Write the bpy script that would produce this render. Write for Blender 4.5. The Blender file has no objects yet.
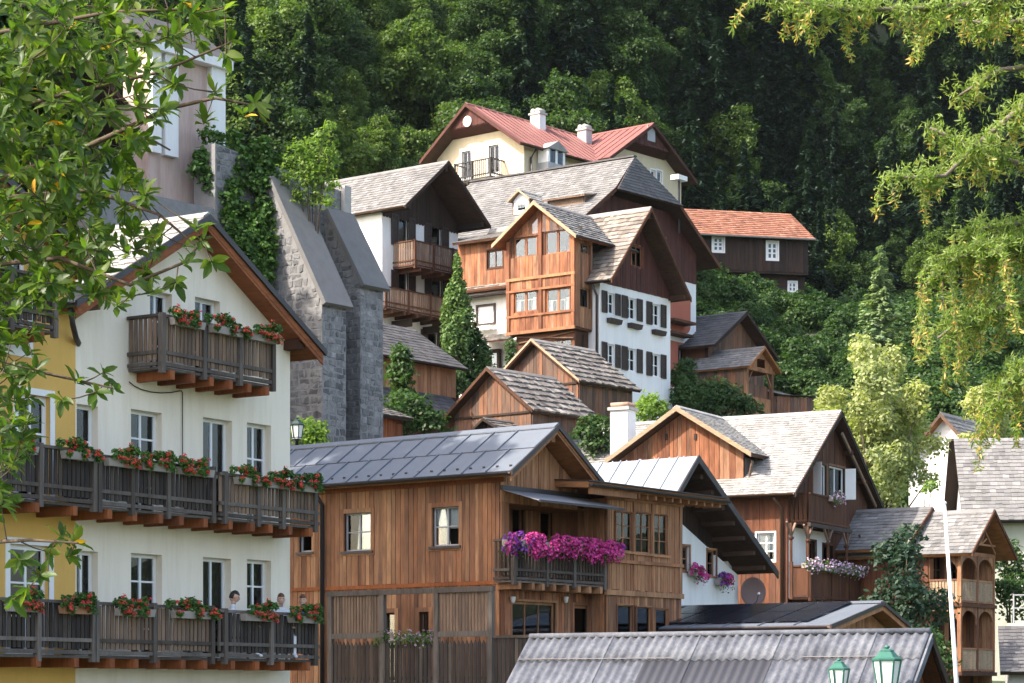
import bpy, bmesh, math, random
import numpy as np
from mathutils import Vector, Matrix
R = math.radians
random.seed(7)
rng = np.random.default_rng(7)
sc = bpy.context.scene
COL = sc.collection

# ---------------------------------------------------------------- camera
FPX, CX, HY = 2400.0, 512.0, 695.0       # focal length in pixels, principal column, eye-level row
CAM = Vector((0, 0, 4.0))
cam = bpy.data.cameras.new('camera'); cam.sensor_width = 36; cam.sensor_fit = 'HORIZONTAL'
cam.lens = 36 * FPX / 1024
cam.shift_y = (HY - 341.5) / 1024
cam.clip_start = 0.1; cam.clip_end = 2000
camo = bpy.data.objects.new('camera', cam); COL.objects.link(camo)
camo.location = CAM; camo.rotation_euler = (R(90), 0, 0)
sc.camera = camo

# ---------------------------------------------------------------- sky, sun, exposure
SUN_AZ = Vector((-0.90, -0.43)).normalized()
SUN_EL = 43.0
wd = bpy.data.worlds.new('World'); sc.world = wd; wd.use_nodes = True
nt = wd.node_tree
bg = nt.nodes['Background']; bg.inputs[1].default_value = 0.15
sky = nt.nodes.new('ShaderNodeTexSky'); sky.sky_type = 'NISHITA'; sky.sun_disc = False
sky.sun_elevation = R(SUN_EL); sky.sun_rotation = math.atan2(SUN_AZ.x, SUN_AZ.y)
sky.air_density = 1.0; sky.dust_density = 3.0; sky.ozone_density = 0.4
nt.links.new(sky.outputs[0], bg.inputs[0])
sun = bpy.data.lights.new('sun', 'SUN'); sun.energy = 2.5; sun.angle = R(0.6); sun.color = (1.0, 0.95, 0.87)
suno = bpy.data.objects.new('sun', sun); COL.objects.link(suno)
sd = Vector((SUN_AZ.x * math.cos(R(SUN_EL)), SUN_AZ.y * math.cos(R(SUN_EL)), math.sin(R(SUN_EL))))
suno.rotation_euler = sd.to_track_quat('Z', 'Y').to_euler(); suno.location = (-30, -10, 60)
vs = sc.view_settings
sc.display_settings.display_device = 'sRGB'
vs.view_transform = 'Standard'; vs.look = 'None'; vs.gamma = 1.0; vs.exposure = 1.82; vs.use_curve_mapping = False
vs.use_white_balance = True; vs.white_balance_temperature = 6850; vs.white_balance_tint = 12
sc.render.engine = 'CYCLES'

# ================================================================ helpers
def link(o, parent=None):
    COL.objects.link(o)
    if parent: o.parent = parent
    return o
def tag(o, label=None, cat=None, group=None, kind=None):
    if label: o['label'] = label
    if cat: o['category'] = cat
    if group: o['group'] = group
    if kind: o['kind'] = kind
    return o
def empty(name, loc, rz=0.0, label=None, cat=None, group=None):
    o = bpy.data.objects.new(name, None); link(o)
    o.location = loc; o.rotation_euler = (0, 0, rz); o.empty_display_size = 0.3
    return tag(o, label, cat, group)
def mesh_obj(name, me, mat, parent=None, smooth=False):
    if mat: me.materials.append(M[mat] if isinstance(mat, str) else mat)
    if smooth: me.polygons.foreach_set('use_smooth', [True] * len(me.polygons))
    return link(bpy.data.objects.new(name, me), parent)
def copy_tree(o, parent=None):
    c = o.copy(); link(c, parent)
    for ch in list(o.children): copy_tree(ch, c)
    return c

class MB:
    """collects shapes into one mesh"""
    def __init__(s): s.v = []; s.f = []
    def poly(s, pts, faces):
        n = len(s.v); s.v += [tuple(p) for p in pts]; s.f += [tuple(i + n for i in q) for q in faces]; return s
    def hexa(s, p):  # p: 4 bottom + 4 top corners, same winding
        return s.poly(p, [(0, 3, 2, 1), (4, 5, 6, 7), (0, 1, 5, 4), (1, 2, 6, 5), (2, 3, 7, 6), (3, 0, 4, 7)])
    def box(s, a, b):
        x0, x1 = sorted((a[0], b[0])); y0, y1 = sorted((a[1], b[1])); z0, z1 = sorted((a[2], b[2]))
        return s.hexa([(x0, y0, z0), (x1, y0, z0), (x1, y1, z0), (x0, y1, z0), (x0, y0, z1), (x1, y0, z1), (x1, y1, z1), (x0, y1, z1)])
    def bar(s, a, b, w, h=None, up=(0, 0, 1)):
        a = Vector(a); b = Vector(b); h = h or w; d = (b - a)
        if d.length < 1e-6: return s
        d.normalize(); up = Vector(up)
        if abs(d.dot(up)) > .95: up = Vector((1, 0, 0)) if abs(d.x) < .9 else Vector((0, 1, 0))
        x = d.cross(up).normalized() * (w / 2); y = x.cross(d).normalized() * (h / 2)
        return s.hexa([a - x - y, a + x - y, a + x + y, a - x + y, b - x - y, b + x - y, b + x + y, b - x + y])
    def tube(s, pts, rad, n=8, caps=True):
        pts = [Vector(p) for p in pts]; rads = rad if isinstance(rad, (list, tuple)) else [rad] * len(pts)
        base = len(s.v); k = len(pts)
        for i, p in enumerate(pts):
            d = (pts[min(i + 1, k - 1)] - pts[max(i - 1, 0)]).normalized()
            up = Vector((0, 0, 1)) if abs(d.z) < .9 else Vector((1, 0, 0))
            x = d.cross(up).normalized(); y = x.cross(d)
            for j in range(n):
                t = 2 * math.pi * j / n
                s.v.append(tuple(p + (x * math.cos(t) + y * math.sin(t)) * rads[i]))
        for i in range(k - 1):
            for j in range(n):
                a = base + i * n + j; b = base + i * n + (j + 1) % n
                s.f.append((a, b, b + n, a + n))
        if caps:
            s.f.append(tuple(base + j for j in range(n))[::-1]); s.f.append(tuple(base + (k - 1) * n + j for j in range(n)))
        return s
    def lathe(s, prof, c=(0, 0, 0), n=12):
        base = len(s.v); k = len(prof)
        for r, z in prof:
            for j in range(n):
                t = 2 * math.pi * (j + .5) / n
                s.v.append((c[0] + r * math.cos(t), c[1] + r * math.sin(t), c[2] + z))
        for i in range(k - 1):
            for j in range(n):
                a = base + i * n + j; b = base + i * n + (j + 1) % n
                s.f.append((a, b, b + n, a + n))
        s.f.append(tuple(base + j for j in range(n))[::-1]); s.f.append(tuple(base + (k - 1) * n + j for j in range(n)))
        return s
    def mesh(s, name):
        me = bpy.data.meshes.new(name); me.from_pydata(s.v, [], s.f); me.validate(); return me
    def build(s, name, mat, parent=None, smooth=False, fix=True):
        me = s.mesh(name)
        if fix:
            bm = bmesh.new(); bm.from_mesh(me); bmesh.ops.recalc_face_normals(bm, faces=bm.faces); bm.to_mesh(me); bm.free()
        return mesh_obj(name, me, mat, parent, smooth)

def np_mesh(name, V, Fq):
    """V (n,3), Fq (m,k) numpy -> mesh fast"""
    me = bpy.data.meshes.new(name)
    V = np.ascontiguousarray(V, dtype=np.float32); Fq = np.ascontiguousarray(Fq, dtype=np.int32)
    m, k = Fq.shape
    me.vertices.add(len(V)); me.vertices.foreach_set('co', V.ravel())
    me.loops.add(m * k); me.loops.foreach_set('vertex_index', Fq.ravel())
    me.polygons.add(m); me.polygons.foreach_set('loop_start', np.arange(0, m * k, k, dtype=np.int32))
    me.polygons.foreach_set('loop_total', np.full(m, k, dtype=np.int32))
    me.update(calc_edges=True); return me

_cube = {}
def piece(name, parent, c, size, mat, rot=None):
    """one small box-shaped piece; alike pieces share one unit-cube mesh"""
    me = _cube.get((name, mat))
    if me is None:
        me = MB().box((-.5, -.5, -.5), (.5, .5, .5)).mesh(name); me.materials.append(M[mat]); _cube[(name, mat)] = me
    o = link(bpy.data.objects.new(name, me), parent)
    o.location = c; o.scale = size
    if rot: o.rotation_euler = rot
    return o
def piece_box(name, parent, a, b, mat):
    return piece(name, parent, [(a[i] + b[i]) / 2 for i in range(3)], [max(abs(a[i] - b[i]), 1e-3) for i in range(3)], mat)

# ---------------------------------------------------------------- frames: a house has x across its front, y into its depth, z up
class Fr:
    def __init__(s, px, Y, deg, base=0.0):
        s.a = R(deg); s.O = Vector(((px - CX) / FPX * Y, Y, base))
        s.c = math.cos(s.a); s.s = math.sin(s.a)
    def loc(s, p): return Vector((p[0] * s.c + p[1] * s.s, -p[0] * s.s + p[1] * s.c, p[2]))
    def W(s, p): return s.O + Vector((p[0] * s.c - p[1] * s.s, p[0] * s.s + p[1] * s.c, p[2]))
    def ray(s, px, py): return s.loc(CAM - s.O), s.loc(Vector(((px - CX) / FPX, 1, (HY - py) / FPX)))
    def xz(s, px, py, y=0.0):
        o, d = s.ray(px, py); t = (y - o.y) / d.y; return o.x + t * d.x, o.z + t * d.z
    def yz(s, px, py, x=0.0):
        o, d = s.ray(px, py); t = (x - o.x) / d.x; return o.y + t * d.y, o.z + t * d.z

class Panel:
    """a wall face: s runs along it, d outward, z up"""
    def __init__(s, F, kind, c=0.0): s.F = F; s.k = kind; s.c0 = c
    def pix(s, px, py, d=0.0):
        if s.k == 'f': return s.F.xz(px, py, s.c0 - d)
        if s.k == 'l': return s.F.yz(px, py, s.c0 - d)
        if s.k == 'r': return s.F.yz(px, py, s.c0 + d)
    def S(s, px, d=0.0): return s.pix(px, 500, d)[0]
    def Z(s, px, py, d=0.0): return s.pix(px, py, d)[1]
    def rect(s, x0, y0, x1, y1, d=0.0):
        """pixel box -> (s0, s1, z0, z1), heights taken at its middle"""
        a = s.S(x0, d); b = s.S(x1, d); xm = (x0 + x1) / 2
        return (min(a, b), max(a, b), s.Z(xm, y1, d), s.Z(xm, y0, d))
    def m(s, q, d, z):
        if s.k == 'f': return (q, s.c0 - d, z)
        if s.k == 'b': return (q, s.c0 + d, z)
        if s.k == 'l': return (s.c0 - d, q, z)
        return (s.c0 + d, q, z)
    def yaw(s): return {'f': 0, 'b': math.pi, 'l': -math.pi / 2, 'r': math.pi / 2}[s.k]
    def world(s, q, d, z): return s.F.W(s.m(q, d, z))

def house(name, F, label, cat='house', group=None):
    return empty(name, F.O, F.a, label, cat, group)

def gable_top(xa, za, xr, zr, xb, zb):
    def t(x): return za + (zr - za) * (x - xa) / (xr - xa) if x <= xr else zr + (zb - zr) * (x - xr) / (xb - xr)
    t.breaks = [xr]; return t
def flat_top(z):
    t = lambda x: z
    t.breaks = []; return t
def _top(top): return flat_top(top) if not callable(top) else top
def _spans(s0, s1, z0, ops):
    """solid z-intervals of the column s0..s1; None = up to the top"""
    cut = sorted([(o[2], o[3]) for o in ops if o[0] < s1 - 1e-4 and o[1] > s0 + 1e-4]); res = []; z = z0
    for a, b in cut:
        if a > z + .01: res.append((z, a))
        z = max(z, b)
    res.append((z, None)); return res
def wall(root, P, s0, s1, z0, top, ops=(), th=.3, mat='stucco_white', name='wall', d0=0.0):
    top = _top(top); xs = sorted(set([s0, s1] + [x for o in ops for x in o[:2] if s0 < x < s1] + [b for b in top.breaks if s0 < b < s1]))
    mb = MB()
    for a, b in zip(xs[:-1], xs[1:]):
        if b - a < 1e-4: continue
        for za, zb in _spans(a, b, z0, ops):
            ta, tb = (top(a), top(b)) if zb is None else (zb, zb)
            if max(ta, tb) <= za + .005: continue
            ta = max(ta, za + .002); tb = max(tb, za + .002)
            mb.hexa([P.m(a, d0, za), P.m(b, d0, za), P.m(b, d0 - th, za), P.m(a, d0 - th, za), P.m(a, d0, ta), P.m(b, d0, tb), P.m(b, d0 - th, tb), P.m(a, d0 - th, ta)])
    return mb.build(name, mat, root)
def planks(root, P, s0, s1, z0, top, ops=(), bw=.2, mat='wood_warm', single=True, d0=0.0, th=.035, gap=.012, name='board', jit=.25):
    """vertical boards nailed on a wall, each with its own edges"""
    top = _top(top); s = s0; mb = MB()
    while s < s1 - .02:
        w = bw * (1 + random.uniform(-jit, jit)); e = min(s + w, s1)
        if s1 - e < bw * .35: e = s1
        a, b = s + gap / 2, e - gap / 2; t = th * random.uniform(.75, 1.25)
        parts = [(a, b)]
        for br in top.breaks:
            if a < br < b: parts = [(a, br - .002), (br + .002, b)]
        for a_, b_ in parts:
            # an opening that only grazes the board does not cut it
            near = [o for o in ops if min(b_, o[1]) - max(a_, o[0]) > .012]
            for za, zb in _spans(a_, b_, z0, near):
                sl = zb is None and abs(top(a_) - top(b_)) > .01
                ta, tb = (top(a_), top(b_)) if zb is None else (zb, zb)
                if min(ta, tb) - za < .03: continue
                zz = za + (random.uniform(-.015, .015) if za == z0 else 0)
                if single and not sl: piece_box(name, root, P.m(a_, d0, zz), P.m(b_, d0 + t, ta), mat)
                else:
                    q = MB() if single else mb
                    q.hexa([P.m(a_, d0, zz), P.m(b_, d0, zz), P.m(b_, d0 + t, zz), P.m(a_, d0 + t, zz), P.m(a_, d0, ta), P.m(b_, d0, tb), P.m(b_, d0 + t, tb), P.m(a_, d0 + t, ta)])
                    if single: q.build(name, mat, root)
        s = e
    if not single and mb.v: return tag(mb.build(name + 's', mat, root), kind='stuff')

def pbox(mb, P, s0, s1, d0, d1, z0, z1): mb.box(P.m(s0, d0, z0), P.m(s1, d1, z1)); return mb
def window(root, P, o, frame='paint_white', nx=2, nz=1, inset=.12, fw=.055, bar=.035, casing=None, cw=.09, sill=None, curtain=None, single=True, glass='glass', name='window', cas_d=.05):
    """window in the opening o=(s0,s1,z0,z1): frame, panes, casing, sill, curtain"""
    s0, s1, z0, z1 = o; mb = MB(); d = -inset
    pbox(mb, P, s0, s0 + fw, d - .06, d, z0, z1); pbox(mb, P, s1 - fw, s1, d - .06, d, z0, z1)
    pbox(mb, P, s0 + fw, s1 - fw, d - .06, d, z0, z0 + fw); pbox(mb, P, s0 + fw, s1 - fw, d - .06, d, z1 - fw, z1)
    for i in range(1, nx):
        x = s0 + fw + (s1 - s0 - 2 * fw) * i / nx; w_ = bar * (1.5 if (nx % 2 == 0 and i == nx // 2) else 1)
        pbox(mb, P, x - w_ / 2, x + w_ / 2, d - .05, d - .004, z0 + fw, z1 - fw)
    for i in range(1, nz):
        z = z0 + fw + (z1 - z0 - 2 * fw) * i / nz; pbox(mb, P, s0 + fw, s1 - fw, d - .045, d - .009, z - bar / 2, z + bar / 2)
    w = mb.build(name, frame, root)
    piece_box('room_blackout', w, P.m(s0 - .25, d - .62, z0 - .2), P.m(s1 + .25, d - .6, z1 + .2), 'interior_dark')  # dark sheet added close behind the glass to keep the opening black
    cx, cz = (nx, nz) if single else (1, 1)
    for i in range(cx):
        for j in range(cz):
            a = s0 + fw + (s1 - s0 - 2 * fw) * i / cx; b = s0 + fw + (s1 - s0 - 2 * fw) * (i + 1) / cx
            e = z0 + fw + (z1 - z0 - 2 * fw) * j / cz; g = z0 + fw + (z1 - z0 - 2 * fw) * (j + 1) / cz
            piece_box('pane', w, P.m(a, d - .034, e), P.m(b, d - .028, g), glass)
    if casing:
        mb = MB(); a, b = (s0 - cw, s1 + cw)
        pbox(mb, P, a, s0, -.02, cas_d, z0 - cw, z1 + cw); pbox(mb, P, s1, b, -.02, cas_d, z0 - cw, z1 + cw)
        pbox(mb, P, s0, s1, -.02, cas_d, z1, z1 + cw); pbox(mb, P, s0, s1, -.02, cas_d, z0 - cw, z0)
        mb.build('casing', casing, w)
    if sill:
        piece_box('sill', w, P.m(s0 - .08, -.1, z0 - .07), P.m(s1 + .08, .1, z0 - .005), sill)
    if curtain:
        spans = curtain if isinstance(curtain, list) else [(0, 1, 0, 1)]
        for c in spans:
            mb = MB(); a = s0 + (s1 - s0) * c[0]; b = s0 + (s1 - s0) * c[1]; e = z0 + (z1 - z0) * c[2]; g = z0 + (z1 - z0) * c[3]
            n = max(4, int((b - a) / .05)); pts = []
            for i in range(n + 1):
                x = a + (b - a) * i / n; dd = d - .09 + .018 * math.sin(i * 2.4 + a * 7)
                pts += [P.m(x, dd, e), P.m(x, dd, g)]
            mb.poly(pts, [(2 * i, 2 * i + 2, 2 * i + 3, 2 * i + 1) for i in range(n)])
            mb.build('curtain', 'curtain', w, smooth=True)
    return w
def shutter(root, P, s0, s1, z0, z1, mat='shutter_brown', d=.03):
    mb = MB(); f = .07
    pbox(mb, P, s0, s0 + f, d, d + .045, z0, z1); pbox(mb, P, s1 - f, s1, d, d + .045, z0, z1)
    for z in (z0, (z0 + z1) / 2 - f / 2, z1 - f): pbox(mb, P, s0 + f, s1 - f, d, d + .045, z, z + f)
    n = max(3, int((z1 - z0) / .075))
    for i in range(n):
        z = z0 + (z1 - z0) * (i + .5) / n; pbox(mb, P, s0 + f, s1 - f, d + .006, d + .03, z - .022, z + .022)
    pbox(mb, P, s0 + f * .5, s1 - f * .5, d, d + .008, z0 + f * .5, z1 - f * .5)
    return mb.build('shutter', mat, root)

# ---------------------------------------------------------------- roofs
def slab(root, q, th, mat, name='roof'):
    """q: eave0, eave1, ridge1, ridge0 (top surface); thickness th downward"""
    q = [Vector(p) for p in q]; n = (q[1] - q[0]).cross(q[3] - q[0]).normalized()
    if n.z < 0: n = -n
    lo = [p - n * th for p in q]
    return MB().hexa([*lo, *q]).build(name, mat, root)
def _bil(q, s, t): return q[0] * (1 - s) * (1 - t) + q[1] * s * (1 - t) + q[2] * s * t + q[3] * (1 - s) * t
def shingles(parent, q, course=.2, width=.16, mat='shingle_grey', th=.018, jit=.35, name='shingles', lift=.004, rough=.012):
    q = [np.array(p, float) for p in q]; n = np.cross(q[1] - q[0], q[3] - q[0]); n /= np.linalg.norm(n)
    if n[2] < 0: n = -n
    hgt = (np.linalg.norm(q[3] - q[0]) + np.linalg.norm(q[2] - q[1])) / 2; rows = max(2, int(round(hgt / course)))
    V = []; F = []; k = 0
    for r in range(rows):
        t0 = r / rows; t1 = min(1, (r + 1.12) / rows)
        a0 = _bil(q, 0, t0); a1 = _bil(q, 1, t0); L = np.linalg.norm(a1 - a0)
        if L < .05: continue
        x = -random.random() * width * .5
        while x < L:
            w = width * random.uniform(1 - jit, 1 + jit); u0 = max(0, x) / L; u1 = min(L, x + w - .006) / L; x += w
            if u1 - u0 < .01 / L: continue
            dz = random.uniform(0, rough); dt = random.uniform(-.12, .06) / rows if r else random.uniform(-.1, 0) / rows
            p = [_bil(q, u0, t0 + dt), _bil(q, u1, t0 + dt + random.uniform(-.05, .05) / rows), _bil(q, u1, t1), _bil(q, u0, t1)]
            up = n * (th + lift + dz)
            V += [p[0] + n * lift, p[1] + n * lift, p[0] + up, p[1] + up, p[2] + n * lift, p[3] + n * lift]
            F += [(2, 3, 4, 5), (0, 1, 3, 2), (0, 2, 5, 0), (1, 4, 3, 1)]; k += 1
    V = np.array(V)
    quads = []; me = bpy.data.meshes.new(name)
    fs = []
    for i in range(k):
        b = i * 6; fs += [(b + 2, b + 3, b + 4, b + 5), (b, b + 1, b + 3, b + 2), (b, b + 2, b + 5), (b + 1, b + 4, b + 3)]
    me.from_pydata([tuple(v) for v in V], [], fs)
    return tag(mesh_obj(name, me, mat, parent), kind='stuff')
def panels_roof(parent, q, nx, nz, mat, seam=.03, th=.02, stag=.5, name='roof_panel', jit=0.0):
    """sheet-metal roof: each sheet a piece of its own with folded edges"""
    qv = [np.array(p, float) for p in q]; n = np.cross(qv[1] - qv[0], qv[3] - qv[0]); n /= np.linalg.norm(n)
    if n[2] < 0: n = -n
    L = np.linalg.norm(qv[1] - qv[0]); Hh = np.linalg.norm(qv[3] - qv[0])
    for j in range(nz):
        xs = [0] + [(i + (stag if j % 2 else 0)) / nx for i in range(1, nx + (0 if not (j % 2) else 0))] + [1]
        xs = [x for x in xs if x <= 1]
        for a, b in zip(xs[:-1], xs[1:]):
            t0, t1 = j / nz, (j + 1) / nz; g = .012
            c = [_bil(qv, a + g / L, t0 + .0), _bil(qv, b - g / L, t0), _bil(qv, b - g / L, t1 - .01 / Hh), _bil(qv, a + g / L, t1 - .01 / Hh)]
            lf = [.03, .03, .008, .008]
            jj = [random.uniform(0, jit) for _ in range(4)]
            mb = MB(); lo = [c[i] + n * .004 for i in range(4)]; hi = [c[i] + n * (lf[i] + jj[i]) for i in range(4)]
            mb.hexa([*lo, *hi])
            # standing seam along its right edge
            e = seam / L
            if b < .999:
                s0, s1 = _bil(qv, b - e * .5, t0), _bil(qv, b + e * .5, t0); s2, s3 = _bil(qv, b + e * .5, t1), _bil(qv, b - e * .5, t1)
                mb.hexa([s0 + n * .006, s1 + n * .006, s2 + n * .006, s3 + n * .006, s0 + n * (.065), s1 + n * .065, s2 + n * .05, s3 + n * .05])
            mb.build(name, mat, parent)
def verge(root, x0, z0, x1, z1, y, h=.2, th=.05, mat='wood_dark', name='bargeboard', drop=.0):
    """board along a roof edge in the plane y"""
    MB().hexa([(x0, y - th, z0 - h + drop), (x1, y - th, z1 - h + drop), (x1, y, z1 - h + drop), (x0, y, z0 - h + drop), (x0, y - th, z0 + drop), (x1, y - th, z1 + drop), (x1, y, z1 + drop), (x0, y, z0 + drop)]).build(name, mat, root)
def gutter(root, a, b, r=.07, mat='metal_dark', name='gutter'):
    a = Vector(a); b = Vector(b); d = (b - a).normalized(); x = d.cross(Vector((0, 0, 1))).normalized(); mb = MB(); n = 7; pts = []
    for p in (a, b):
        for rr in (r, r * .82):
            for i in range(n):
                t = math.pi * i / (n - 1); pts.append(p + x * math.cos(t) * rr - Vector((0, 0, 1)) * math.sin(t) * rr)
    f = []
    for i in range(n - 1):
        f += [(i, i + 1, 2 * n + i + 1, 2 * n + i), (n + i + 1, n + i, 3 * n + i, 3 * n + i + 1), (i, n + i, n + i + 1, i + 1), (2 * n + i, 2 * n + i + 1, 3 * n + i + 1, 3 * n + i)]
    f += [(0, 2 * n, 3 * n, n), (n - 1, 2 * n - 1, 4 * n - 1, 3 * n - 1)]
    return mb.poly(pts, f).build(name, mat, root)
def gable_roof(root, xa, za, xr, zr, xb, zb, y0, y1, th=.16, soffit='wood_soffit', style='shingle', mat='shingle_grey', barge='wood_dark', bh=.2, ridge=True, rz_mat=None, kw=None, gut=None, sides='lr', back_verge=False):
    """two slopes meeting at the ridge x=xr that runs from y0 (front verge) to y1"""
    kw = kw or {}; out = []
    for sd_, xe, ze in (('l', xa, za), ('r', xb, zb)):
        q = [(xe, y0, ze), (xe, y1, ze), (xr, y1, zr), (xr, y0, zr)]
        if sd_ == 'r': q = [q[1], q[0], q[3], q[2]]
        r = slab(root, q, th, soffit, 'roof'); out.append((r, q))
        if sd_ in sides:
            if style == 'shingle': shingles(r, q, mat=mat, **kw)
            elif style == 'metal': panels_roof(r, q, mat=mat, **kw)
            elif style == 'tile': shingles(r, q, mat=mat, name='tiles', **kw)
        else:
            slab(r, [Vector(p) + Vector((0, 0, .03)) for p in q], .028, mat, 'covering')
        if barge: verge(root, xe, ze + .03, xr, zr + .03, y0 - .002, h=bh, mat=barge)
        if gut:
            xo = xe - .05 if sd_ == 'l' else xe + .05
            gutter(root, (xo, y0 + .03, ze - .01), (xo, y1, ze - .01), mat=gut)
    if ridge:
        mb = MB(); w = .16
        sl = (zr - za) / (xr - xa); sr = (zr - zb) / (xb - xr)
        for sgn, k in ((-1, sl), (1, sr)):
            mb.hexa([(xr, y0 - .01, zr + .035), (xr + sgn * w, y0 - .01, zr + .035 - w * k), (xr + sgn * w, y1, zr + .035 - w * k), (xr, y1, zr + .035), (xr, y0 - .01, zr + .075), (xr + sgn * w, y0 - .01, zr + .07 - w * k), (xr + sgn * w, y1, zr + .07 - w * k), (xr, y1, zr + .075)])
        mb.build('ridge_cap', rz_mat or mat, root)
    return out

# ---------------------------------------------------------------- balcony railing of boards
def balcony(root, P, s0, s1, d, z, h=1.0, posts=(), pitch=.115, sw=.085, mat='wood_grey', smat='wood_grey', floor=True, sides=(True, False), joists=0, jmat='wood_red', single=True, gapz=.12, midrail=True, name='balcony', pat=None, d_in=0.0, low=True):
    b = MB()
    if floor: pbox(b, P, s0, s1, d_in + .01, d, z - .05, z)
    else: pbox(b, P, s0, s1, d - .04, d, z - .03, z)
    B = b.build(name, mat, root)
    def run(fn, a, e):
        # rails
        n = max(1, int(round((e - a) / pitch)));  jm = MB()
        for i in range(n):
            c = a + (e - a) * (i + .5) / n; w = sw * random.uniform(.85, 1.12); zt = z + h - .04 + random.uniform(-.012, .012); zb = z + gapz + random.uniform(-.012, .012)
            p0, p1 = fn(c - w / 2, -.012, zb), fn(c + w / 2, .012, zt)
            if single: piece_box('slat', B, p0, p1, smat)
            else: jm.box(p0, p1)
        if not single and jm.v: tag(jm.build('slats', smat, B), kind='stuff')
        piece_box('rail', B, fn(a, -.055, z + h - .04), fn(e, .055, z + h + .015), mat)
        if midrail: piece_box('rail', B, fn(a, -.03, z + .24), fn(e, .05, z + .31), mat)
        if low: piece_box('rail', B, fn(a, -.03, z + .02), fn(e, .045, z + .09), mat)
    run(lambda q, dd, zz: P.m(q, d + dd, zz), s0, s1)
    for k, sx in enumerate((s0, s1)):
        if sides[k]: run(lambda q, dd, zz, sx=sx, k=k: P.m(sx + (-dd if k == 0 else dd), q, zz), d_in + .02, d - .06)
    for p in posts: piece_box('post', B, P.m(p - .05, d - .05, z - .12), P.m(p + .05, d + .065, z + h + .04), mat)
    for i in range(joists):
        c = s0 + (s1 - s0) * (i + .5) / joists; c += random.uniform(-.05, .05)
        piece_box('joist', B, P.m(c - .06, -.05, z - .22), P.m(c + .06, d + .06, z - .052), jmat)
    return B

# ================================================================ materials
M = {}
def _new(name):
    m = bpy.data.materials.new(name); m.use_nodes = True; n = m.node_tree; b = n.nodes['Principled BSDF']; M[name] = m; return m, n, b
def N(nt, typ, **kw):
    n = nt.nodes.new('ShaderNode' + typ)
    for k, v in kw.items(): setattr(n, k, v)
    return n
def mix(nt, blend, fac, a, b):
    n = N(nt, 'Mix', data_type='RGBA', blend_type=blend); n.clamp_result = False
    for s, v in ((n.inputs[0], fac), (n.inputs[6], a), (n.inputs[7], b)):
        if hasattr(v, 'is_output'): nt.links.new(v, s)
        else: s.default_value = v if isinstance(v, (int, float)) else (*v, 1)
    return n.outputs[2]
def mth(nt, op, a, b=0.0):
    n = N(nt, 'Math', operation=op)
    for s, v in ((n.inputs[0], a), (n.inputs[1], b)):
        if hasattr(v, 'is_output'): nt.links.new(v, s)
        else: s.default_value = v
    return n.outputs[0]
def pos(nt, scale=(1, 1, 1), offs=None):
    g = N(nt, 'NewGeometry'); mp = N(nt, 'Mapping'); mp.inputs['Scale'].default_value = scale; nt.links.new(g.outputs['Position'], mp.inputs[0])
    if offs is not None: nt.links.new(offs, mp.inputs['Location'])
    return mp.outputs[0]
def noise(nt, vec, scale, det=4, rough=.6):
    n = N(nt, 'TexNoise'); n.inputs['Scale'].default_value = scale; n.inputs['Detail'].default_value = det; n.inputs['Roughness'].default_value = rough
    nt.links.new(vec, n.inputs['Vector']); return n.outputs['Fac']
def ramp(nt, fac, stops):
    r = N(nt, 'ValToRGB'); nt.links.new(fac, r.inputs[0]); e = r.color_ramp.elements
    while len(e) < len(stops): e.new(.5)
    for i, (p, c) in enumerate(stops): e[i].position = p; e[i].color = (*c, 1) if len(c) == 3 else c
    return r.outputs[0]
def bump(nt, b, h, st=.3, dist=.02):
    n = N(nt, 'Bump'); n.inputs['Strength'].default_value = st; n.inputs['Distance'].default_value = dist; nt.links.new(h, n.inputs['Height']); nt.links.new(n.outputs[0], b.inputs['Normal'])
def rnd(nt):
    """one random number per piece: object and, inside joined meshes, island"""
    oi = N(nt, 'ObjectInfo'); g = N(nt, 'NewGeometry')
    return mth(nt, 'FRACT', mth(nt, 'ADD', oi.outputs['Random'], g.outputs['Random Per Island']))

def wood(name, cols, grey=.0, rough=.75, vert=True, stain=.5, greycol=(.22, .2, .18)):
    m, nt, b = _new(name); r = rnd(nt)
    base = ramp(nt, r, [(i / (len(cols) - 1), c) for i, c in enumerate(cols)])
    cv = N(nt, 'CombineXYZ'); nt.links.new(mth(nt, 'MULTIPLY', r, 37.0), cv.inputs[0]); nt.links.new(mth(nt, 'MULTIPLY', r, 11.0), cv.inputs[2])
    sc_ = (1, 1, .09) if vert else (.12, .12, 1)
    g1 = noise(nt, pos(nt, sc_, cv.outputs[0]), 22, 5, .65)
    col = mix(nt, 'MULTIPLY', .75, base, ramp(nt, g1, [(.25, (.35, .33, .32)), (.55, (1, 1, 1)), (.8, (1.25, 1.2, 1.15))]))
    g2 = noise(nt, pos(nt, (1, 1, .35), cv.outputs[0]), 1.6, 3, .6)
    col = mix(nt, 'MULTIPLY', stain, col, ramp(nt, g2, [(.3, (.4, .36, .34)), (.6, (1.1, 1.08, 1.05))]))
    if grey: col = mix(nt, 'MIX', mth(nt, 'MULTIPLY', mth(nt, 'MULTIPLY', noise(nt, pos(nt, (1, 1, .15)), 3.5, 4), 1.7), grey), col, greycol)
    nt.links.new(col, b.inputs['Base Color']); b.inputs['Roughness'].default_value = rough; b.inputs['Specular IOR Level'].default_value = .25
    bump(nt, b, g1, .5, .006); return m
wood('wood_warm', [(.29, .116, .05), (.40, .18, .082), (.19, .076, .038), (.47, .245, .122), (.34, .14, .06)], grey=.12, stain=.85)
wood('wood_pale', [(.40, .18, .08), (.47, .235, .115), (.31, .13, .058)], grey=.08, stain=.6)
wood('wood_red', [(.23, .07, .026), (.32, .10, .034), (.19, .058, .024)], stain=.5)
wood('wood_orange', [(.28, .11, .055), (.37, .155, .078), (.18, .07, .038), (.36, .195, .115)], stain=.9)
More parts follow.
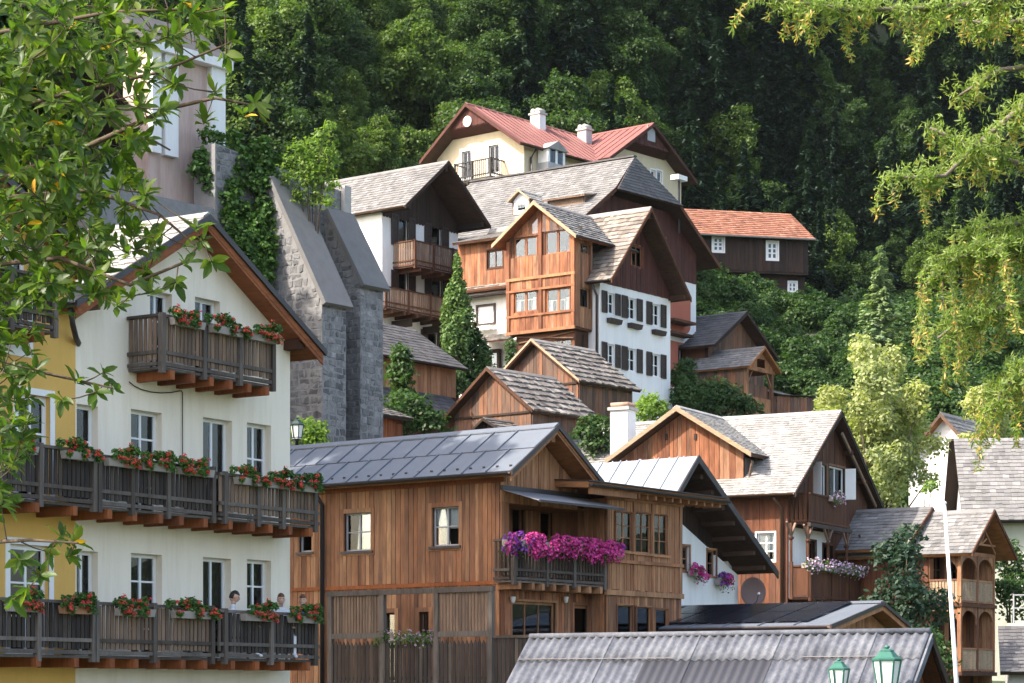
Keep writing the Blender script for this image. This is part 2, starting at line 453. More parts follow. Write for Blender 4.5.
wood('wood_barn', [(.17, .065, .032), (.26, .105, .045), (.075, .038, .026), (.2, .105, .06)], grey=.2, stain=1.0)
wood('wood_umber', [(.16, .06, .032), (.21, .08, .04), (.115, .046, .028), (.18, .085, .05)], stain=.7)
wood('wood_brown', [(.085, .036, .02), (.12, .05, .026), (.065, .03, .018)], stain=.5)
wood('wood_dark', [(.035, .022, .018), (.05, .03, .022), (.026, .018, .015)], stain=.4)
wood('wood_maroon', [(.085, .03, .024), (.10, .036, .028), (.07, .026, .022)], stain=.4)
wood('wood_grey', [(.10, .085, .075), (.15, .13, .115), (.075, .06, .052), (.2, .17, .15)], stain=.5)
wood('wood_slat', [(.18, .11, .072), (.26, .165, .11), (.115, .074, .052), (.3, .2, .135)], grey=.15, stain=.6)
wood('wood_slat_dark', [(.045, .038, .035), (.07, .055, .048), (.033, .028, .026), (.11, .09, .075)], stain=.5)
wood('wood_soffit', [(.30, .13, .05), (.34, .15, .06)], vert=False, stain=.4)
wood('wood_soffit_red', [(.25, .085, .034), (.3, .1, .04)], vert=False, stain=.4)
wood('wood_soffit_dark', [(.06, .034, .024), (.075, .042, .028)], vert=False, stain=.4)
wood('wood_verge', [(.42, .28, .16), (.48, .34, .21)], vert=False, grey=.3, stain=.4)

def stucco(name, c, var=.08, dirt=.25, dirtcol=(.45, .42, .38), rough=.9):
    m, nt, b = _new(name); n1 = noise(nt, pos(nt), .9, 5, .6); n2 = noise(nt, pos(nt, (1, 1, .1)), 2.6, 6, .75)
    c2 = tuple(x * (1 - var) for x in c)
    col = mix(nt, 'MIX', n1, c, c2)
    col = mix(nt, 'MULTIPLY', dirt, col, ramp(nt, n2, [(.25, dirtcol), (.55, (1, 1, 1))]))
    nt.links.new(col, b.inputs['Base Color']); b.inputs['Roughness'].default_value = rough; b.inputs['Specular IOR Level'].default_value = .15
    bump(nt, b, noise(nt, pos(nt), 45, 3), .25, .01)
stucco('stucco_cream', (.88, .79, .655), .06, .42, (.66, .61, .54))
stucco('stucco_ochre', (.74, .45, .13), .1, .2)
stucco('stucco_white', (.80, .80, .79), .05, .25)
stucco('stucco_yellow', (.66, .56, .39), .08, .25)
stucco('stucco_pink', (.45, .15, .10), .1, .3)
stucco('stucco_oldpink', (.62, .47, .41), .3, .7, (.6, .5, .46))
stucco('stucco_green', (.55, .56, .45), .08, .25)
stucco('stucco_grey', (.42, .42, .42), .1, .4)

def plain(name, c, rough=.6, metal=0.0, var=.25, spec=.4, sc_=4.0):
    m, nt, b = _new(name); n1 = noise(nt, pos(nt), sc_, 4, .65)
    col = mix(nt, 'MIX', n1, tuple(x * (1 + var) for x in c), tuple(x * (1 - var) for x in c))
    nt.links.new(col, b.inputs['Base Color']); b.inputs['Metallic'].default_value = metal; b.inputs['Specular IOR Level'].default_value = spec
    nt.links.new(mth(nt, 'ADD', mth(nt, 'MULTIPLY', n1, .2), rough - .1), b.inputs['Roughness'])
    return m, nt, b
plain('paint_white', (.78, .78, .77), .45, var=.04)
plain('paint_grey', (.35, .35, .36), .5, var=.1)
plain('metal_dark', (.045, .04, .045), .42, .3)
plain('metal_brown', (.10, .055, .035), .42, .3)
plain('iron_black', (.02, .02, .022), .5)
plain('shutter_brown', (.038, .024, .02), .6)
plain('shutter_green', (.03, .06, .05), .6)
plain('curtain', (.8, .8, .82), .9, var=.06)
plain('awning_cloth', (.22, .22, .24), .8, var=.12)
plain('concrete_cap', (.15, .148, .145), .85, var=.25, sc_=2.5)
plain('stone_pale', (.4, .38, .35), .85)
plain('clay', (.42, .27, .19), .8)
plain('plastic_white', (.75, .75, .73), .4, var=.05)
plain('dish_brown', (.16, .10, .095), .5, var=.1)
plain('verdigris', (.04, .145, .11), .55, .2, var=.25)
plain('lamp_glass', (.72, .74, .70), .25, var=.06)
plain('solar_cell', (.012, .014, .024), .12, .0, var=.3, spec=.6)
plain('box_planter', (.32, .28, .25), .7)
plain('planter_clay', (.4, .2, .11), .75)
plain('skin', (.55, .32, .23), .55, var=.06, sc_=20)
plain('hair_dark', (.018, .014, .012), .5)
plain('hair_brown', (.10, .045, .022), .5)
plain('shirt_light', (.62, .62, .64), .85, var=.05)
plain('shirt_blue', (.06, .10, .2), .85, var=.05)
plain('petal_red', (.55, .018, .014), .6, var=.3, sc_=14)
plain('bark', (.09, .065, .045), .9, var=.4, sc_=9)
plain('bark_grey', (.16, .13, .105), .9, var=.4, sc_=9)
plain('interior_dark', (.03, .025, .022), .9)  # near black, the dark of unlit rooms and holes put into the colour
plain('rust', (.16, .07, .035), .8)
def petal(name, cols):
    m, nt, b = _new(name); col = ramp(nt, rnd(nt), [(i / (len(cols) - 1), c) for i, c in enumerate(cols)])
    nt.links.new(col, b.inputs['Base Color']); b.inputs['Roughness'].default_value = .6
petal('petal_magenta', [(.46, .008, .17), (.62, .03, .25), (.36, .008, .15), (.7, .12, .36)])
petal('petal_violet', [(.11, .012, .20), (.2, .02, .3), (.08, .01, .12)])
petal('petal_pink', [(.5, .15, .38), (.62, .45, .6), (.7, .62, .68), (.4, .06, .28)])
petal('petal_geranium', [(.66, .03, .015), (.5, .014, .016), (.7, .07, .04), (.62, .03, .05)])
petal('petal_yellow', [(.75, .45, .05), (.8, .6, .1)])

def glass(name, tint=(.9, .93, .93), refl=.01):
    m, nt, b = _new(name); nt.nodes.remove(b); out = nt.nodes['Material Output']
    t = N(nt, 'BsdfTransparent'); t.inputs[0].default_value = (*tint, 1); g = N(nt, 'BsdfGlossy'); g.inputs['Roughness'].default_value = .004; g.inputs[0].default_value = (.7, .75, .8, 1)
    fr = N(nt, 'Fresnel'); fr.inputs[0].default_value = 1.5; mx = N(nt, 'MixShader')
    nt.links.new(mth(nt, 'ADD', mth(nt, 'MULTIPLY', fr.outputs[0], 1.0), refl), mx.inputs[0])
    nt.links.new(t.outputs[0], mx.inputs[1]); nt.links.new(g.outputs[0], mx.inputs[2]); nt.links.new(mx.outputs[0], out.inputs[0])
glass('glass')

def shingle_mat(name, cols, moss=0.0, rough=.8, spec=.35):
    m, nt, b = _new(name); r = rnd(nt); col = ramp(nt, r, [(i / (len(cols) - 1), c) for i, c in enumerate(cols)])
    n1 = noise(nt, pos(nt), 1.3, 5, .65); col = mix(nt, 'MULTIPLY', .55, col, ramp(nt, n1, [(.3, (.5, .48, .46)), (.62, (1.12, 1.1, 1.08))]))
    n3 = noise(nt, pos(nt), 25, 3); col = mix(nt, 'MULTIPLY', .4, col, ramp(nt, n3, [(.3, (.55, .55, .55)), (.6, (1.1, 1.1, 1.1))]))
    if moss: col = mix(nt, 'MIX', mth(nt, 'MULTIPLY', ramp(nt, noise(nt, pos(nt), 2.4, 6, .75), [(.56, (0, 0, 0)), (.66, (1, 1, 1))]), moss), col, (.11, .115, .055))
    nt.links.new(col, b.inputs['Base Color']); b.inputs['Roughness'].default_value = rough; b.inputs['Specular IOR Level'].default_value = spec
    bump(nt, b, n3, .3, .006)
shingle_mat('shingle_grey', [(.17, .169, .167), (.22, .217, .213), (.135, .135, .135), (.27, .266, .262)], moss=.25)
shingle_mat('shingle_pale', [(.29, .283, .272), (.37, .36, .345), (.23, .226, .22), (.43, .42, .405)], moss=.35)
shingle_mat('shingle_dark', [(.075, .072, .075), (.10, .097, .1), (.06, .058, .06), (.13, .125, .125)])
shingle_mat('shingle_slate', [(.10, .098, .10), (.13, .128, .13), (.085, .083, .088)])
shingle_mat('shingle_brown', [(.19, .16, .135), (.27, .24, .205), (.13, .11, .095), (.33, .3, .265)], moss=.1)
shingle_mat('shingle_wood', [(.13, .115, .105), (.22, .2, .185), (.085, .075, .07), (.32, .3, .28)], moss=.15)
shingle_mat('tile_orange', [(.26, .11, .068), (.33, .145, .092), (.2, .085, .055), (.37, .19, .13)])
shingle_mat('tile_rose', [(.32, .09, .07), (.26, .07, .06), (.38, .14, .11)])
plain('metal_roof', (.15, .17, .2), .5, .12, var=.14, sc_=1.6)
plain('metal_roof_light', (.36, .39, .42), .38, .35, var=.1, sc_=1.5)
plain('metal_red', (.25, .105, .092), .5, .1, var=.35, sc_=.9)
def fibre():
    m, nt, b = _new('fibre_cement'); n1 = noise(nt, pos(nt), 2.2, 6, .75); n2 = noise(nt, pos(nt), 14, 5, .7)
    col = ramp(nt, n1, [(.25, (.05, .056, .072)), (.5, (.108, .118, .14)), (.75, (.185, .196, .215))])
    col = mix(nt, 'MULTIPLY', .8, col, ramp(nt, n2, [(.3, (.55, .55, .57)), (.6, (1.05, 1.05, 1.05))]))
    nt.links.new(col, b.inputs['Base Color']); b.inputs['Roughness'].default_value = .85; bump(nt, b, n2, .4, .01)
fibre()
plain('fibre_dark', (.05, .052, .062), .6, .1, var=.12)
def stone():
    m, nt, b = _new('stone'); r = rnd(nt)
    col = ramp(nt, r, [(0, (.16, .159, .16)), (.35, (.23, .228, .227)), (.7, (.3, .294, .288)), (1, (.13, .129, .13))])
    n1 = noise(nt, pos(nt), 3.2, 6, .7); col = mix(nt, 'MULTIPLY', .8, col, ramp(nt, n1, [(.3, (.45, .45, .46)), (.6, (1.15, 1.15, 1.15))]))
    n2 = noise(nt, pos(nt, (1, 1, .2)), 1.1, 5, .7); col = mix(nt, 'MULTIPLY', .7, col, ramp(nt, n2, [(.35, (.42, .42, .44)), (.6, (1.1, 1.1, 1.1))]))
    nt.links.new(col, b.inputs['Base Color']); b.inputs['Roughness'].default_value = .95; bump(nt, b, noise(nt, pos(nt), 12, 6, .7), .8, .03)
stone()
plain('mortar', (.22, .217, .213), .95, var=.35, sc_=6)

def leafmat(name, cols, trans=.35, rough=.5, spec=.3, sss=None, hue=None):
    m, nt, b = _new(name); r = rnd(nt); out = nt.nodes['Material Output']
    col = ramp(nt, r, [(i / (len(cols) - 1), c) for i, c in enumerate(cols)])
    n1 = noise(nt, pos(nt), .28, 2, .5); col = mix(nt, 'MULTIPLY', .6, col, ramp(nt, n1, [(.35, (.72, .78, .8)), (.65, (1.3, 1.22, .95))]))
    nt.links.new(col, b.inputs['Base Color']); b.inputs['Roughness'].default_value = rough; b.inputs['Specular IOR Level'].default_value = spec
    t = N(nt, 'BsdfTranslucent'); nt.links.new(mix(nt, 'MULTIPLY', 1.0, col, (1.5, 1.7, .7)), t.inputs[0])
    mx = N(nt, 'MixShader'); mx.inputs[0].default_value = trans; nt.links.new(b.outputs[0], mx.inputs[1]); nt.links.new(t.outputs[0], mx.inputs[2]); nt.links.new(mx.outputs[0], out.inputs[0])
leafmat('leaf_forest', [(.03, .062, .02), (.045, .09, .026), (.062, .115, .03), (.036, .074, .03)], trans=.4)
leafmat('leaf_forest_light', [(.06, .11, .026), (.09, .15, .034), (.115, .18, .04), (.075, .125, .036)], trans=.42)
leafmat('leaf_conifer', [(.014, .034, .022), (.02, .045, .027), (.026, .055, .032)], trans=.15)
leafmat('leaf_magnolia', [(.048, .098, .016), (.075, .135, .022), (.036, .076, .016), (.145, .2, .034)], trans=.5, rough=.42, spec=.35)
leafmat('leaf_yellow', [(.62, .3, .02), (.7, .42, .04)], trans=.3)
leafmat('leaf_light', [(.25, .285, .12), (.33, .36, .16), (.4, .42, .22), (.18, .22, .09)], trans=.4)
leafmat('leaf_bright', [(.15, .24, .05), (.21, .31, .07), (.11, .19, .042)], trans=.45)
leafmat('leaf_bush', [(.03, .07, .02), (.05, .10, .03), (.04, .085, .022)], trans=.35)
leafmat('leaf_ivy', [(.045, .11, .022), (.065, .145, .03), (.09, .18, .04)], trans=.3)
leafmat('leaf_thuja', [(.09, .16, .045), (.12, .2, .055), (.065, .12, .04)], trans=.2)
leafmat('leaf_larch', [(.18, .26, .07), (.25, .32, .09), (.13, .21, .06), (.3, .33, .11)], trans=.45)
leafmat('leaf_larch_tip', [(.5, .36, .11), (.55, .4, .14), (.4, .25, .08)], trans=.35)
leafmat('leaf_spruce', [(.22, .30, .17), (.28, .36, .2), (.17, .25, .15)], trans=.3)
leafmat('leaf_dark', [(.018, .045, .03), (.026, .06, .036), (.035, .07, .035)], trans=.25)  # dark bluish green leaf colour
leafmat('leaf_flower', [(.06, .14, .03), (.085, .18, .04), (.045, .11, .025)], trans=.3)
def groundmat():
    m, nt, b = _new('ground'); n1 = noise(nt, pos(nt), .12, 6, .65); n2 = noise(nt, pos(nt), 1.4, 5, .7)
    col = ramp(nt, n1, [(.35, (.03, .055, .018)), (.55, (.055, .075, .03)), (.75, (.11, .10, .075))]); col = mix(nt, 'MULTIPLY', .6, col, ramp(nt, n2, [(.3, (.4, .4, .4)), (.7, (1.2, 1.2, 1.2))]))
    nt.links.new(col, b.inputs['Base Color']); b.inputs['Roughness'].default_value = .95; bump(nt, b, n2, .6, .2)
groundmat()
plain('rock', (.3, .29, .28), .95, var=.4, sc_=.8)

# ================================================================ terrain and vegetation
def sstep(x, a, b):
    t = np.clip((np.asarray(x, float) - a) / (b - a), 0, 1); return t * t * (3 - 2 * t)
HB = ([0, 40, 58, 70, 88, 97, 108, 120, 132, 160, 176, 200, 208, 226, 250, 300, 400], [0, 0, .5, 2, 4.5, 9, 14, 17.5, 20, 30, 35, 56, 64, 112, 175, 270, 380])  # steepened above the view, unseen, to throw shade on the right forest
def terrain(X, Y):
    X = np.asarray(X, float); Y = np.asarray(Y, float)
    sh = sstep(X, 2, 34) * 34 * sstep(Y, 160, 195) - sstep(-X, 2, 26) * 20 * sstep(Y, 118, 160)
    sh = sh + sstep(X, 12, 17) * 20 * sstep(Y, 70, 84) * (1 - sstep(Y, 124, 165))
    z = np.interp(Y - sh, *HB)
    w = sstep(Y, 125, 190)
    z = z + w * (2.2 * np.sin(X * .11 + Y * .05) + 1.6 * np.sin(X * .23 - Y * .13 + 1.3) + .9 * np.sin(X * .5 + Y * .41))
    return z
def build_terrain():
    xs = np.concatenate([np.linspace(-420, -90, 12), np.linspace(-84, 84, 113), np.linspace(90, 420, 12)])
    ys = np.concatenate([np.linspace(-60, 30, 10), np.linspace(34, 300, 150), np.linspace(310, 620, 16)])
    X, Y = np.meshgrid(xs, ys); Z = terrain(X, Y); nx = len(xs)
    V = np.stack([X.ravel(), Y.ravel(), Z.ravel()], 1)
    i, j = np.meshgrid(np.arange(nx - 1), np.arange(len(ys) - 1)); a = (j * nx + i).ravel()
    me = np_mesh('ground', V, np.stack([a, a + 1, a + nx + 1, a + nx], 1))
    tag(mesh_obj('ground', me, 'ground', None, True), kind='structure')
build_terrain()

def unit(v): return v / (np.linalg.norm(v, axis=-1, keepdims=True) + 1e-9)
def leaf_quads(C, Nrm, L, W, g=None, D=None):
    """rhombic leaves at C facing roughly Nrm; D optional direction of the leaf's length"""
    g = g or rng; n = len(C)
    t = unit(g.normal(size=(n, 3))) if D is None else unit(D)
    u = unit(t - Nrm * np.sum(t * Nrm, 1, keepdims=True)); v = np.cross(Nrm, u)
    L = np.broadcast_to(np.asarray(L, float), (n,))[:, None]; W = np.broadcast_to(np.asarray(W, float), (n,))[:, None]
    V = np.stack([C - u * L / 2, C + v * W / 2, C + u * L / 2, C - v * W / 2], 1).reshape(-1, 3)
    return V, np.arange(4 * n).reshape(n, 4)
def blob_leaves(blobs, n, L, W, up=.45, g=None, shell=.35, flat=1.0):
    """leaves spread over uneven clumps; blobs: (cx,cy,cz,r)"""
    g = g or rng; B = np.asarray(blobs, float); p = B[:, 3] ** 2; p /= p.sum(); k = g.choice(len(B), n, p=p)
    d = unit(g.normal(size=(n, 3))); d[:, 2] = np.where((d[:, 2] < -.2) & (g.random(n) < .6), -d[:, 2], d[:, 2])
    wob = 1 + .22 * np.sin(d[:, 0] * 5 + k) * np.sin(d[:, 1] * 6 + k * 2.1) + .15 * np.sin(d[:, 2] * 9 + k * .7)
    rr = B[k, 3] * (1 - shell * g.random(n) ** 1.6) * wob
    C = B[k, :3] + d * rr[:, None] * np.array([1, 1, flat])
    nr = unit(d * .7 + g.normal(size=(n, 3)) * .55 + np.array([0, 0, up]))
    s = g.uniform(.65, 1.3, n)
    return leaf_quads(C, nr, L * s, W * s, g)
def crown_blobs(n, rx, rz, cz, r0, r1, g, low=.0, taper=.25):
    out = []
    for _ in range(n):
        d = unit(g.normal(size=3)); q = g.random() ** .45
        z = d[2] * rz * q; k = 1 - taper * max(0, z / rz)
        out.append((d[0] * rx * q * k, d[1] * rx * q * k, cz + z, g.uniform(r0, r1)))
    return out
def conifer_leaves(h, r, n, g, droop=.35, L=.4, W=.14, z0=.08, tiers=None, lift=0.0):
    """whorls of boughs: leaves lie along boughs that sweep out from the stem"""
    nb = tiers or int(h * 9); zb = h * (z0 + (1 - z0) * g.random(nb) ** 1.15); ang = g.random(nb) * 6.283
    k = g.integers(0, nb, n); t = g.random(n) ** .7
    zz = zb[k]; rad = r * (1 - zz / h) ** .85 + .12
    rad = rad * (.75 + .35 * np.sin(ang[k] * 3 + zz * 2.2)); q = t * rad
    a = ang[k] + g.normal(size=n) * .16 * (1.2 - t)
    C = np.stack([np.cos(a) * q, np.sin(a) * q, zz - droop * q * (t) + lift * q + g.normal(size=n) * .05 * h / 6], 1)
    D = np.stack([np.cos(a), np.sin(a), -droop * np.ones(n)], 1) + g.normal(size=(n, 3)) * .35
    nr = unit(np.stack([np.cos(a) * .3, np.sin(a) * .3, np.ones(n)], 1) + g.normal(size=(n, 3)) * .35)
    s = g.uniform(.7, 1.3, n); return leaf_quads(C, nr, L * s, W * s, g, D)

def forest():
    kinds = bpy.data.collections.new('forest_kinds')
    def proto(i, V, F, mat, trunk):
        me = np_mesh('forest_kind', V, F); me.materials.append(M[mat])
        o = bpy.data.objects.new('forest_tree_%02d' % i, me); kinds.objects.link(o)
    g = np.random.default_rng(3)
    for i in range(5):
        rx = g.uniform(2.3, 3.3); rz = g.uniform(3.4, 5.2); cz = rz + 1.4
        bl = crown_blobs(52, rx, rz, cz, .4, 1.15, g, taper=g.uniform(.1, .6)); e = g.uniform(.75, 1.25); ln = g.normal() * .12
        bl = [(x * e + ln * z, y / e, z, r) for x, y, z, r in bl]
        V, F = blob_leaves(bl, 21000, .24, .16, g=g, shell=.8)
        proto(i, V, F, 'leaf_forest_light' if i in (1, 3) else 'leaf_forest', None)
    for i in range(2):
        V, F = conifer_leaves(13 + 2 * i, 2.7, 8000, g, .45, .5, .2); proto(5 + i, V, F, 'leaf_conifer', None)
    pts = []; idx = []; rot = []; scl = []
    tries = 0
    cell = {}
    while len(pts) < 1500 and tries < 60000:
        tries += 1
        Y = g.uniform(136, 300); X = g.uniform(-.25 * Y - 8, .25 * Y + 8)
        sh = float(sstep(X, 2, 34) * 30 - sstep(-X, 2, 26) * 24)
        y0 = 174 + sh
        if Y < y0 + g.uniform(-3, 3) or Y > 262 + sh: continue
        # keep clear of the houses on the slope
        if -14 < X < 14 and Y < 166: continue
        if 8 < X < 26 and Y < 180: continue
        key = (int(X // 3.4), int(Y // 3.4))
        if any((key[0] + a, key[1] + b) in cell and (cell[(key[0] + a, key[1] + b)][0] - X) ** 2 + (cell[(key[0] + a, key[1] + b)][1] - Y) ** 2 < 2.7 ** 2 for a in (-1, 0, 1) for b in (-1, 0, 1)): continue
        # bare rock shows here and there
        if g.random() < .04: continue
        cell[key] = (X, Y); z = float(terrain(X, Y)); s = g.uniform(.5, 1.2)
        con = g.random() < (.78 if X > 14 else .4 if X > 3 else .05)  # conifers raised towards the right, their dark colour standing in for mountain shade
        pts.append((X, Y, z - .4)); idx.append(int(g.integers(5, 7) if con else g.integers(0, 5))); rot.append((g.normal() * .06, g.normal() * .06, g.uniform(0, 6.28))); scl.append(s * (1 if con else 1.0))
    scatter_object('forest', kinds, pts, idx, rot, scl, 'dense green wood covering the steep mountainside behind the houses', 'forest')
def scatter_object(name, kinds, pts, idx, rot, scl, label, cat):
    me = bpy.data.meshes.new(name); me.from_pydata(pts, [], [])
    for nm, ty, dat in (('kind_index', 'INT', idx), ('size', 'FLOAT', scl)):
        at = me.attributes.new(nm, ty, 'POINT'); at.data.foreach_set('value', dat)
    at = me.attributes.new('turn', 'FLOAT_VECTOR', 'POINT'); at.data.foreach_set('vector', np.array(rot, np.float32).ravel())
    o = link(bpy.data.objects.new(name, me)); tag(o, kind='stuff', label=label, cat=cat)
    ng = bpy.data.node_groups.new(name, 'GeometryNodeTree')
    ng.interface.new_socket('Geometry', in_out='INPUT', socket_type='NodeSocketGeometry'); ng.interface.new_socket('Geometry', in_out='OUTPUT', socket_type='NodeSocketGeometry')
    n = ng.nodes; gi = n.new('NodeGroupInput'); go = n.new('NodeGroupOutput')
    ci = n.new('GeometryNodeCollectionInfo'); ci.inputs['Collection'].default_value = kinds; ci.inputs['Separate Children'].default_value = True; ci.inputs['Reset Children'].default_value = True
    ip = n.new('GeometryNodeInstanceOnPoints'); ip.inputs['Pick Instance'].default_value = True
    def attr(nm, ty):
        a = n.new('GeometryNodeInputNamedAttribute'); a.data_type = ty; a.inputs['Name'].default_value = nm; return [s for s in a.outputs if s.enabled][0]
    ng.links.new(gi.outputs[0], ip.inputs['Points']); ng.links.new(ci.outputs[0], ip.inputs['Instance'])
    ng.links.new(attr('kind_index', 'INT'), ip.inputs['Instance Index']); ng.links.new(attr('turn', 'FLOAT_VECTOR'), ip.inputs['Rotation']); ng.links.new(attr('size', 'FLOAT'), ip.inputs['Scale'])
    ng.links.new(ip.outputs[0], go.inputs[0])
    md = o.modifiers.new(name, 'NODES'); md.node_group = ng
def slope_bushes():
    kinds = bpy.data.collections.new('bush_kinds'); g = np.random.default_rng(5)
    for i in range(4):
        bl = crown_blobs(12, .95, .8, .85, .4, .75, g); V, F = blob_leaves(bl, 3200, .2, .14, g=g, shell=.5); me = np_mesh('bush_kind', V, F); me.materials.append(M['leaf_bush'])
        kinds.objects.link(bpy.data.objects.new('bush_%02d' % i, me))
    pts = []; idx = []; rot = []; scl = []
    for _ in range(8200):
        X = g.uniform(-60, 62); Y = g.uniform(112, 212)
        if abs(X) > .24 * Y + 6: continue
        if X < 9.5 and (Y < 150 or -9 < X): continue
        if X < -8 and Y < 128: continue
        if 8 < X < 17 and 112 < Y < 135: continue
        if 9 < X < 22.5 and 164 < Y < 173: continue
        if X > 18 and Y < 128 and g.random() < .5: continue
        z = float(terrain(X, Y)); pts.append((X, Y, z - .25)); idx.append(int(g.integers(0, 4))); rot.append((0, 0, g.uniform(0, 6.28))); s_ = g.uniform(.6, 1.5)
        if 9 < X < 24 and Y < 163: s_ *= .85
        scl.append(s_)
    scatter_object('slope_bushes', kinds, pts, idx, rot, scl, 'mixed green bushes covering the steep slope between houses and forest', 'bushes')
slope_bushes()
forest()

def at(px, py, Y): return Vector(((px - CX) / FPX * Y, Y, CAM.z + (HY - py) / FPX * Y))
def broad_tree(name, label, px, Y, ytop, xw, mat, cat='tree', nblob=26, n=6000, L=.2, W=.12, seed=1, base=None, trunk_r=.14, rr=(.5, .9), bark='bark', low=.3, gapy=None, group=None, shell=.45, up=.45, lean=0.0):
    g = np.random.default_rng(seed); b = at(px, 600, Y); b.z = float(terrain(b.x, Y)) - .3 if base is None else base
    top = at(px, ytop, Y).z; h = top - b.z; rx = xw / 2 / FPX * Y
    t = empty(name, b, 0, label, cat, group)
    cz = h * (low + (1 - low) / 2); rz = h * (1 - low) / 2
    bl = crown_blobs(nblob, max(rx - rr[0], .2), max(rz - rr[0], .2), cz, rr[0], rr[1], g)
    bl = [(x + lean * z, y, z, r) for x, y, z, r in bl]
    V, F = blob_leaves(bl, n, L, W, g=g, shell=shell, up=up)
    me = np_mesh('crown', V, F); mesh_obj('crown', me, mat, t)
    mb = MB(); mb.tube([(0, 0, 0), (lean * h * .3 + .05, .03, h * .3), (lean * h * .55, 0, h * .55), (lean * h * .85, .05, h * .85)], [trunk_r, trunk_r * .8, trunk_r * .55, trunk_r * .15], 8)
    for x, y, z, r in bl[:14]:
        z1 = z * g.uniform(.45, .7); mb.tube([(lean * z1, 0, z1), (x * .5 + lean * z * .2, y * .5, (z + z1) / 2 + .1), (x, y, z)], [trunk_r * .4, trunk_r * .25, trunk_r * .08], 5)
    mb.build('trunk', bark, t, True)
    return t
def conifer(name, label, px, Y, ytop, ybot, xw, mat, n=5000, seed=2, droop=.3, L=.25, W=.09, lift=0.0, tiers=None, group=None, z0=.04):
    g = np.random.default_rng(seed); p = at(px, ybot, Y); h = at(px, ytop, Y).z - p.z; r = xw / 2 / FPX * Y
    t = empty(name, p, 0, label, 'tree', group)
    V, F = conifer_leaves(h, r, n, g, droop, L, W, z0, tiers, lift); mesh_obj('crown', np_mesh('crown', V, F), mat, t)
    MB().tube([(0, 0, -2.0), (0, 0, h * .5), (0, 0, h * .97)], [.12, .07, .015], 7).build('trunk', 'bark', t, True)
    return t
def shrub(name, label, blobs, mat, n, L=.16, W=.1, seed=1, cat='shrub', group=None, stem=True, shell=.5, sr=.05):
    """blobs given as (px, py, Y, radius in m)"""
    g = np.random.default_rng(seed); pts = [(at(a, b, c), r) for a, b, c, r in blobs]
    base = sum((p for p, r in pts), Vector()) / len(pts); base.z = min(p.z - r for p, r in pts)
    t = empty(name, base, 0, label, cat, group); bl = [(*(p - base), r) for p, r in pts]
    V, F = blob_leaves(bl, n, L, W, g=g, shell=shell); mesh_obj('foliage', np_mesh('foliage', V, F), mat, t)
    if stem:
        mb = MB()
        for x, y, z, r in bl[:8]: mb.tube([(x * .25, y * .25, -.8), (x * .6, y * .6, z * .5), (x, y, z)], [sr, sr * .7, sr * .2], 5)
        mb.build('stem', 'bark', t, True)
    return t

# ================================================================ houses near the water
def adopt(tmp, Ft, root, F):
    """hand the pieces built in another frame over to root"""
    rel = (Matrix.Translation(F.O) @ Matrix.Rotation(F.a, 4, 'Z')).inverted() @ (Matrix.Translation(Ft.O) @ Matrix.Rotation(Ft.a, 4, 'Z'))
    for o in [o for o in COL.objects if o.parent == tmp]:
        o.parent = root; o.matrix_basis = rel @ o.matrix_basis
    bpy.data.objects.remove(tmp)
def close_box(root, F, x0, x1, y0, y1, z0, z1, mat, sides='lrb', th=.25):
    if 'l' in sides: wall(root, Panel(F, 'l', x0), y0, y1, z0, z1, mat=mat, th=th)
    if 'r' in sides: wall(root, Panel(F, 'r', x1), y0, y1, z0, z1, mat=mat, th=th)
    if 'b' in sides: wall(root, Panel(F, 'b', y1), x0, x1, z0, z1, mat=mat, th=th)
def downpipe(root, pts, r=.05, mat='metal_dark'): MB().tube(pts, r, 8).build('downpipe', mat, root, True)

# ---------------------------------------------------------------- flowers
def flower_meshes(kind, seed, L=.8):
    g = np.random.default_rng(seed)
    nb = 9; bl = [(g.uniform(-L / 2, L / 2), g.uniform(-.06, .05), g.uniform(.05, .16), g.uniform(.07, .12)) for _ in range(nb)]
    bl += [(g.uniform(-L / 2, L / 2), -.11, g.uniform(-.10, .04), g.uniform(.05, .09)) for _ in range(8)]
    V, F = blob_leaves(bl, 800, .06, .055, g=g, shell=.5); fol = np_mesh('foliage', V, F); fol.materials.append(M['leaf_flower'])
    C = []; Nn = []
    m = 22 if kind == 'geranium' else 60
    for _ in range(m):
        b = bl[g.integers(0, len(bl))]; d = unit(g.normal(size=3)); d[1] = -abs(d[1]); d[2] = abs(d[2]) * .8 if g.random() < .75 else d[2]
        c = np.array(b[:3]) + unit(d) * b[3] * g.uniform(.9, 1.35)
        k = 18 if kind == 'geranium' else 4; rr = .034 if kind == 'geranium' else .03
        for _ in range(k):
            dd = unit(g.normal(size=3)); C.append(c + dd * rr); Nn.append(unit(dd + np.array([0, -.5, .2])))
    s = .026 if kind == 'geranium' else .05
    V, F = leaf_quads(np.array(C), np.array(Nn), s, s * .9, g); bls = np_mesh('blossoms', V, F)
    return fol, bls
_fb = {}
def flower_box(loc, rz, length, label, group=None, kind='geranium', mat='petal_geranium', box='box_planter', var=0, show_box=True):
    key = (kind, mat, var)
    if key not in _fb:
        fol, bls = flower_meshes(kind, 40 + var * 7 + len(_fb)); bls.materials.append(M[mat]); _fb[key] = (fol, bls)
    t = empty('flower_box', loc, rz, label, 'flower box', group); s = length / .8
    fo = link(bpy.data.objects.new('foliage', _fb[key][0]), t); fo.scale = (s, 1.05, 1.05); b = link(bpy.data.objects.new('blossoms', _fb[key][1]), t); b.scale = (s, 1.05, 1.05)
    mb = MB(); l = length / 2
    l *= .86; mb.hexa([(-l + .02, -.05, -.13), (l - .02, -.05, -.13), (l - .02, .07, -.13), (-l + .02, .07, -.13), (-l, -.07, .01), (l, -.07, .01), (l, .08, .01), (-l, .08, .01)])
    mb.build('planter', box, t); return t

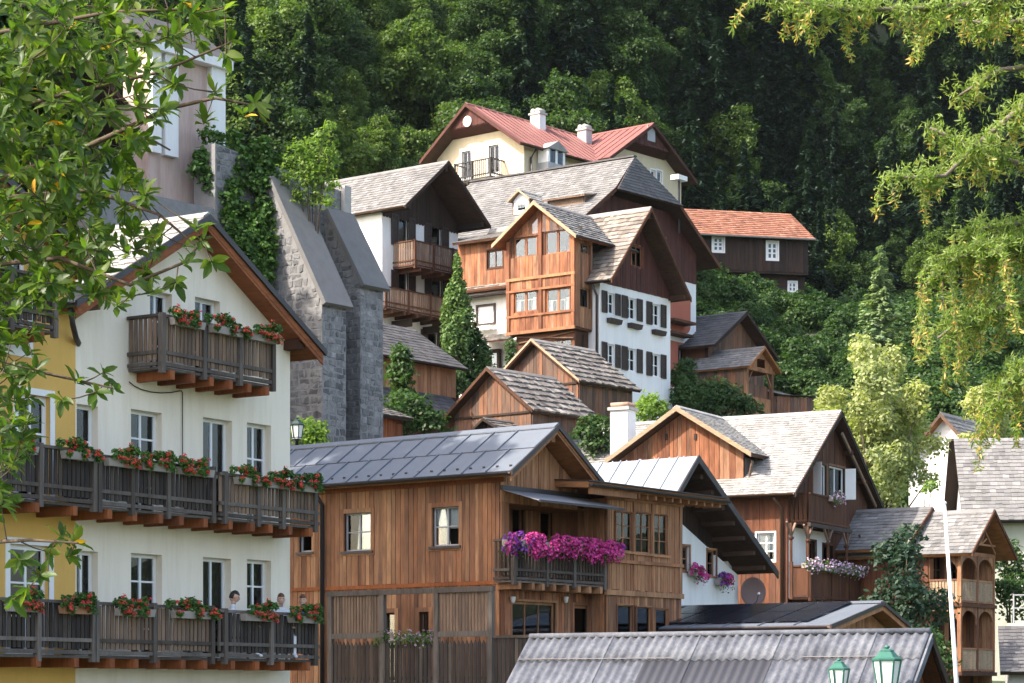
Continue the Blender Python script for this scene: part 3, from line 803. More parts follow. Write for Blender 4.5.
# ---------------------------------------------------------------- cream house with the geranium balconies
FA = Fr(290, 50, 57); PA = Panel(FA, 'f')
XL = PA.S(75.5)
cream = house('cream_house', FA, 'cream plastered gabled house with three wooden geranium balconies one above the other')
ya, za_ = .54, 11.19
sl = .589; xr = XL / 2; zr = 11.19 + sl * (.54 - xr)
topA = gable_top(XL - .54, 11.19 - .2, xr, zr - .2, .54, 11.19 - .2)
ZF = (4.72, 7.46, 10.22)                      # balcony floors
opsA = []
for f, rows in ((1, ((75.7, 98, 405), (131, 162, 411), (203, 232, 419), (247, 271, 424))), (0, ((75.7, 98, 551), (131, 162, 554), (203, 231, 558), (247, 271, 560)))):
    for a, b, y in rows: opsA.append((max(PA.S(a), XL + .03), PA.S(b), ZF[f] + .03, PA.Z((a + b) / 2, y)))
opsA.append((PA.S(195), PA.S(220), ZF[2] + .03, PA.Z(207, 299))); opsA.append((PA.S(150), PA.S(172), ZF[2] + .03, PA.Z(160, 292)))
for i in range(4): opsA.append((opsA[i][0], opsA[i][1], 1.2, 3.4))
wall(cream, PA, XL, 0, 0, topA, opsA, .32, 'stucco_cream')
close_box(cream, FA, XL, 0, .32, 9, 0, 11.1, 'stucco_cream')
cur = [[(0, 1, 0, 1)], [(.0, .25, 0, 1)], [(0, 1, 0, 1)], [(.0, .4, 0, 1)], [(0, 1, 0, 1)], [(0, .45, 0, 1)], [(.5, 1, 0, 1)], [(0, .2, 0, 1)], [(0, .3, 0, 1)], [(0, 1, 0, 1)]]
for i, o in enumerate(opsA):
    nx, nz = [(1, 3), (2, 4), (2, 1), (2, 3), (2, 1), (2, 4), (2, 1), (2, 4), (2, 3), (2, 3)][i] if i < 10 else (2, 3)
    window(cream, PA, o, 'paint_white', nx, nz, inset=.16, fw=.07, bar=.035, curtain=cur[i] if i < 10 else None)
gable_roof(cream, XL - .54, 11.19, xr, zr, .54, 11.19, -.5, 9.4, th=.2, soffit='wood_soffit_red', mat='shingle_pale', barge='metal_dark', bh=.13, kw=dict(course=.3, width=.3), gut='metal_dark')
for sgn, xe in ((1, .5), (-1, XL - .5)):       # red inner verge board, purlin ends
    verge(cream, xe, 11.19 - .12 - .02, xr, zr - .12, -.46, h=.16, th=.03, mat='wood_soffit_red', name='verge_trim')
for x in (-.12, xr, XL + .12):
    z = topA(x) - .02; piece_box('purlin', cream, (x - .1, -.42, z - .2), (x + .1, .1, z), 'wood_brown')
downpipe(cream, [(XL - .5, -.35, 11.1), (XL - .42, -.33, 10.8), (XL - .15, -.15, 10.62), (XL + .05, -.03, 10.55), (XL + .12, .1, 10.5)], .055)
# cable on the wall
MB().tube([PA.m(PA.S(x), .03, PA.Z(x, y)) for x, y in ((128, 382), (133, 386), (140, 389.5), (150, 392), (160, 393), (170, 392.6), (178, 391), (180.5, 391), (181.5, 393), (181.5, 470))], .01, 5).build('cable', 'iron_black', cream)
balcony(cream, PA, PA.S(128), PA.S(273, .8), .8, ZF[2], .98, [PA.S(161, .8) + .02, PA.S(203, .8), PA.S(239, .8), PA.S(272, .8)], joists=6, mat='wood_grey', smat='wood_slat')
xs = PA.S(97, .85)
balcony(cream, PA, xs, PA.S(214, .85), .85, ZF[1], .93, [PA.S(p, .85) for p in (98, 131, 167, 212)], joists=5, smat='wood_slat_dark')
balcony(cream, PA, PA.S(214, .85) + .07, -.22, .9, ZF[1], .86, [PA.S(p, .9) for p in (224, 257, 282, 314)], joists=5, smat='wood_slat')
balcony(cream, PA, xs, PA.S(213, .85), .85, ZF[0], .97, [PA.S(p, .85) for p in (95, 153, 211)], joists=5, smat='wood_slat')
balcony(cream, PA, PA.S(213, .85) + .07, -.22, .9, ZF[0], .93, [PA.S(p, .9) for p in (224, 270, 314)], joists=4, smat='wood_slat_dark')
# ---------------------------------------------------------------- ochre house, same row
ochre = house('ochre_house', FA, 'ochre yellow plastered house adjoining the cream house at the left edge')
X2 = XL - 8.5
opsO = [(PA.S(18), PA.S(50), ZF[1] + .03, PA.Z(35, 395)), (PA.S(10), PA.S(49), ZF[0] + .03, PA.Z(30, 545)), (PA.S(-50), PA.S(-20), ZF[0] + .03, PA.Z(30, 545)), (PA.S(-50), PA.S(-20), ZF[1] + .03, PA.Z(30, 395)), (PA.S(5), PA.S(28), ZF[2] + .03, 12.1)]
topO = gable_top(X2 - .5, 11.9 - .2, XL - 4.2, 14.1 - .2, XL + .1, 11.9 - .2)
wall(ochre, PA, X2, XL - .002, 0, topO, opsO, .32, 'stucco_ochre'); close_box(ochre, FA, X2, XL - .02, .32, 9, 0, 11.6, 'stucco_ochre')
for o in opsO: window(ochre, PA, o, 'paint_white', 2, 3, inset=.1, fw=.09, casing='paint_white', cw=.12, cas_d=.012, curtain=[(0, .45, 0, 1)])
gable_roof(ochre, X2 - .5, 11.9, XL - 4.2, 14.1, XL + .1, 11.9, -.55, 9.2, th=.2, soffit='wood_soffit_red', mat='shingle_grey', barge='metal_dark', bh=.14, kw=dict(course=.3, width=.3))
balcony(ochre, PA, X2, xs - .1, .85, ZF[1], .98, [PA.S(p, .85) for p in (-30, -2, 39, 93)], joists=8, smat='wood_slat_dark', sides=(False, False))
balcony(ochre, PA, X2, xs - .1, .85, ZF[0], .97, [PA.S(p, .85) for p in (-30, 37, 92)], joists=8, smat='wood_slat_dark', sides=(False, False))
balcony(ochre, PA, X2 + 2, PA.S(55, .8), .8, ZF[2] + .3, .95, [PA.S(p, .8) for p in (-30, 10, 54)], joists=6, smat='wood_slat_dark', sides=(False, False))
# ---------------------------------------------------------------- geranium boxes
def fbx(pxa, pxb, zf, d, lab, var, h=.93, kind='geranium', mat='petal_geranium', box='box_planter', P=PA):
    s0, s1 = P.S(pxa, d), P.S(pxb, d); p = P.world((s0 + s1) / 2, d + .12, zf + h - .06)
    return flower_box(p, P.F.a + P.yaw(), abs(s1 - s0) * 1.14, lab, 'red geranium boxes on the cream and ochre houses' if P is PA else None, kind, mat, box, var)
G3 = 'red geranium box on the top balcony of the cream house'
fbx(167, 199, ZF[2], .8, G3 + ', leftmost', 0, 1.0); fbx(206, 237, ZF[2], .8, G3 + ', middle one', 1, 1.0); fbx(243, 272, ZF[2], .8, G3 + ', rightmost', 2, 1.0)
G2 = 'red geranium box on the middle balcony'
for i, (a, b, n) in enumerate(((4, 32, 'far left, beside the leaves'), (58, 88, 'on the ochre house below its open window'), (101, 130, 'just right of the tall weathered post'), (135, 165, 'below the six-pane door'), (173, 208, 'last before the corner post'))):
    fbx(a, b, ZF[1], .85, G2 + ', ' + n, i % 4, .97 if i < 2 else .93)
for i, (a, b, n) in enumerate(((231, 256, 'left of the protruding section'), (258, 284, 'centre of the protruding section'), (287, 313, 'at its right-hand end'))): fbx(a, b, ZF[1], .9, G2 + ', ' + n, (i + 1) % 4, .86)
G1 = 'red geranium box on the lowest balcony'
for i, (a, b, n, d) in enumerate(((2, 33, 'at the left edge', .85), (56, 86, 'in a clay trough on the ochre house', .85), (112, 149, 'below the window with the folded sash', .85), (168, 205, 'spilling beside the dark open door', .85), (238, 268, 'beside the dark-haired man', .9), (285, 313, 'at the right end of the balcony', .9))):
    fbx(a, b, ZF[0], d, G1 + ', ' + n, (i + 2) % 4, .93, box='planter_clay' if i == 1 else 'box_planter')

# ---------------------------------------------------------------- people sitting on the lowest balcony
def person(loc, rz, label, hair, shirt, look=0.0, nod=.25):
    t = empty('person', loc, rz, label, 'person')
    vs_ = [(0, 0, .50), (0, 0, .72), (0, -.02, .95), (0, -.03, 1.06), (0, -.04, 1.12),
           (.10, -.03, .5), (.12, -.45, .52), (.12, -.47, .10), (.12, -.62, .05), (-.10, -.03, .5), (-.12, -.45, .52), (-.12, -.47, .10), (-.12, -.62, .05),
           (.17, -.02, .98), (.24, -.10, .74), (.15, -.33, .66), (.08, -.42, .66), (-.17, -.02, .98), (-.24, -.10, .74), (-.15, -.33, .66), (-.08, -.42, .66)]
    es = [(0, 1), (1, 2), (2, 3), (3, 4), (0, 5), (5, 6), (6, 7), (7, 8), (0, 9), (9, 10), (10, 11), (11, 12), (2, 13), (13, 14), (14, 15), (15, 16), (2, 17), (17, 18), (18, 19), (19, 20)]
    rad = [.15, .14, .15, .06, .052, .09, .065, .05, .035, .09, .065, .05, .035, .065, .046, .034, .03, .065, .046, .034, .03]
    me = bpy.data.meshes.new('body'); me.from_pydata(vs_, es, []); o = link(bpy.data.objects.new('body', me), t)
    md = o.modifiers.new('skin', 'SKIN'); md.use_smooth_shade = True
    for i, sv in enumerate(me.skin_vertices[0].data): sv.radius = (rad[i], rad[i] * .85); sv.use_root = (i == 0)
    o.modifiers.new('sub', 'SUBSURF').levels = 2; o.modifiers['sub'].render_levels = 2
    me.materials.append(M[shirt])
    # head with brow, nose, chin, ears
    bm = bmesh.new(); bmesh.ops.create_uvsphere(bm, u_segments=20, v_segments=16, radius=1)
    for v in bm.verts:
        x, y, z = v.co; fx = max(0, -y)
        v.co = (x * .075 * (1 - .18 * max(0, -z)), y * .098 + (-.012 if (z < -.35 and y < 0) else 0), z * .118)
        if abs(x) < .2 and -.35 < z < .12 and y < -.8: v.co.y -= .022 * (1 - abs(x) / .2)
        if .08 < z < .3 and y < -.75 and .15 < abs(x) < .6: v.co.y += .010
    me = bpy.data.meshes.new('head'); bm.to_mesh(me); bm.free(); hd = mesh_obj('head', me, 'skin', t, True); hd.location = (0, -.06, 1.235); hd.rotation_euler = (nod, 0, look)
    for s in (-1, 1):
        bm = bmesh.new(); bmesh.ops.create_uvsphere(bm, u_segments=8, v_segments=6, radius=1); bmesh.ops.scale(bm, vec=(.012, .022, .034), verts=bm.verts); me = bpy.data.meshes.new('ear'); bm.to_mesh(me); bm.free()
        mesh_obj('ear', me, 'skin', hd, True).location = (s * .074, .008, -.005)
        bm = bmesh.new(); bmesh.ops.create_uvsphere(bm, u_segments=8, v_segments=6, radius=.011); me = bpy.data.meshes.new('eye'); bm.to_mesh(me); bm.free(); mesh_obj('eye', me, 'hair_dark', hd, True).location = (s * .031, -.083, .018)
    MB().box((-.024, -.101, -.062), (.024, -.09, -.054)).build('mouth', 'petal_pink', hd)
    bm = bmesh.new(); bmesh.ops.create_uvsphere(bm, u_segments=20, v_segments=14, radius=1)
    bmesh.ops.delete(bm, geom=[v for v in bm.verts if v.co.z < .28 - .75 * max(0, v.co.y) and not (v.co.y > .15 and v.co.z > -.55)], context='VERTS')
    for v in bm.verts:
        j = 1 + .05 * math.sin(v.co.x * 17) * math.sin(v.co.y * 15 + v.co.z * 9); v.co = (v.co.x * .083 * j, v.co.y * .107 * j + .004, v.co.z * .13 * j)
    me = bpy.data.meshes.new('hair'); bm.to_mesh(me); bm.free(); h = mesh_obj('hair', me, hair, hd, True); s = h.modifiers.new('s', 'SOLIDIFY'); s.thickness = .012
    MB().tube([(0, -.035, 1.09), (0, -.05, 1.16)], [.05, .048], 10).build('neck', 'skin', t, True)
    for s in (-1, 1):
        mb = MB(); mb.hexa([(s * .08 - .03, -.43, .645), (s * .08 + .03, -.43, .645), (s * .08 + .03, -.5, .65), (s * .08 - .03, -.5, .65), (s * .08 - .03, -.43, .67), (s * .08 + .03, -.43, .67), (s * .08 + .03, -.5, .67), (s * .08 - .03, -.5, .67)])
        for k in range(4): mb.tube([(s * .08 - .027 + k * .018, -.5, .66), (s * .08 - .027 + k * .018, -.545, .655), (s * .08 - .027 + k * .018, -.565 - .006 * (k in (1, 2)), .63)], [.009, .008, .007], 6)
        mb.tube([(s * .05, -.45, .66), (s * .03, -.49, .66), (s * .025, -.51, .65)], [.011, .009, .008], 6)
        mb.build('hand', 'skin', t, True)
    return t
def chair(loc, rz, label):
    t = empty('chair', loc, rz, label, 'chair', 'wooden chairs on the lowest balcony')
    piece_box('seat', t, (-.22, -.36, .40), (.22, .10, .435), 'wood_slat'); piece_box('backrest', t, (-.21, .12, .55), (.21, .145, .92), 'wood_slat')
    for x in (-.19, .19):
        piece_box('leg', t, (x - .02, -.34, 0), (x + .02, -.30, .40), 'wood_slat'); piece_box('leg', t, (x - .02, .10, 0), (x + .02, .14, .92), 'wood_slat')
for i, (px, look, hair, shirt, lab, turn) in enumerate(((231.5, .2, 'hair_dark', 'shirt_light', 'person with short dark hair looking down, seated by the balcony corner post', 40), (280, -.2, 'hair_brown', 'shirt_light', 'person with reddish brown hair seated right of the dark-haired one', -30), (303, .1, 'hair_brown', 'shirt_blue', 'person half hidden behind the last geranium box of the lowest balcony', -60))):
    s = PA.S(px, .42); p = PA.world(s, .42, ZF[0])
    person(p, FA.a + R(turn), lab, hair, shirt, look, .35 if i == 0 else .1)
    chair(p, FA.a + R(turn), 'wooden chair under the ' + ('dark-haired person', 'person with reddish hair', 'half hidden person')[i])

# ---------------------------------------------------------------- brown boarded house with the petunia balcony
FB = Fr(500, 62, 52); PF = Panel(FB, 'f'); PL = Panel(FB, 'l')
brown = house('brown_house', FB, 'brown boarded timber house with grey metal roof and magenta petunia balcony')
zm = 6.92
opsL = [PL.rect(345, 513, 372, 551), PL.rect(433, 507, 460, 546), PL.rect(300, 534, 313, 552), (PL.S(396), PL.S(384), 4.3, 6.2), (PL.S(430), PL.S(420), 4.3, 6.2)]
YB = 9.2
wall(brown, PL, .2, YB, 0, 9.7, opsL, .2, 'wood_dark')
planks(brown, PL, 0, YB, zm + .04, 9.62, opsL[:3], .15, 'wood_warm', d0=.002); planks(brown, PL, 0, YB, 2.5, zm - .06, opsL[3:], .15, 'wood_warm', d0=.002)
piece_box('sill_beam', brown, PL.m(-.06, .0, zm - .06), PL.m(YB, .07, zm + .04), 'wood_red')
piece_box('eave_beam', brown, PL.m(-.2, .0, 9.5), PL.m(YB, .09, 9.66), 'wood_red')
for i, o in enumerate(opsL):
    window(brown, PL, o, 'wood_brown' if i > 2 else 'paint_grey', 2 if i < 2 else 1, 2 if i < 2 else 1, inset=.06, fw=.045, casing='wood_warm', cw=.12, cas_d=.06, sill='metal_dark' if i < 3 else None, curtain=[(0, .5, .45, 1), (.5, 1, .5, 1)] if i < 2 else None)
downpipe(brown, [PL.m(PL.S(326), .45, 9.5), PL.m(PL.S(325), .12, 9.2), PL.m(PL.S(325), .12, 2)], .06)
# gable, loggia, bay
gx = dict(xa=-.5, za=9.70, xr=1.5, zr=11.05, xb=3.5, zb=9.70)
tg = gable_top(-.5, 9.70 - .22, 1.5, 11.05 - .22, 3.5, 9.70 - .22)
wall(brown, PF, .02, 3.3, 9.0, tg, (), .15, 'wood_dark'); planks(brown, PF, 0, 3.32, 8.98, tg, (), .13, 'wood_pale', d0=.004)
rf = gable_roof(brown, **gx, y0=-.75, y1=YB + .5, th=.14, soffit='wood_soffit', style='metal', mat='metal_roof', barge='metal_dark', bh=.13, kw=dict(nx=13, nz=2, stag=.5), rz_mat='metal_roof', gut='metal_dark')
for xe, s in ((-.46, 1), (3.46, -1)): verge(brown, xe, 9.7 - .11, 1.5, 11.05 - .11, -.70, h=.12, th=.03, mat='wood_pale', name='verge_trim')
piece_box('ridge_beam', brown, (1.42, -.6, 10.62), (1.58, .02, 10.8), 'wood_pale')
for i in range(22):   # snow guards above the eave
    y = -.6 + i * .44; piece('snow_guard', brown, (-.32, y, 9.70 + .16), (.03, .07, .07), 'metal_dark')
slf = PF.S(513)
opU = [PF.rect(511, 508, 524, 545, -1.1), PF.rect(540, 512, 552, 548, -1.1), PF.rect(571, 513, 596, 575, -1.1)]
PR_ = Panel(FB, 'f', 1.1)
opU = [PR_.rect(511, 507, 523, 576), PR_.rect(539, 511, 552, 576), PR_.rect(572, 512, 596, 576)]
opU = [(a, b, zm + .05, d) for a, b, c, d in opU]
wall(brown, PR_, .2, 4.1, zm, 9.1, opU, .15, 'wood_dark'); planks(brown, PR_, .2, 4.0, zm, 9.05, opU, .13, 'wood_warm', d0=.003)
for i, o in enumerate(opU):
    window(brown, PR_, o, 'wood_warm', 1 if i < 2 else 2, 3, inset=.05, fw=.07, casing='wood_warm', cw=.07, curtain=[(0, .3, 0, 1)] if i == 2 else None)
wall(brown, PF, .0, .32, zm - .3, 9.0, (), .2, 'wood_dark'); planks(brown, PF, 0, .34, zm - .02, 9.0, (), .13, 'wood_warm', d0=.003)
wall(brown, Panel(FB, 'r', .32), .0, 1.1, zm, 9.0, (), .12, 'wood_warm')
piece_box('loggia_ceiling', brown, (.0, .0, 8.98), (4.0, 1.25, 9.03), 'wood_soffit'); piece_box('loggia_floor', brown, (.0, -.02, zm - .12), (4.0, 1.3, zm - .02), 'wood_red')
# bay
XB0, XB1 = 3.82, 7.42; PB = Panel(FB, 'f', -.6)
opB = [PB.rect(615, 512, 631, 551), PB.rect(634, 513, 649.5, 553), PB.rect(652.5, 515, 666.5, 555)]
opB2 = [PB.rect(616, 605, 631.5, 640), PB.rect(635.5, 607, 650, 640), PB.rect(654, 609, 667, 640)]
zb = 6.75
wall(brown, PB, XB0, XB1, 2, 9.42, opB + opB2, .15, 'wood_brown')
planks(brown, PB, XB0, XB1, zb + .1, 9.4, opB, .12, 'wood_pale', d0=.003); planks(brown, PB, XB0, XB1, 2.4, zb, opB2, .12, 'wood_warm', d0=.003)
for o in opB + opB2: window(brown, PB, o, 'wood_warm', 2 if o in opB else 1, 3 if o in opB else 1, inset=.0, fw=.03, bar=.022, casing='wood_warm', cw=.03, cas_d=.06, sill='wood_pale', curtain=[(0, 1, .15, 1)] if o in opB else [(.0, 1, .55, 1)])
for a, hw in ((XB0 + .06, .06), ((opB[0][1] + opB[1][0]) / 2, .035), ((opB[1][1] + opB[2][0]) / 2, .035), (XB1 - .06, .06)): piece_box('corner_post', brown, PB.m(a - hw, .0, zb), PB.m(a + hw, .075, 9.4), 'wood_warm')
for z, h in ((zb - .05, .14), (8.0 - .42, .09), (9.28, .14)): piece_box('beam', brown, PB.m(XB0 - .05, 0, z), PB.m(XB1 + .05, .1, z + h), 'wood_warm')
PBl = Panel(FB, 'l', XB0); wall(brown, PBl, -.6, 1.1, 2, 9.42, (), .12, 'wood_dark'); planks(brown, PBl, -.58, 1.1, zm - .1, 9.3, (), .13, 'wood_warm', d0=.003); planks(brown, PBl, -.58, .0, 2.4, zm - .2, (), .13, 'wood_warm', d0=.003)
close_box(brown, FB, .0, XB1, -.6, YB, 0, 9.4, 'wood_brown', 'r'); close_box(brown, FB, .0, XB1, 0, YB, 0, 9.4, 'wood_brown', 'b')
slab(brown, [(2.3, -1.15, 9.62), (9.0, -1.15, 9.58), (9.0, 2.8, 9.85), (2.3, 2.8, 9.9)], .16, 'wood_soffit', 'bay_roof')
slab(brown, [(2.28, -1.2, 9.66), (9.05, -1.2, 9.62), (9.05, 2.85, 9.89), (2.28, 2.85, 9.94)], .035, 'metal_dark', 'bay_roof_covering')
piece_box('fascia', brown, (2.4, -1.13, 9.30), (4.55, -1.07, 9.5), 'wood_warm')
for i in range(11): piece_box('rafter_end', brown, (4.7 + i * .4, -1.08, 9.33), (4.78 + i * .4, -.5, 9.455), 'wood_pale')
gutter(brown, (2.3, -1.24, 9.56), (9.0, -1.24, 9.52))
# ground floor front
opG = [(PF.S(511), PF.S(555), 4.4, PF.Z(533, 602)), (PF.S(573), PF.S(597), 4.4, PF.Z(585, 606))]
wall(brown, PF, 0, XB0, 0, zm - .12, opG, .2, 'wood_dark'); planks(brown, PF, 0, XB0 - .01, 2.4, zm - .2, opG, .13, 'wood_orange', d0=.003)
window(brown, PF, opG[0], 'wood_warm', 3, 1, inset=.05, fw=.07, casing='wood_warm', cw=.06, curtain=[(.62, .8, 0, 1)]); window(brown, PF, opG[1], 'wood_warm', 1, 1, inset=.05, fw=.07, casing='wood_warm', cw=.08, curtain=[(0, 1, 0, 1)])
for px in (509, 562): 
    s = PF.S(px); z = PF.Z(px, 600); MB().lathe([(.02, 0), (.05, .02), (.07, .13), (.075, .16), (.02, .17)], PF.m(s, .13, z - .08), 10).build('wall_lamp', 'plastic_white', brown, True)
balcony(brown, PF, -.28, XB0 - .03, .62, zm + .02, 1.05, [-.23, .75 + .4, 2.35, XB0 - .1], pitch=.13, sw=.075, mat='wood_grey', smat='wood_slat_dark', sides=(True, False), joists=8, jmat='wood_pale')
# awning
aw = slab(brown, [(.05, -1.25, 8.98), (3.75, -1.25, 8.98), (3.75, .0, 9.33), (.05, .0, 9.33)], .02, 'awning_cloth', 'awning')
piece_box('awning_bar', aw, (.03, -1.29, 8.93), (3.77, -1.24, 8.99), 'metal_dark'); piece_box('awning_cassette', aw, (0, -.12, 9.3), (3.6, -.01, 9.42), 'metal_dark')

def petunias(name, label, a, b, n, mats, r=.14, drop=.3, seed=3, group=None, cat='flowers', planter=True):
    """long hanging cushion of petunias from a to b (world points)"""
    g = np.random.default_rng(seed); a = Vector(a); b = Vector(b); L = (b - a).length; rz = math.atan2((b - a).y, (b - a).x)
    t = empty(name, a, rz, label, cat, group)
    m = max(4, int(L / .13)); bl = [(g.uniform(0, L), g.uniform(-.2, .0), g.uniform(-drop, .1), g.uniform(r * .7, r * 1.25)) for _ in range(m * 3)]
    V, F = blob_leaves(bl, int(420 * L) + 60, .06, .045, g=g, shell=.6); mesh_obj('foliage', np_mesh('foliage', V, F), 'leaf_flower', t)
    for k, mt in enumerate(mats):
        sub = [q for q in bl if (q[0] / L * len(mats) + g.normal() * .35) // 1 % len(mats) == k] if len(mats) > 1 else bl
        sub = sub or bl; d = unit(g.normal(size=(n // len(mats), 3))); d[:, 1] = -np.abs(d[:, 1]); d[:, 2] = np.where(g.random(len(d)) < .6, np.abs(d[:, 2]), d[:, 2]); d = unit(d)
        B = np.array(sub)[g.integers(0, len(sub), len(d))]; C = B[:, :3] + d * B[:, 3:4] * g.uniform(.92, 1.2, (len(d), 1))
        # each blossom: five petals round a small hub
        nr = unit(d + g.normal(size=d.shape) * .35); tt = unit(np.cross(nr, g.normal(size=d.shape))); bb = np.cross(nr, tt); Cs = []; Ns = []; Ds = []
        for j in range(5):
            an = j * 1.2566; dr = tt * math.cos(an) + bb * math.sin(an); Cs.append(C + dr * .02 + nr * .004); Ns.append(unit(nr - dr * .35)); Ds.append(dr)
        V, F = leaf_quads(np.concatenate(Cs), np.concatenate(Ns), .044, .042, g, np.concatenate(Ds)); mesh_obj('blossoms', np_mesh('blossoms', V, F), mt, t)
    if planter: MB().box((0, -.1, -.16), (L, .08, .02)).build('planter', 'box_planter', t)
    return t
petunias('petunias', 'long cushion of magenta petunias hanging over the brown house balcony', PF.world(-.75, .74, zm + 1.02), PF.world(4.25, .74, zm + 1.02), 3000, ['petal_violet'] + ['petal_magenta'] * 7, .17, .34, 5)

# ---------------------------------------------------------------- weathered privacy screen and fence before the brown house
PS = Panel(FB, 'l', -1.7)
scr = empty('privacy_screen', FB.W((-1.7, 0, 2.0)), FB.a, 'weathered grey slatted privacy screen with fence below the brown house', 'fence')
def sm(s, d, z): return (-d, s, z - 2.0)     # local to the screen
class SP(Panel):
    def m(s, q, d, z): return (-d, q, z - 2.0)
SQ = SP(FB, 'l', -1.7)
ps = [PS.S(p) for p in (331, 383, 437, 491)]; ztop = PS.Z(410, 594); zmid = PS.Z(410, 637); zlow = PS.Z(410, 676)
for p in ps: piece_box('post', scr, sm(p - .07, -.06, 2.0), sm(p + .07, .06, ztop + .02), 'wood_grey')
piece_box('rail', scr, sm(ps[3] - .1, -.05, ztop), sm(ps[0] + .1, .075, ztop + .13), 'wood_grey')
for a, b in ((ps[1], ps[0]), (ps[3], ps[2])):
    piece_box('rail', scr, sm(a, -.04, zmid - .02), sm(b, .05, zmid + .12), 'wood_grey')
    n = int((b - a) / .1)
    for i in range(n): piece_box('slat', scr, sm(a + (i + .1) * (b - a) / n, -.012, zmid + .1), sm(a + (i + .86) * (b - a) / n, .014, ztop + .01), 'wood_slat')
for a, b in zip(ps[1:], ps[:-1]):
    for z in (zmid - .28, zlow - .1): piece_box('rail', scr, sm(a, -.03, z), sm(b, .03, z + .08), 'wood_grey')
    n = int((b - a) / .135)
    for i in range(n):
        s0, s1 = a + (i + .12) * (b - a) / n, a + (i + .85) * (b - a) / n; zt = zmid - .1 + random.uniform(-.03, .03); c = (s0 + s1) / 2
        MB().poly([sm(s0, .03, zlow - .2), sm(s1, .03, zlow - .2), sm(s1, .03, zt - .1), sm(c, .03, zt), sm(s0, .03, zt - .1), sm(s0, .055, zlow - .2), sm(s1, .055, zlow - .2), sm(s1, .055, zt - .1), sm(c, .055, zt), sm(s0, .055, zt - .1)], [(0, 1, 2, 3, 4), (9, 8, 7, 6, 5), (0, 5, 6, 1), (1, 6, 7, 2), (2, 7, 8, 3), (3, 8, 9, 4), (4, 9, 5, 0)]).build('picket', 'wood_slat_dark', scr)
a, b = PS.S(531), ps[3] - .08
piece_box('rail', scr, sm(a, -.04, PS.Z(510, 636) - .05), sm(b, .05, PS.Z(510, 636) + .02), 'wood_grey')
n = int((b - a) / .12)
for i in range(n): piece_box('slat', scr, sm(a + i * (b - a) / n, -.01, zlow - .2), sm(a + (i + .8) * (b - a) / n, .014, PS.Z(510, 638)), 'wood_slat_dark')
petunias('hanging_petunias', 'pink flowers and green trailing leaves in the middle of the privacy screen', FB.W((-1.85, PS.S(434), zmid - .03)), FB.W((-1.85, PS.S(378), zmid - .03)), 240, ['petal_pink'], .15, .2, 8, planter=False)

# ---------------------------------------------------------------- white house under the pale metal roof
FC = Fr(698, 75, 52); PC = Panel(FC, 'f', 1.2)
wmr = house('metal_roof_house', FC, 'white walled house under a steep pale metal roof, right of the brown house')
topC = gable_top(-1.22, 10.17 - .25, 0, 11.47 - .25, 4.61, 8.1 - .25)
opC = [PC.rect(681, 546, 689.5, 571), PC.rect(707, 550, 716, 576)]
zw = PC.Z(690, 528)
wall(wmr, PC, -1.0, 4.2, 0, gable_top(-1.22, 8.95, 0.9, zw + .1, 4.61, 7.75), opC, .25, 'stucco_white')
planks(wmr, Panel(FC, 'f', 1.35), -1.0, 4.3, 8.6, topC, (), .2, 'wood_dark', single=False)
close_box(wmr, FC, -1.0, 4.2, 1.45, 4.2, 0, 8.9, 'stucco_white', 'lr'); close_box(wmr, FC, -1., 4.2, 1.3, 4.2, 0, 8, 'stucco_white', 'b')
for o in opC: window(wmr, PC, o, 'wood_warm', 1, 2, inset=.1, fw=.06, casing='wood_warm', cw=.06, cas_d=.02, curtain=[(0, 1, 0, 1)])
q = [(-1.22, 0, 10.17), (-1.22, 4.4, 10.17), (0, 4.4, 11.47), (0, 0, 11.47)]
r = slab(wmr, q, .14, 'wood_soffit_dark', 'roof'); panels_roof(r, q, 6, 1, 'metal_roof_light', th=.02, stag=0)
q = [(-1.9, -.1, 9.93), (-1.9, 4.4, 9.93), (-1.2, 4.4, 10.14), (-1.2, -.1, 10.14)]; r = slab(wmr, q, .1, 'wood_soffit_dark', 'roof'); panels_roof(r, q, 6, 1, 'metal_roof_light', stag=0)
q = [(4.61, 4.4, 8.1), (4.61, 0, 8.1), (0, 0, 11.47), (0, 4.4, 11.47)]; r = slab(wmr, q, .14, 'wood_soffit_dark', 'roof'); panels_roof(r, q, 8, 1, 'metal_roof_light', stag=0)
verge(wmr, -1.22, 10.2, 0, 11.5, -.002, h=.22, mat='metal_dark'); verge(wmr, 4.7, 8.05, 0, 11.5, -.003, h=.24, mat='metal_dark')
for i in range(7):
    t = (i + .6) / 7.5; x = 4.61 * t; z = 11.47 - (11.47 - 8.1) * t - .3; piece_box('purlin', wmr, (x - .07, .1, z - .12), (x + .07, 1.3, z + .02), 'wood_soffit_dark')
for px, py, mts, n in ((690, 574, ['petal_magenta'], 'left'), (716.5, 583, ['petal_violet', 'petal_magenta'], 'right')):
    s = PC.S(px); z = PC.Z(px, py)
    petunias('petunia_basket', ('magenta petunias below the left window of the white wall' if n == 'left' else 'violet and magenta petunias below the right window of the white wall'), PC.world(s - .22, .16, z + .1), PC.world(s + .38, .16, z + .1), 240, mts, .15, .3, 12 + len(mts))
slab(wmr, [(-.2, -.1, 6.35), (5.2, -.1, 6.1), (5.2, 1.15, 6.6), (-.2, 1.15, 6.75)], .1, 'metal_dark', 'lean_to_roof')

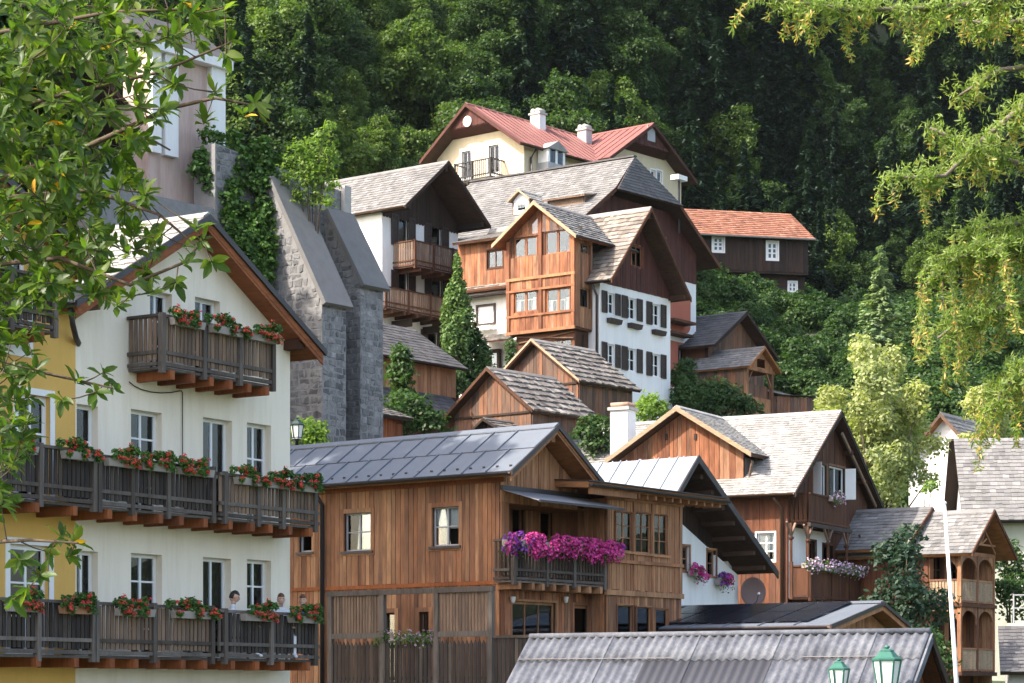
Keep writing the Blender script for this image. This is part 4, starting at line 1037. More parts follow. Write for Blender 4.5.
# ---------------------------------------------------------------- corrugated roof in the foreground
FG = Fr(531, 45, -30); shed = house('corrugated_shed', FG, 'long low shed with a grey corrugated fibre cement roof at the bottom edge', 'shed')
XG = FG.xz(927, 627)[0]; zg = 5.08
def corr(root, x0, x1, y0, z0, y1, z1, mat, name='corrugated_sheet', pitch=.177, amp=.026, lift=0.0):
    n = int((x1 - x0) / pitch * 8); V = []; F = []
    dn = Vector((0, z0 - z1, y1 - y0)).normalized()
    if dn.z < 0: dn = -dn
    jx = random.uniform(-.01, .01)
    for i in range(n + 1):
        x = x0 + (x1 - x0) * i / n; h = amp * math.cos(2 * math.pi * x / pitch) + lift
        for (y, z, e) in ((y0, z0, .012), (y1, z1, 0)): V.append(Vector((x, y, z)) + dn * (h + e))
    for i in range(n): F.append((2 * i, 2 * i + 2, 2 * i + 3, 2 * i + 1))
    me = bpy.data.meshes.new(name); me.from_pydata([tuple(v) for v in V], [], F); o = mesh_obj(name, me, mat, root, True)
    s = o.modifiers.new('s', 'SOLIDIFY'); s.thickness = .008; return o
sl_g = 1.0
rg = slab(shed, [(0, -2.6, zg - 2.6 * sl_g - .06), (XG, -2.6, zg - 2.6 * sl_g - .06), (XG, 0, zg - .06), (0, 0, zg - .06)], .05, 'wood_brown', 'roof')
rb = slab(shed, [(XG, 2.6, zg - 2.6 * sl_g - .06), (0, 2.6, zg - 2.6 * sl_g - .06), (0, 0, zg - .06), (XG, 0, zg - .06)], .05, 'wood_brown', 'roof')
ncol = 9; wv = .177
edges = [round(XG * i / ncol / wv) * wv for i in range(ncol)] + [XG + .05]
for i in range(ncol):
    for y0, y1 in ((-.47, 0), (-1.6, -.42), (-2.62, -1.55)):
        dark = (y0 == -1.6 and i in (3, 4, 5)) or (y0 < -2 and i in (3, 4, 5))
        corr(rg, edges[i] - .03, edges[i + 1] + .01, y0, zg + y0 * sl_g, y1, zg + y1 * sl_g, 'fibre_dark' if dark else 'fibre_cement', lift=.012 * (i % 2) + (.0 if y0 > -.5 else -.004), amp=.02 if dark else .026)
    corr(rb, edges[i], edges[i + 1] + .01, 2.62, zg - 2.62 * sl_g, 0, zg, 'fibre_cement', lift=.012 * (i % 2))
MB().tube([(-.02, 0, zg + .02), (XG + .06, 0, zg + .02)], .055, 10).build('ridge_cap', 'fibre_cement', rg, True)
for x0, x1 in ((.0, 3.2), (5.7, XG - .3)): MB().tube([(x0, -.48, zg - .42), (x1, -.48, zg - .42)], .012, 6).build('snow_rail', 'metal_dark', rg)
PGr = Panel(FG, 'r', XG - .35); tgG = gable_top(-2.6, zg - 2.75, 0, zg - .16, 2.6, zg - 2.75)
wall(shed, PGr, -2.4, 2.4, 0, tgG, (), .15, 'wood_dark'); planks(shed, PGr, -2.4, 2.4, 0, tgG, (), .2, 'wood_red', d0=.003)
wall(shed, Panel(FG, 'l', .35), -2.4, 2.4, 0, tgG, (), .15, 'wood_brown'); wall(shed, Panel(FG, 'f', -2.4), .3, XG - .5, 0, zg - 2.6, (), .15, 'wood_brown'); wall(shed, Panel(FG, 'b', 2.4), .3, XG - .5, 0, zg - 2.6, (), .15, 'wood_brown')
for sg in (-1, 1): MB().hexa([(XG + .07, 0, zg - .2), (XG + .11, 0, zg - .2), (XG + .11, sg * 2.6, zg - 2.8), (XG + .07, sg * 2.6, zg - 2.8), (XG + .07, 0, zg - .02), (XG + .11, 0, zg - .02), (XG + .11, sg * 2.6, zg - 2.62), (XG + .07, sg * 2.6, zg - 2.62)]).build('bargeboard', 'wood_dark' if sg > 0 else 'fibre_cement', shed)

# ---------------------------------------------------------------- low house with the solar panels
FS = Fr(883, 66, 54); sol = house('solar_roof_house', FS, 'low wooden house with black solar panels on its flat grey roof', 'house')
zs = 6.53
gable_roof(sol, -3.03, 5.83, 0, zs, 1.6, 5.95, 0, 6.6, th=.1, soffit='wood_soffit', style='metal', mat='metal_roof', barge='metal_dark', bh=.1, kw=dict(nx=6, nz=1, stag=0), gut='metal_dark')
verge(sol, -3.0, 5.83 - .1, 0, zs - .1, .05, h=.1, mat='wood_pale', name='verge_trim'); verge(sol, 1.55, 5.95 - .1, 0, zs - .1, .05, h=.1, mat='wood_pale', name='verge_trim')
tS = gable_top(-3.03, 5.65, 0, zs - .16, 1.6, 5.75)
PSo = Panel(FS, 'f', .6); wall(sol, PSo, -2.7, 1.3, 0, tS, (), .15, 'wood_dark'); planks(sol, PSo, -2.7, 1.3, 2, tS, (), .16, 'wood_pale', d0=.003)
close_box(sol, FS, -2.7, 1.3, .75, 6.4, 0, 5.65, 'wood_brown')
for j in range(2):
    for i in range(5):
        t0 = .12 + .42 * j; y0 = .9 + i * 1.05
        def sp(t, y, up=.1): return (-3.03 * (1 - t), y, 5.83 + (zs - 5.83) * t + up)
        MB().hexa([sp(t0, y0, .07), sp(t0, y0 + 1.0, .07), sp(t0 + .4, y0 + 1.0, .07), sp(t0 + .4, y0, .07), sp(t0, y0, .11), sp(t0, y0 + 1.0, .11), sp(t0 + .4, y0 + 1.0, .11), sp(t0 + .4, y0, .11)]).build('solar_panel', 'solar_cell', sol)

# ================================================================ houses up the slope
# ---------------------------------------------------------------- right-hand timber house with loggia
FD = Fr(788, 86, 62, 3.0); PD = Panel(FD, 'f'); PDl = Panel(FD, 'l')
def zl(F, z): return z - F.O.z            # world height -> local height
dh = house('timber_loggia_house', FD, 'dark timber house with pale shingle roof, cross gable and flowered loggia balcony')
b3 = FD.O.z
xa, zA, xR, zR, xb_, zB = -.63, 11.18 - b3, 4.1, 14.55 - b3, 9.0, 11.17 - b3
tD = gable_top(xa, zA - .24, xR, zR - .24, xb_, zB - .24)
opD = [PD.rect(812, 464, 826, 497), PD.rect(828, 467, 844, 498)]
opD2 = [PD.rect(806, 541, 815, 592), PD.rect(822, 545, 832, 594)]
wall(dh, PD, 0, 8.3, 0, tD, opD + opD2, .22, 'wood_dark')
zfl = PD.Z(805, 528); zfl2 = PD.Z(800, 596, 1.0)
planks(dh, PD, 0, 8.3, zfl, tD, opD, .2, 'wood_brown', d0=.003)
planks(dh, PD, 4.2, 8.3, 0, zfl - .05, opD2, .2, 'wood_brown', d0=.003)
wall(dh, PD, .05, 4.2, zfl2, zfl - .05, opD2, .02, 'stucco_white', 'plaster', d0=.025)
for i, o in enumerate(opD): window(dh, PD, o, 'paint_white', 2, 1, inset=.06, fw=.06, casing='wood_barn', cw=.08, curtain=[(0, .35, 0, 1), (.65, 1, 0, 1)] if i else None)
# open white sashes
for o, s in ((opD[0], -1), (opD[1], 1)):
    for k in ((o[0], -1), (o[1], 1)):
        if (s < 0) == (k[1] < 0): 
            mb = MB(); x = k[0]; mb.hexa([PD.m(x, .05, o[2]), PD.m(x + k[1] * .12, .42, o[2]), PD.m(x + k[1] * .12 + .03, .42, o[2]), PD.m(x + .03, .05, o[2]), PD.m(x, .05, o[3]), PD.m(x + k[1] * .12, .42, o[3]), PD.m(x + k[1] * .12 + .03, .42, o[3]), PD.m(x + .03, .05, o[3])]); mb.build('open_sash', 'paint_white', dh)
for o in opD2: window(dh, PD, o, 'wood_brown', 1, 2, inset=.1, fw=.07, casing='wood_brown', cw=.07)
LD = 10.3
opDl = [PDl.rect(757, 533, 775, 561)]
wall(dh, PDl, .22, LD, 0, zA + .1, opDl, .2, 'wood_dark'); planks(dh, PDl, 0, LD, 0, zA + .1, opDl, .23, 'wood_umber', d0=.003)  # darker boards here put the left wall's shadow into the colour
window(dh, PDl, opDl[0], 'paint_white', 2, 3, inset=.05, fw=.06, casing='paint_white', cw=.06, curtain=[(0, 1, .3, 1)])
close_box(dh, FD, 0, 8.3, .3, LD, 0, zB - .1, 'wood_brown', 'rb')
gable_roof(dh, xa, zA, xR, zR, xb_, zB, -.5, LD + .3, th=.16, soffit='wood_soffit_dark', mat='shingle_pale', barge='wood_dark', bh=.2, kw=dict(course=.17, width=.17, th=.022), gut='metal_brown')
for xx, zz in ((7.2, zB + 1.05), (5.6, zB + 2.0)): piece_box('purlin', dh, (xx - .07, -.42, zz - .1), (xx + .07, .05, zz + .06), 'wood_brown')
MB().bar((4.6, -.35, zR - .75), (8.4, -.35, zB + .15), .07, .12).build('verge_lath', 'wood_slat', dh)
downpipe(dh, [PDl.m(.35, .55, zA - .12), PDl.m(.2, .12, zA - .5), PDl.m(.2, .12, .2)], .06, 'metal_brown')
# shallow upper balcony on Y-braced columns, lower loggia balcony
d1 = .75; s0, s1 = PD.S(809, d1), PD.S(849, d1); zu = PD.Z(829, 525.5, d1); hu = PD.Z(829, 497, d1) - zu
balcony(dh, PD, s0, s1, d1, zu, hu, [], pitch=.16, sw=.145, mat='wood_brown', smat='wood_brown', sides=(True, False), gapz=.02, midrail=False)
piece_box('beam', dh, PD.m(s0 - .1, d1 - .02, zu - .16), PD.m(s1 + .1, d1 + .1, zu - .02), 'wood_grey')
d2 = .8; t0, t1 = .1, PD.S(866, d2); hl = PD.Z(830, 568, d2) - zfl2
balcony(dh, PD, t0, t1, d2, zfl2, hl, [PD.S(p, d2) for p in (791, 810, 831, 849, 864)], pitch=.15, sw=.14, mat='wood_brown', smat='wood_brown', sides=(True, False), joists=8, jmat='wood_brown', gapz=.02, midrail=False)
for px in (791, 808, 828, 846.5, 863):
    s = PD.S(px, d2); c = MB(); c.tube([PD.m(s, d2, zfl2), PD.m(s, d2, zu - .15)], .055, 8); c.lathe([(.05, 0), (.1, .04), (.1, .1), (.05, .14)], PD.m(s, d2, zu - .75), 8); c.build('column', 'wood_brown', dh)
    for sg in (-1, 1): MB().bar(PD.m(s, d2, zu - .62), PD.m(s + sg * .42, d2, zu - .14), .07, .07).build('brace', 'wood_slat', dh)
for i, (a, b, mt) in enumerate(((803, 822, 'petal_pink'), (824, 842, 'petal_pink'), (845, 864, 'petal_pink'))):
    petunias('loggia_flowers', ('mauve and white flowers at the left of the loggia balcony', 'pink and white flowers in the middle of the loggia balcony', 'lilac flowers at the right end of the loggia balcony')[i], PD.world(PD.S(a, d2 + .1), d2 + .12, zfl2 + hl + .02), PD.world(PD.S(b, d2 + .1), d2 + .12, zfl2 + hl + .02), 150, [mt], .16, .2, 20 + i, 'pink flowers on the loggia balcony')
petunias('window_flowers', 'pink flowers hanging below the upper gable window of the loggia house', PD.world(PD.S(828, d1), d1 + .1, zu + hu + .0), PD.world(PD.S(836, d1), d1 + .1, zu + hu + .0), 90, ['petal_pink'], .16, .2, 29)
# cross gable over the left wall
F2 = Fr(788, 86, -28, 3.0); tmp = empty('tmp', F2.O, F2.a)
P2 = Panel(F2, 'f', .35)
zc = 12.73 - b3; zcr = 14.55 - b3
tc = gable_top(-7.2, zc - .2, -4.3, zcr - .2, -1.35, zc - .2)
wall(tmp, P2, -6.85, -1.85, zA + .2, tc, (), .2, 'wood_dark'); planks(tmp, P2, -6.85, -1.85, zA + .3, tc, (), .2, 'wood_orange', d0=.003)
for px, py in ((667, 437), (696, 437)): piece('vent_hole', tmp, (P2.S(px), .30, P2.Z(px, py)), (.1, .04, .22), 'interior_dark')
gable_roof(tmp, -7.2, zc, -4.3, zcr, -1.35, zc, -.15, 4.3, th=.14, soffit='wood_soffit_dark', mat='shingle_pale', barge='wood_verge', bh=.18, kw=dict(course=.17, width=.17, th=.022))
P2r = Panel(F2, 'r', -1.85); wall(tmp, P2r, .4, 3.4, zA + .2, zc - .1, (), .15, 'wood_slat_dark'); planks(tmp, P2r, .4, 3.4, zA + .2, zc - .1, (), .25, 'wood_grey', single=False, d0=.003)
wall(tmp, Panel(F2, 'l', -6.85), .4, 3.4, zA + .2, zc - .1, (), .15, 'wood_slat_dark')
MB().bar((-1.75, .5, zA + .5), (-1.45, .2, zc - .25), .07, .09).build('brace', 'wood_slat', tmp)
adopt(tmp, F2, dh, FD)
def chimney(root, x, y, z0, z1, w=.8, d=.7, mat='stucco_white', pots=3, cap='stone_pale', potmat='clay', name='chimney'):
    mb = MB(); mb.box((x - w / 2, y - d / 2, z0), (x + w / 2, y + d / 2, z1)); c = mb.build(name, mat, root)
    MB().box((x - w / 2 - .08, y - d / 2 - .08, z1 + .002), (x + w / 2 + .08, y + d / 2 + .08, z1 + .12)).build('cap', cap, c)
    for i in range(pots):
        xx = x - w / 2 + w * (i + .5) / pots; MB().tube([(xx, y - d / 2, z1 + .22), (xx, y + d / 2, z1 + .22)], w / pots * .46, 10).build('chimney_pot', potmat, c, True)
    return c
cxz = FD.yz(630, 430, 1.5)
chimney(dh, 1.2, cxz[0] + .15, zA, FD.yz(630, 408, 1.2)[1] - .1, .72, .72, pots=4)

# ---------------------------------------------------------------- satellite dish
pdish = at(752, 592, 79)
ds = empty('satellite_dish', pdish - Vector((0, 0, 1.2)), R(20), 'brown round satellite dish beside the dark timber wall', 'satellite dish')
prof = []
mb = MB(); n = 28; rings = 6
pts = [(0, 0, 0)]; fc = []
for i in range(1, rings + 1):
    r_ = .46 * i / rings
    for j in range(n): pts.append((r_ * math.cos(6.28319 * j / n), -.09 * (i / rings) ** 2, r_ * 1.05 * math.sin(6.28319 * j / n)))
for j in range(n): fc.append((0, 1 + j, 1 + (j + 1) % n))
for i in range(rings - 1):
    for j in range(n): a = 1 + i * n + j; b = 1 + i * n + (j + 1) % n; fc.append((a, a + n, b + n, b))
d_ = MB().poly([(x, y, z + 1.2) for x, y, z in pts], fc).build('reflector', 'dish_brown', ds, True); sm_ = d_.modifiers.new('s', 'SOLIDIFY'); sm_.thickness = .012
MB().tube([(0, -.02, .78), (0, -.35, .86), (0, -.5, 1.12)], .014, 6).build('feed_arm', 'metal_dark', ds); MB().tube([(0, -.46, 1.12), (0, -.54, 1.14)], .04, 8).build('feed_horn', 'plastic_white', ds); MB().tube([(0, .08, -.4), (0, .08, 1.2), (0, 0, 1.2)], .03, 8).build('mast', 'metal_dark', ds)

# ---------------------------------------------------------------- little arcaded balcony house at the right
FE = Fr(961, 88, 55, 1.5); PE = Panel(FE, 'f'); PEl = Panel(FE, 'l'); b4 = FE.O.z
eh = house('arcade_house', FE, 'narrow wooden house with two arched balcony storeys and grey shingle roof, lower right')
e0, e1, er, zr_ = -.41, 3.68, 1.6, 10.84 - b4; ze = 9.17 - b4; W_ = 3.05
gable_roof(eh, e0, ze, er, zr_, e1, ze, -.6, 4.9, th=.12, soffit='wood_soffit', mat='shingle_grey', barge='wood_brown', bh=.16, kw=dict(course=.22, width=.22))
gable_roof(eh, e0 - .3, ze + .25, er, zr_ + .2, e1, ze + .25, 1.9, 5.6, th=.12, soffit='wood_soffit', mat='shingle_grey', barge='wood_brown', bh=.16, kw=dict(course=.22, width=.22))
z1_, z2_ = PE.Z(978, 604), PE.Z(978, 672); ztop = ze + .1
back = Panel(FE, 'f', 1.3); opE = [(.35, 1.2, z2_ + .1, z2_ + 2.0), (1.7, 2.6, z2_ + .1, z2_ + 2.0), (.35, 1.2, z1_ + .1, z1_ + 1.9), (1.7, 2.6, z1_ + .1, z1_ + 1.9)]
wall(eh, back, 0, W_, 0, ze, opE, .15, 'wood_brown'); planks(eh, back, 0, W_, 0, ze, opE, .16, 'wood_warm', d0=.003, single=False)
for o in opE: window(eh, back, o, 'wood_brown', 2, 3, inset=.05, fw=.06, single=False)
close_box(eh, FE, 0, W_, 1.5, 5.3, 0, ze, 'wood_brown', 'rb')
wl = wall(eh, PEl, 1.3, 5.3, 0, ze, (), .15, 'wood_dark'); planks(eh, PEl, 1.3, 5.3, 0, ze, (), .17, 'wood_umber', d0=.003, single=False)
for z in (z1_, z2_): piece_box('floor', eh, (-.06, -.06, z - .14), (W_ + .06, 1.3, z), 'wood_brown')
def arcade(P, s0, s1, z0, z1, n, parent):
    w = (s1 - s0) / n; hr = .85
    for i in range(n + 1):
        s = s0 + w * i; piece_box('post', parent, P.m(s - .055, -.11, z0), P.m(s + .055, .0, z1), 'wood_warm')
    for i in range(n):
        a, b = s0 + w * i + .055, s0 + w * (i + 1) - .055; m = 10; up, lo = [], []
        c = (a + b) / 2; r = (b - a) / 2; zs_ = z1 - r * .75 - .12
        pts = []; k = 12
        for j in range(k + 1):
            an = math.pi * j / k; pts.append((c - r * math.cos(an), zs_ + r * .75 * math.sin(an)))
        mb = MB()
        for j in range(k):
            (xa_, za_), (xb2, zb2) = pts[j], pts[j + 1]
            mb.hexa([P.m(xa_, -.09, za_), P.m(xb2, -.09, zb2), P.m(xb2, -.03, zb2), P.m(xa_, -.03, za_), P.m(xa_, -.09, z1), P.m(xb2, -.09, z1), P.m(xb2, -.03, z1), P.m(xa_, -.03, z1)])
        mb.build('arch', 'wood_warm', parent)
        m = max(4, int((b - a) / .12))
        for j in range(m): piece_box('slat', parent, P.m(a + (j + .12) * (b - a) / m, -.07, z0 + .1), P.m(a + (j + .88) * (b - a) / m, -.045, z0 + hr - .03), 'wood_verge')
        piece_box('rail', parent, P.m(a, -.1, z0 + hr - .03), P.m(b, -.02, z0 + hr + .04), 'wood_warm'); piece_box('rail', parent, P.m(a, -.1, z0 + .03), P.m(b, -.02, z0 + .1), 'wood_warm')
for z0, z1 in ((z1_, ze + .02), (z2_, z1_ - .14)): arcade(PE, .05, W_ - .05, z0, z1, 2, eh); arcade(PEl, .1, 3.4 if z0 == z1_ else 3.0, z0, z1, 2, eh)
wall(eh, Panel(FE, 'r', W_), .12, 1.3, 0, ze, (), .1, 'wood_umber'); planks(eh, Panel(FE, 'l', W_ - .1), .12, 1.3, 0, ze, (), .17, 'wood_warm', single=False)
tE = gable_top(e0, ze - .14, er, zr_ - .14, e1, ze - .14)
PEg = Panel(FE, 'f', -.1); mb = MB()
for sg, xe in ((1, .25), (-1, W_ - .25)): MB().bar(PEg.m(xe, 0, ze + .12), PEg.m(er, 0, zr_ - .5), .08, .08).build('brace', 'wood_pale', eh)
MB().bar(PEg.m(.3, 0, ze + .42), PEg.m(2.8, 0, ze + .42), .07, .07).build('brace', 'wood_pale', eh)
for k in range(5): MB().bar(PEg.m(1.55, 0, ze + .42), PEg.m(1.55 + .55 * math.cos(.5 + k * .53), 0, ze + .42 + .5 * math.sin(.5 + k * .53)), .05, .05).build('brace', 'wood_pale', eh)
piece_box('beam', eh, PE.m(-.05, -.1, ze - .02), PE.m(W_ + .05, .0, ze + .12), 'wood_warm')

# ---------------------------------------------------------------- tall white house, facade to the right
FH = Fr(600, 113, 54, 15.0); PH = Panel(FH, 'f'); PHl = Panel(FH, 'l'); b5 = FH.O.z
tall = house('tall_white_house', FH, 'tall white house with six dark-shuttered windows under a dark timber gable')
xa, zA, xR, zR, xb_, zB = -.57, 23.41 - b5, 2.9, 27.3 - b5, 6.5, 23.44 - b5
tH = gable_top(xa, zA - .25, xR, zR - .25, xb_, zB - .25); zwh = PH.Z(600, 282); WH = 6.2
opH = [PH.rect(a, y0, b, y1) for a, b, y0, y1 in ((606.5, 614.5, 293, 313.5), (627, 636, 298, 319), (651.5, 660, 304, 325.5), (606.5, 614.5, 344, 366), (627, 636, 348.5, 371), (651.5, 660, 354, 376.5))]
wall(tall, PH, 0, WH, 0, zwh, opH, .3, 'stucco_white')
opg = [PH.rect(631, 246, 642, 267)]
wall(tall, PH, .05, WH - .05, zwh, tH, opg, .2, 'wood_dark'); planks(tall, PH, 0, WH, zwh, tH, opg, .2, 'wood_maroon', d0=.003, th=.05)
window(tall, PH, opg[0], 'wood_orange', 2, 1, inset=.03, fw=.07, casing='wood_orange', cw=.07)
for o in opH:
    window(tall, PH, o, 'paint_white', 2, 2, inset=.1, fw=.06, bar=.04, curtain=[(0, 1, 0, 1)]); w_ = (o[1] - o[0]) * .62
    shutter(tall, PH, o[0] - w_ - .02, o[0] - .02, o[2] - .03, o[3] + .03); shutter(tall, PH, o[1] + .02, o[1] + w_ + .02, o[2] - .03, o[3] + .03)
for px, py in ((612.5, 320.5), (633, 325.5), (657, 332)):
    s = PH.S(px); z = PH.Z(px, py); MB().hexa([PH.m(s - .5, .02, z - .16), PH.m(s + .5, .02, z - .16), PH.m(s + .5, .2, z - .16), PH.m(s - .5, .2, z - .16), PH.m(s - .52, .02, z + .06), PH.m(s + .52, .02, z + .06), PH.m(s + .52, .26, z + .06), PH.m(s - .52, .26, z + .06)]).build('window_box', 'shutter_brown', tall)
wall(tall, PHl, .3, 8.5, 0, zA + .1, (), .3, 'stucco_white'); close_box(tall, FH, 0, WH, .3, 8.5, 0, zB, 'stucco_white', 'rb')
gable_roof(tall, xa, zA, xR, zR, xb_, zB, -1.0, 8.6, th=.16, soffit='wood_soffit_dark', mat='shingle_brown', barge='wood_brown', bh=.22, kw=dict(course=.3, width=.26, th=.03, rough=.03), gut='metal_dark', rz_mat='shingle_pale')
for xx in (.1, xR, WH - .1): z = tH(xx); piece_box('purlin', tall, (xx - .1, -.9, z - .25), (xx + .1, .05, z - .03), 'wood_brown')
downpipe(tall, [PHl.m(.15, .45, zA - .1), PHl.m(.12, .1, zA - .6), PHl.m(.12, .1, .5)], .06)
# ---------------------------------------------------------------- wooden bay house joined to it
FI = Fr(600, 113, -36, 15.0); PI = Panel(FI, 'f', -1.42); b6 = FI.O.z
bay = house('wooden_bay_house', FI, 'orange wooden house with projecting glazed two-storey bay, sunlit gable to the left')
x0, x1 = -4.33, -.46; zb0 = PI.Z(575, 326); zmid_ = PI.Z(575, 284); zf2 = PI.Z(575, 272)
ge = (-4.85, 25.4 - b6, -2.4, 27.2 - b6, .02, 25.35 - b6)
tI = gable_top(ge[0], ge[1] - .2, ge[2], ge[3] - .2, ge[4], ge[5] - .2)
ow = []
for a, b in ((514, 537), (546, 570)): ow.append(PI.rect(a, 288, b, 312))
zs0 = PI.Z(540, 256); 
def up(px0, px1, y0, y1):
    r_ = PI.rect(px0, y0, px1, y1); return r_
ow2 = [up(514, 537, 237, 257), up(545, 570, 230, 253.5)]
wall(bay, PI, x0, x1, zb0, tI, ow + ow2, .14, 'wood_brown')
planks(bay, PI, x0, x1, zf2, tI, ow2, .19, 'wood_orange', d0=.003, th=.05); planks(bay, PI, x0, x1, zmid_, zf2 - .08, (), .19, 'wood_orange', d0=.003); planks(bay, PI, x0, x1, zb0, zmid_ - .06, ow, .17, 'wood_orange', d0=.003)
for z, h in ((zf2 - .1, .13), (zmid_ - .08, .1), (zb0 - .12, .14), (PI.Z(540, 312) - .16, .1)): piece_box('beam', bay, PI.m(x0 - .05, 0, z), PI.m(x1 + .05, .11, z + h), 'wood_pale' if h > .12 else 'wood_orange')
for s in (x0 + .06, (x0 + x1) / 2, x1 - .06): piece_box('post', bay, PI.m(s - .09, 0, zb0), PI.m(s + .09, .1, tI(s) - .05), 'wood_orange')
for o in ow + ow2: window(bay, PI, o, 'wood_orange', 2, 1, inset=.04, fw=.07, bar=.09, single=True, curtain=[(0, .25, .0, .55), (.75, 1, 0, .6)] if o in ow else None)
# triangular upper lights
for s0_, s1_, in ((-3.75, -2.55), (-2.25, -1.1)):
    zt = ow2[0][3] + .04; mb = MB(); hl_ = min(tI(s0_), tI(s1_)) - .15; hh = max(tI(s0_), tI(s1_)) - .2
    q = [PI.m(s0_, .055, zt + .05), PI.m(s1_, .055, zt + .05), PI.m(s1_, .055, max(zt + .1, (tI(s1_)) - .25)), PI.m(s0_, .055, max(zt + .1, tI(s0_) - .25))]
    MB().poly(q, [(0, 1, 2, 3)]).build('gable_light', 'glass', bay)
# white inner window rails
for o in ow: 
    piece_box('guard_rail', bay, PI.m(o[0] + .1, -.1, o[2] + .55), PI.m(o[1] - .1, -.07, o[2] + .6), 'paint_white')
    for k in range(6): s = o[0] + .12 + (o[1] - o[0] - .24) * k / 5; piece_box('guard_rail', bay, PI.m(s - .02, -.1, o[2]), PI.m(s + .02, -.07, o[2] + .55), 'paint_white')
PIr = Panel(FI, 'r', x1)
opr = [PIr.rect(580, 244, 589, 254), PIr.rect(579.5, 288, 589, 308)]
opr = [(max(a, -1.25), min(b, -.15), c, d) for a, b, c, d in opr]
wall(bay, PIr, -1.28, .0, zb0, ge[5] + .1, opr, .14, 'wood_brown'); planks(bay, PIr, -1.42, .0, zb0, ge[5] + .1, opr, .19, 'wood_warm', d0=.003)
for o in opr: window(bay, PIr, o, 'wood_warm', 1, 1, inset=.03, fw=.07, single=True)
wall(bay, Panel(FI, 'f', -.5), x0 + .1, x1 - .1, zb0, ge[1], (), .05, 'interior_dark', 'room_blackout')  # dark sheet added inside the bay so no sunlit wall shows through
piece_box('bay_floor', bay, (x0, -1.4, zb0 - .1), (x1, .1, zb0 + .02), 'wood_brown')
wall(bay, Panel(FI, 'l', x0), -1.28, .1, zb0, ge[1] + .1, (), .14, 'wood_orange')
gable_roof(bay, *ge, y0=-2.0, y1=3.2, th=.14, soffit='wood_soffit_red', mat='shingle_grey', barge='wood_verge', bh=.18, kw=dict(course=.28, width=.24, th=.03, rough=.03), gut='metal_dark')
# porch below the bay
pp = Panel(FI, 'f', -1.15); opp = [pp.rect(533, 340, 572, 372)]
wall(bay, pp, x0 + .3, x1 - .2, 0, zb0 - .12, opp, .12, 'wood_brown'); window(bay, pp, opp[0], 'wood_brown', 4, 2, inset=.03, fw=.08, single=True); wall(bay, Panel(FI, 'r', x1 - .2), -1.03, .0, 0, zb0 - .12, (), .12, 'wood_brown')
MB().bar(pp.m(x0 + .4, .06, zb0 - .5), pp.m(x1 - .2, .06, zb0 - .2), .06, .06).build('brace', 'wood_barn', bay); MB().bar(pp.m(x0 + .4, .07, zb0 - .2), pp.m(x1 - .2, .07, zb0 - .5), .06, .06).build('brace', 'wood_barn', bay)
# left wing: red boards above, white plaster below
PW = Panel(FI, 'f', -.1); xw0 = -8.3
zled = PW.Z(485, 291); ztopw = PW.Z(485, 240)
oww = [PW.rect(487.5, 250, 503, 268)]; oww2 = [PW.rect(477, 306, 493, 323)]
wall(bay, PW, xw0, x0, zled, ztopw, oww, .2, 'wood_brown'); planks(bay, PW, xw0, x0, zled, ztopw, oww, .2, 'wood_orange', d0=.003)
wall(bay, PW, xw0, x0, 0, zled - .02, oww2, .3, 'stucco_white', d0=-.12)
window(bay, PW, oww[0], 'wood_brown', 2, 1, inset=.03, fw=.07, casing='wood_brown', cw=.07); window(bay, PW, oww2[0], 'paint_white', 2, 1, inset=.14, fw=.09, casing='shutter_brown', cw=.1, cas_d=-.08, curtain=[(0, .3, 0, 1), (.7, 1, 0, 1)])
slab(bay, [(xw0, -.75, zled - .05), (x0, -.75, zled - .05), (x0, -.05, zled + .22), (xw0, -.05, zled + .22)], .08, 'wood_brown', 'ledge_roof')
q = [(xw0, -.6, ztopw - .05), (x0 - .1, -.6, ztopw - .05), (x0 - .1, 2.5, ztopw + .85), (xw0, 2.5, ztopw + .85)]; r = slab(bay, q, .12, 'wood_brown', 'roof'); shingles(r, q, .28, .24, 'shingle_grey', .03)
q = [(xw0 + 1.6, -1.6, PW.Z(485, 347)), (x0 + .2, -1.6, PW.Z(485, 347)), (x0 + .2, -.3, PW.Z(485, 336)), (xw0 + 1.6, -.3, PW.Z(485, 336))]; r = slab(bay, q, .08, 'wood_brown', 'porch_roof'); shingles(r, q, .25, .2, 'shingle_wood', .03)
MB().box((PW.S(476), -.5, PW.Z(485, 331)), (PW.S(495), -.1, PW.Z(485, 327))).build('window_box', 'paint_white', bay)
pz = Panel(FI, 'f', -.12)
window(bay, pz, pz.rect(478, 352, 498, 378, .14), 'wood_dark', 3, 2, inset=-.14, fw=.08, casing='wood_dark', cw=.1, cas_d=.2, single=False)
close_box(bay, FI, xw0, x1, .2, 3, 0, ztopw, 'wood_brown', 'lb')

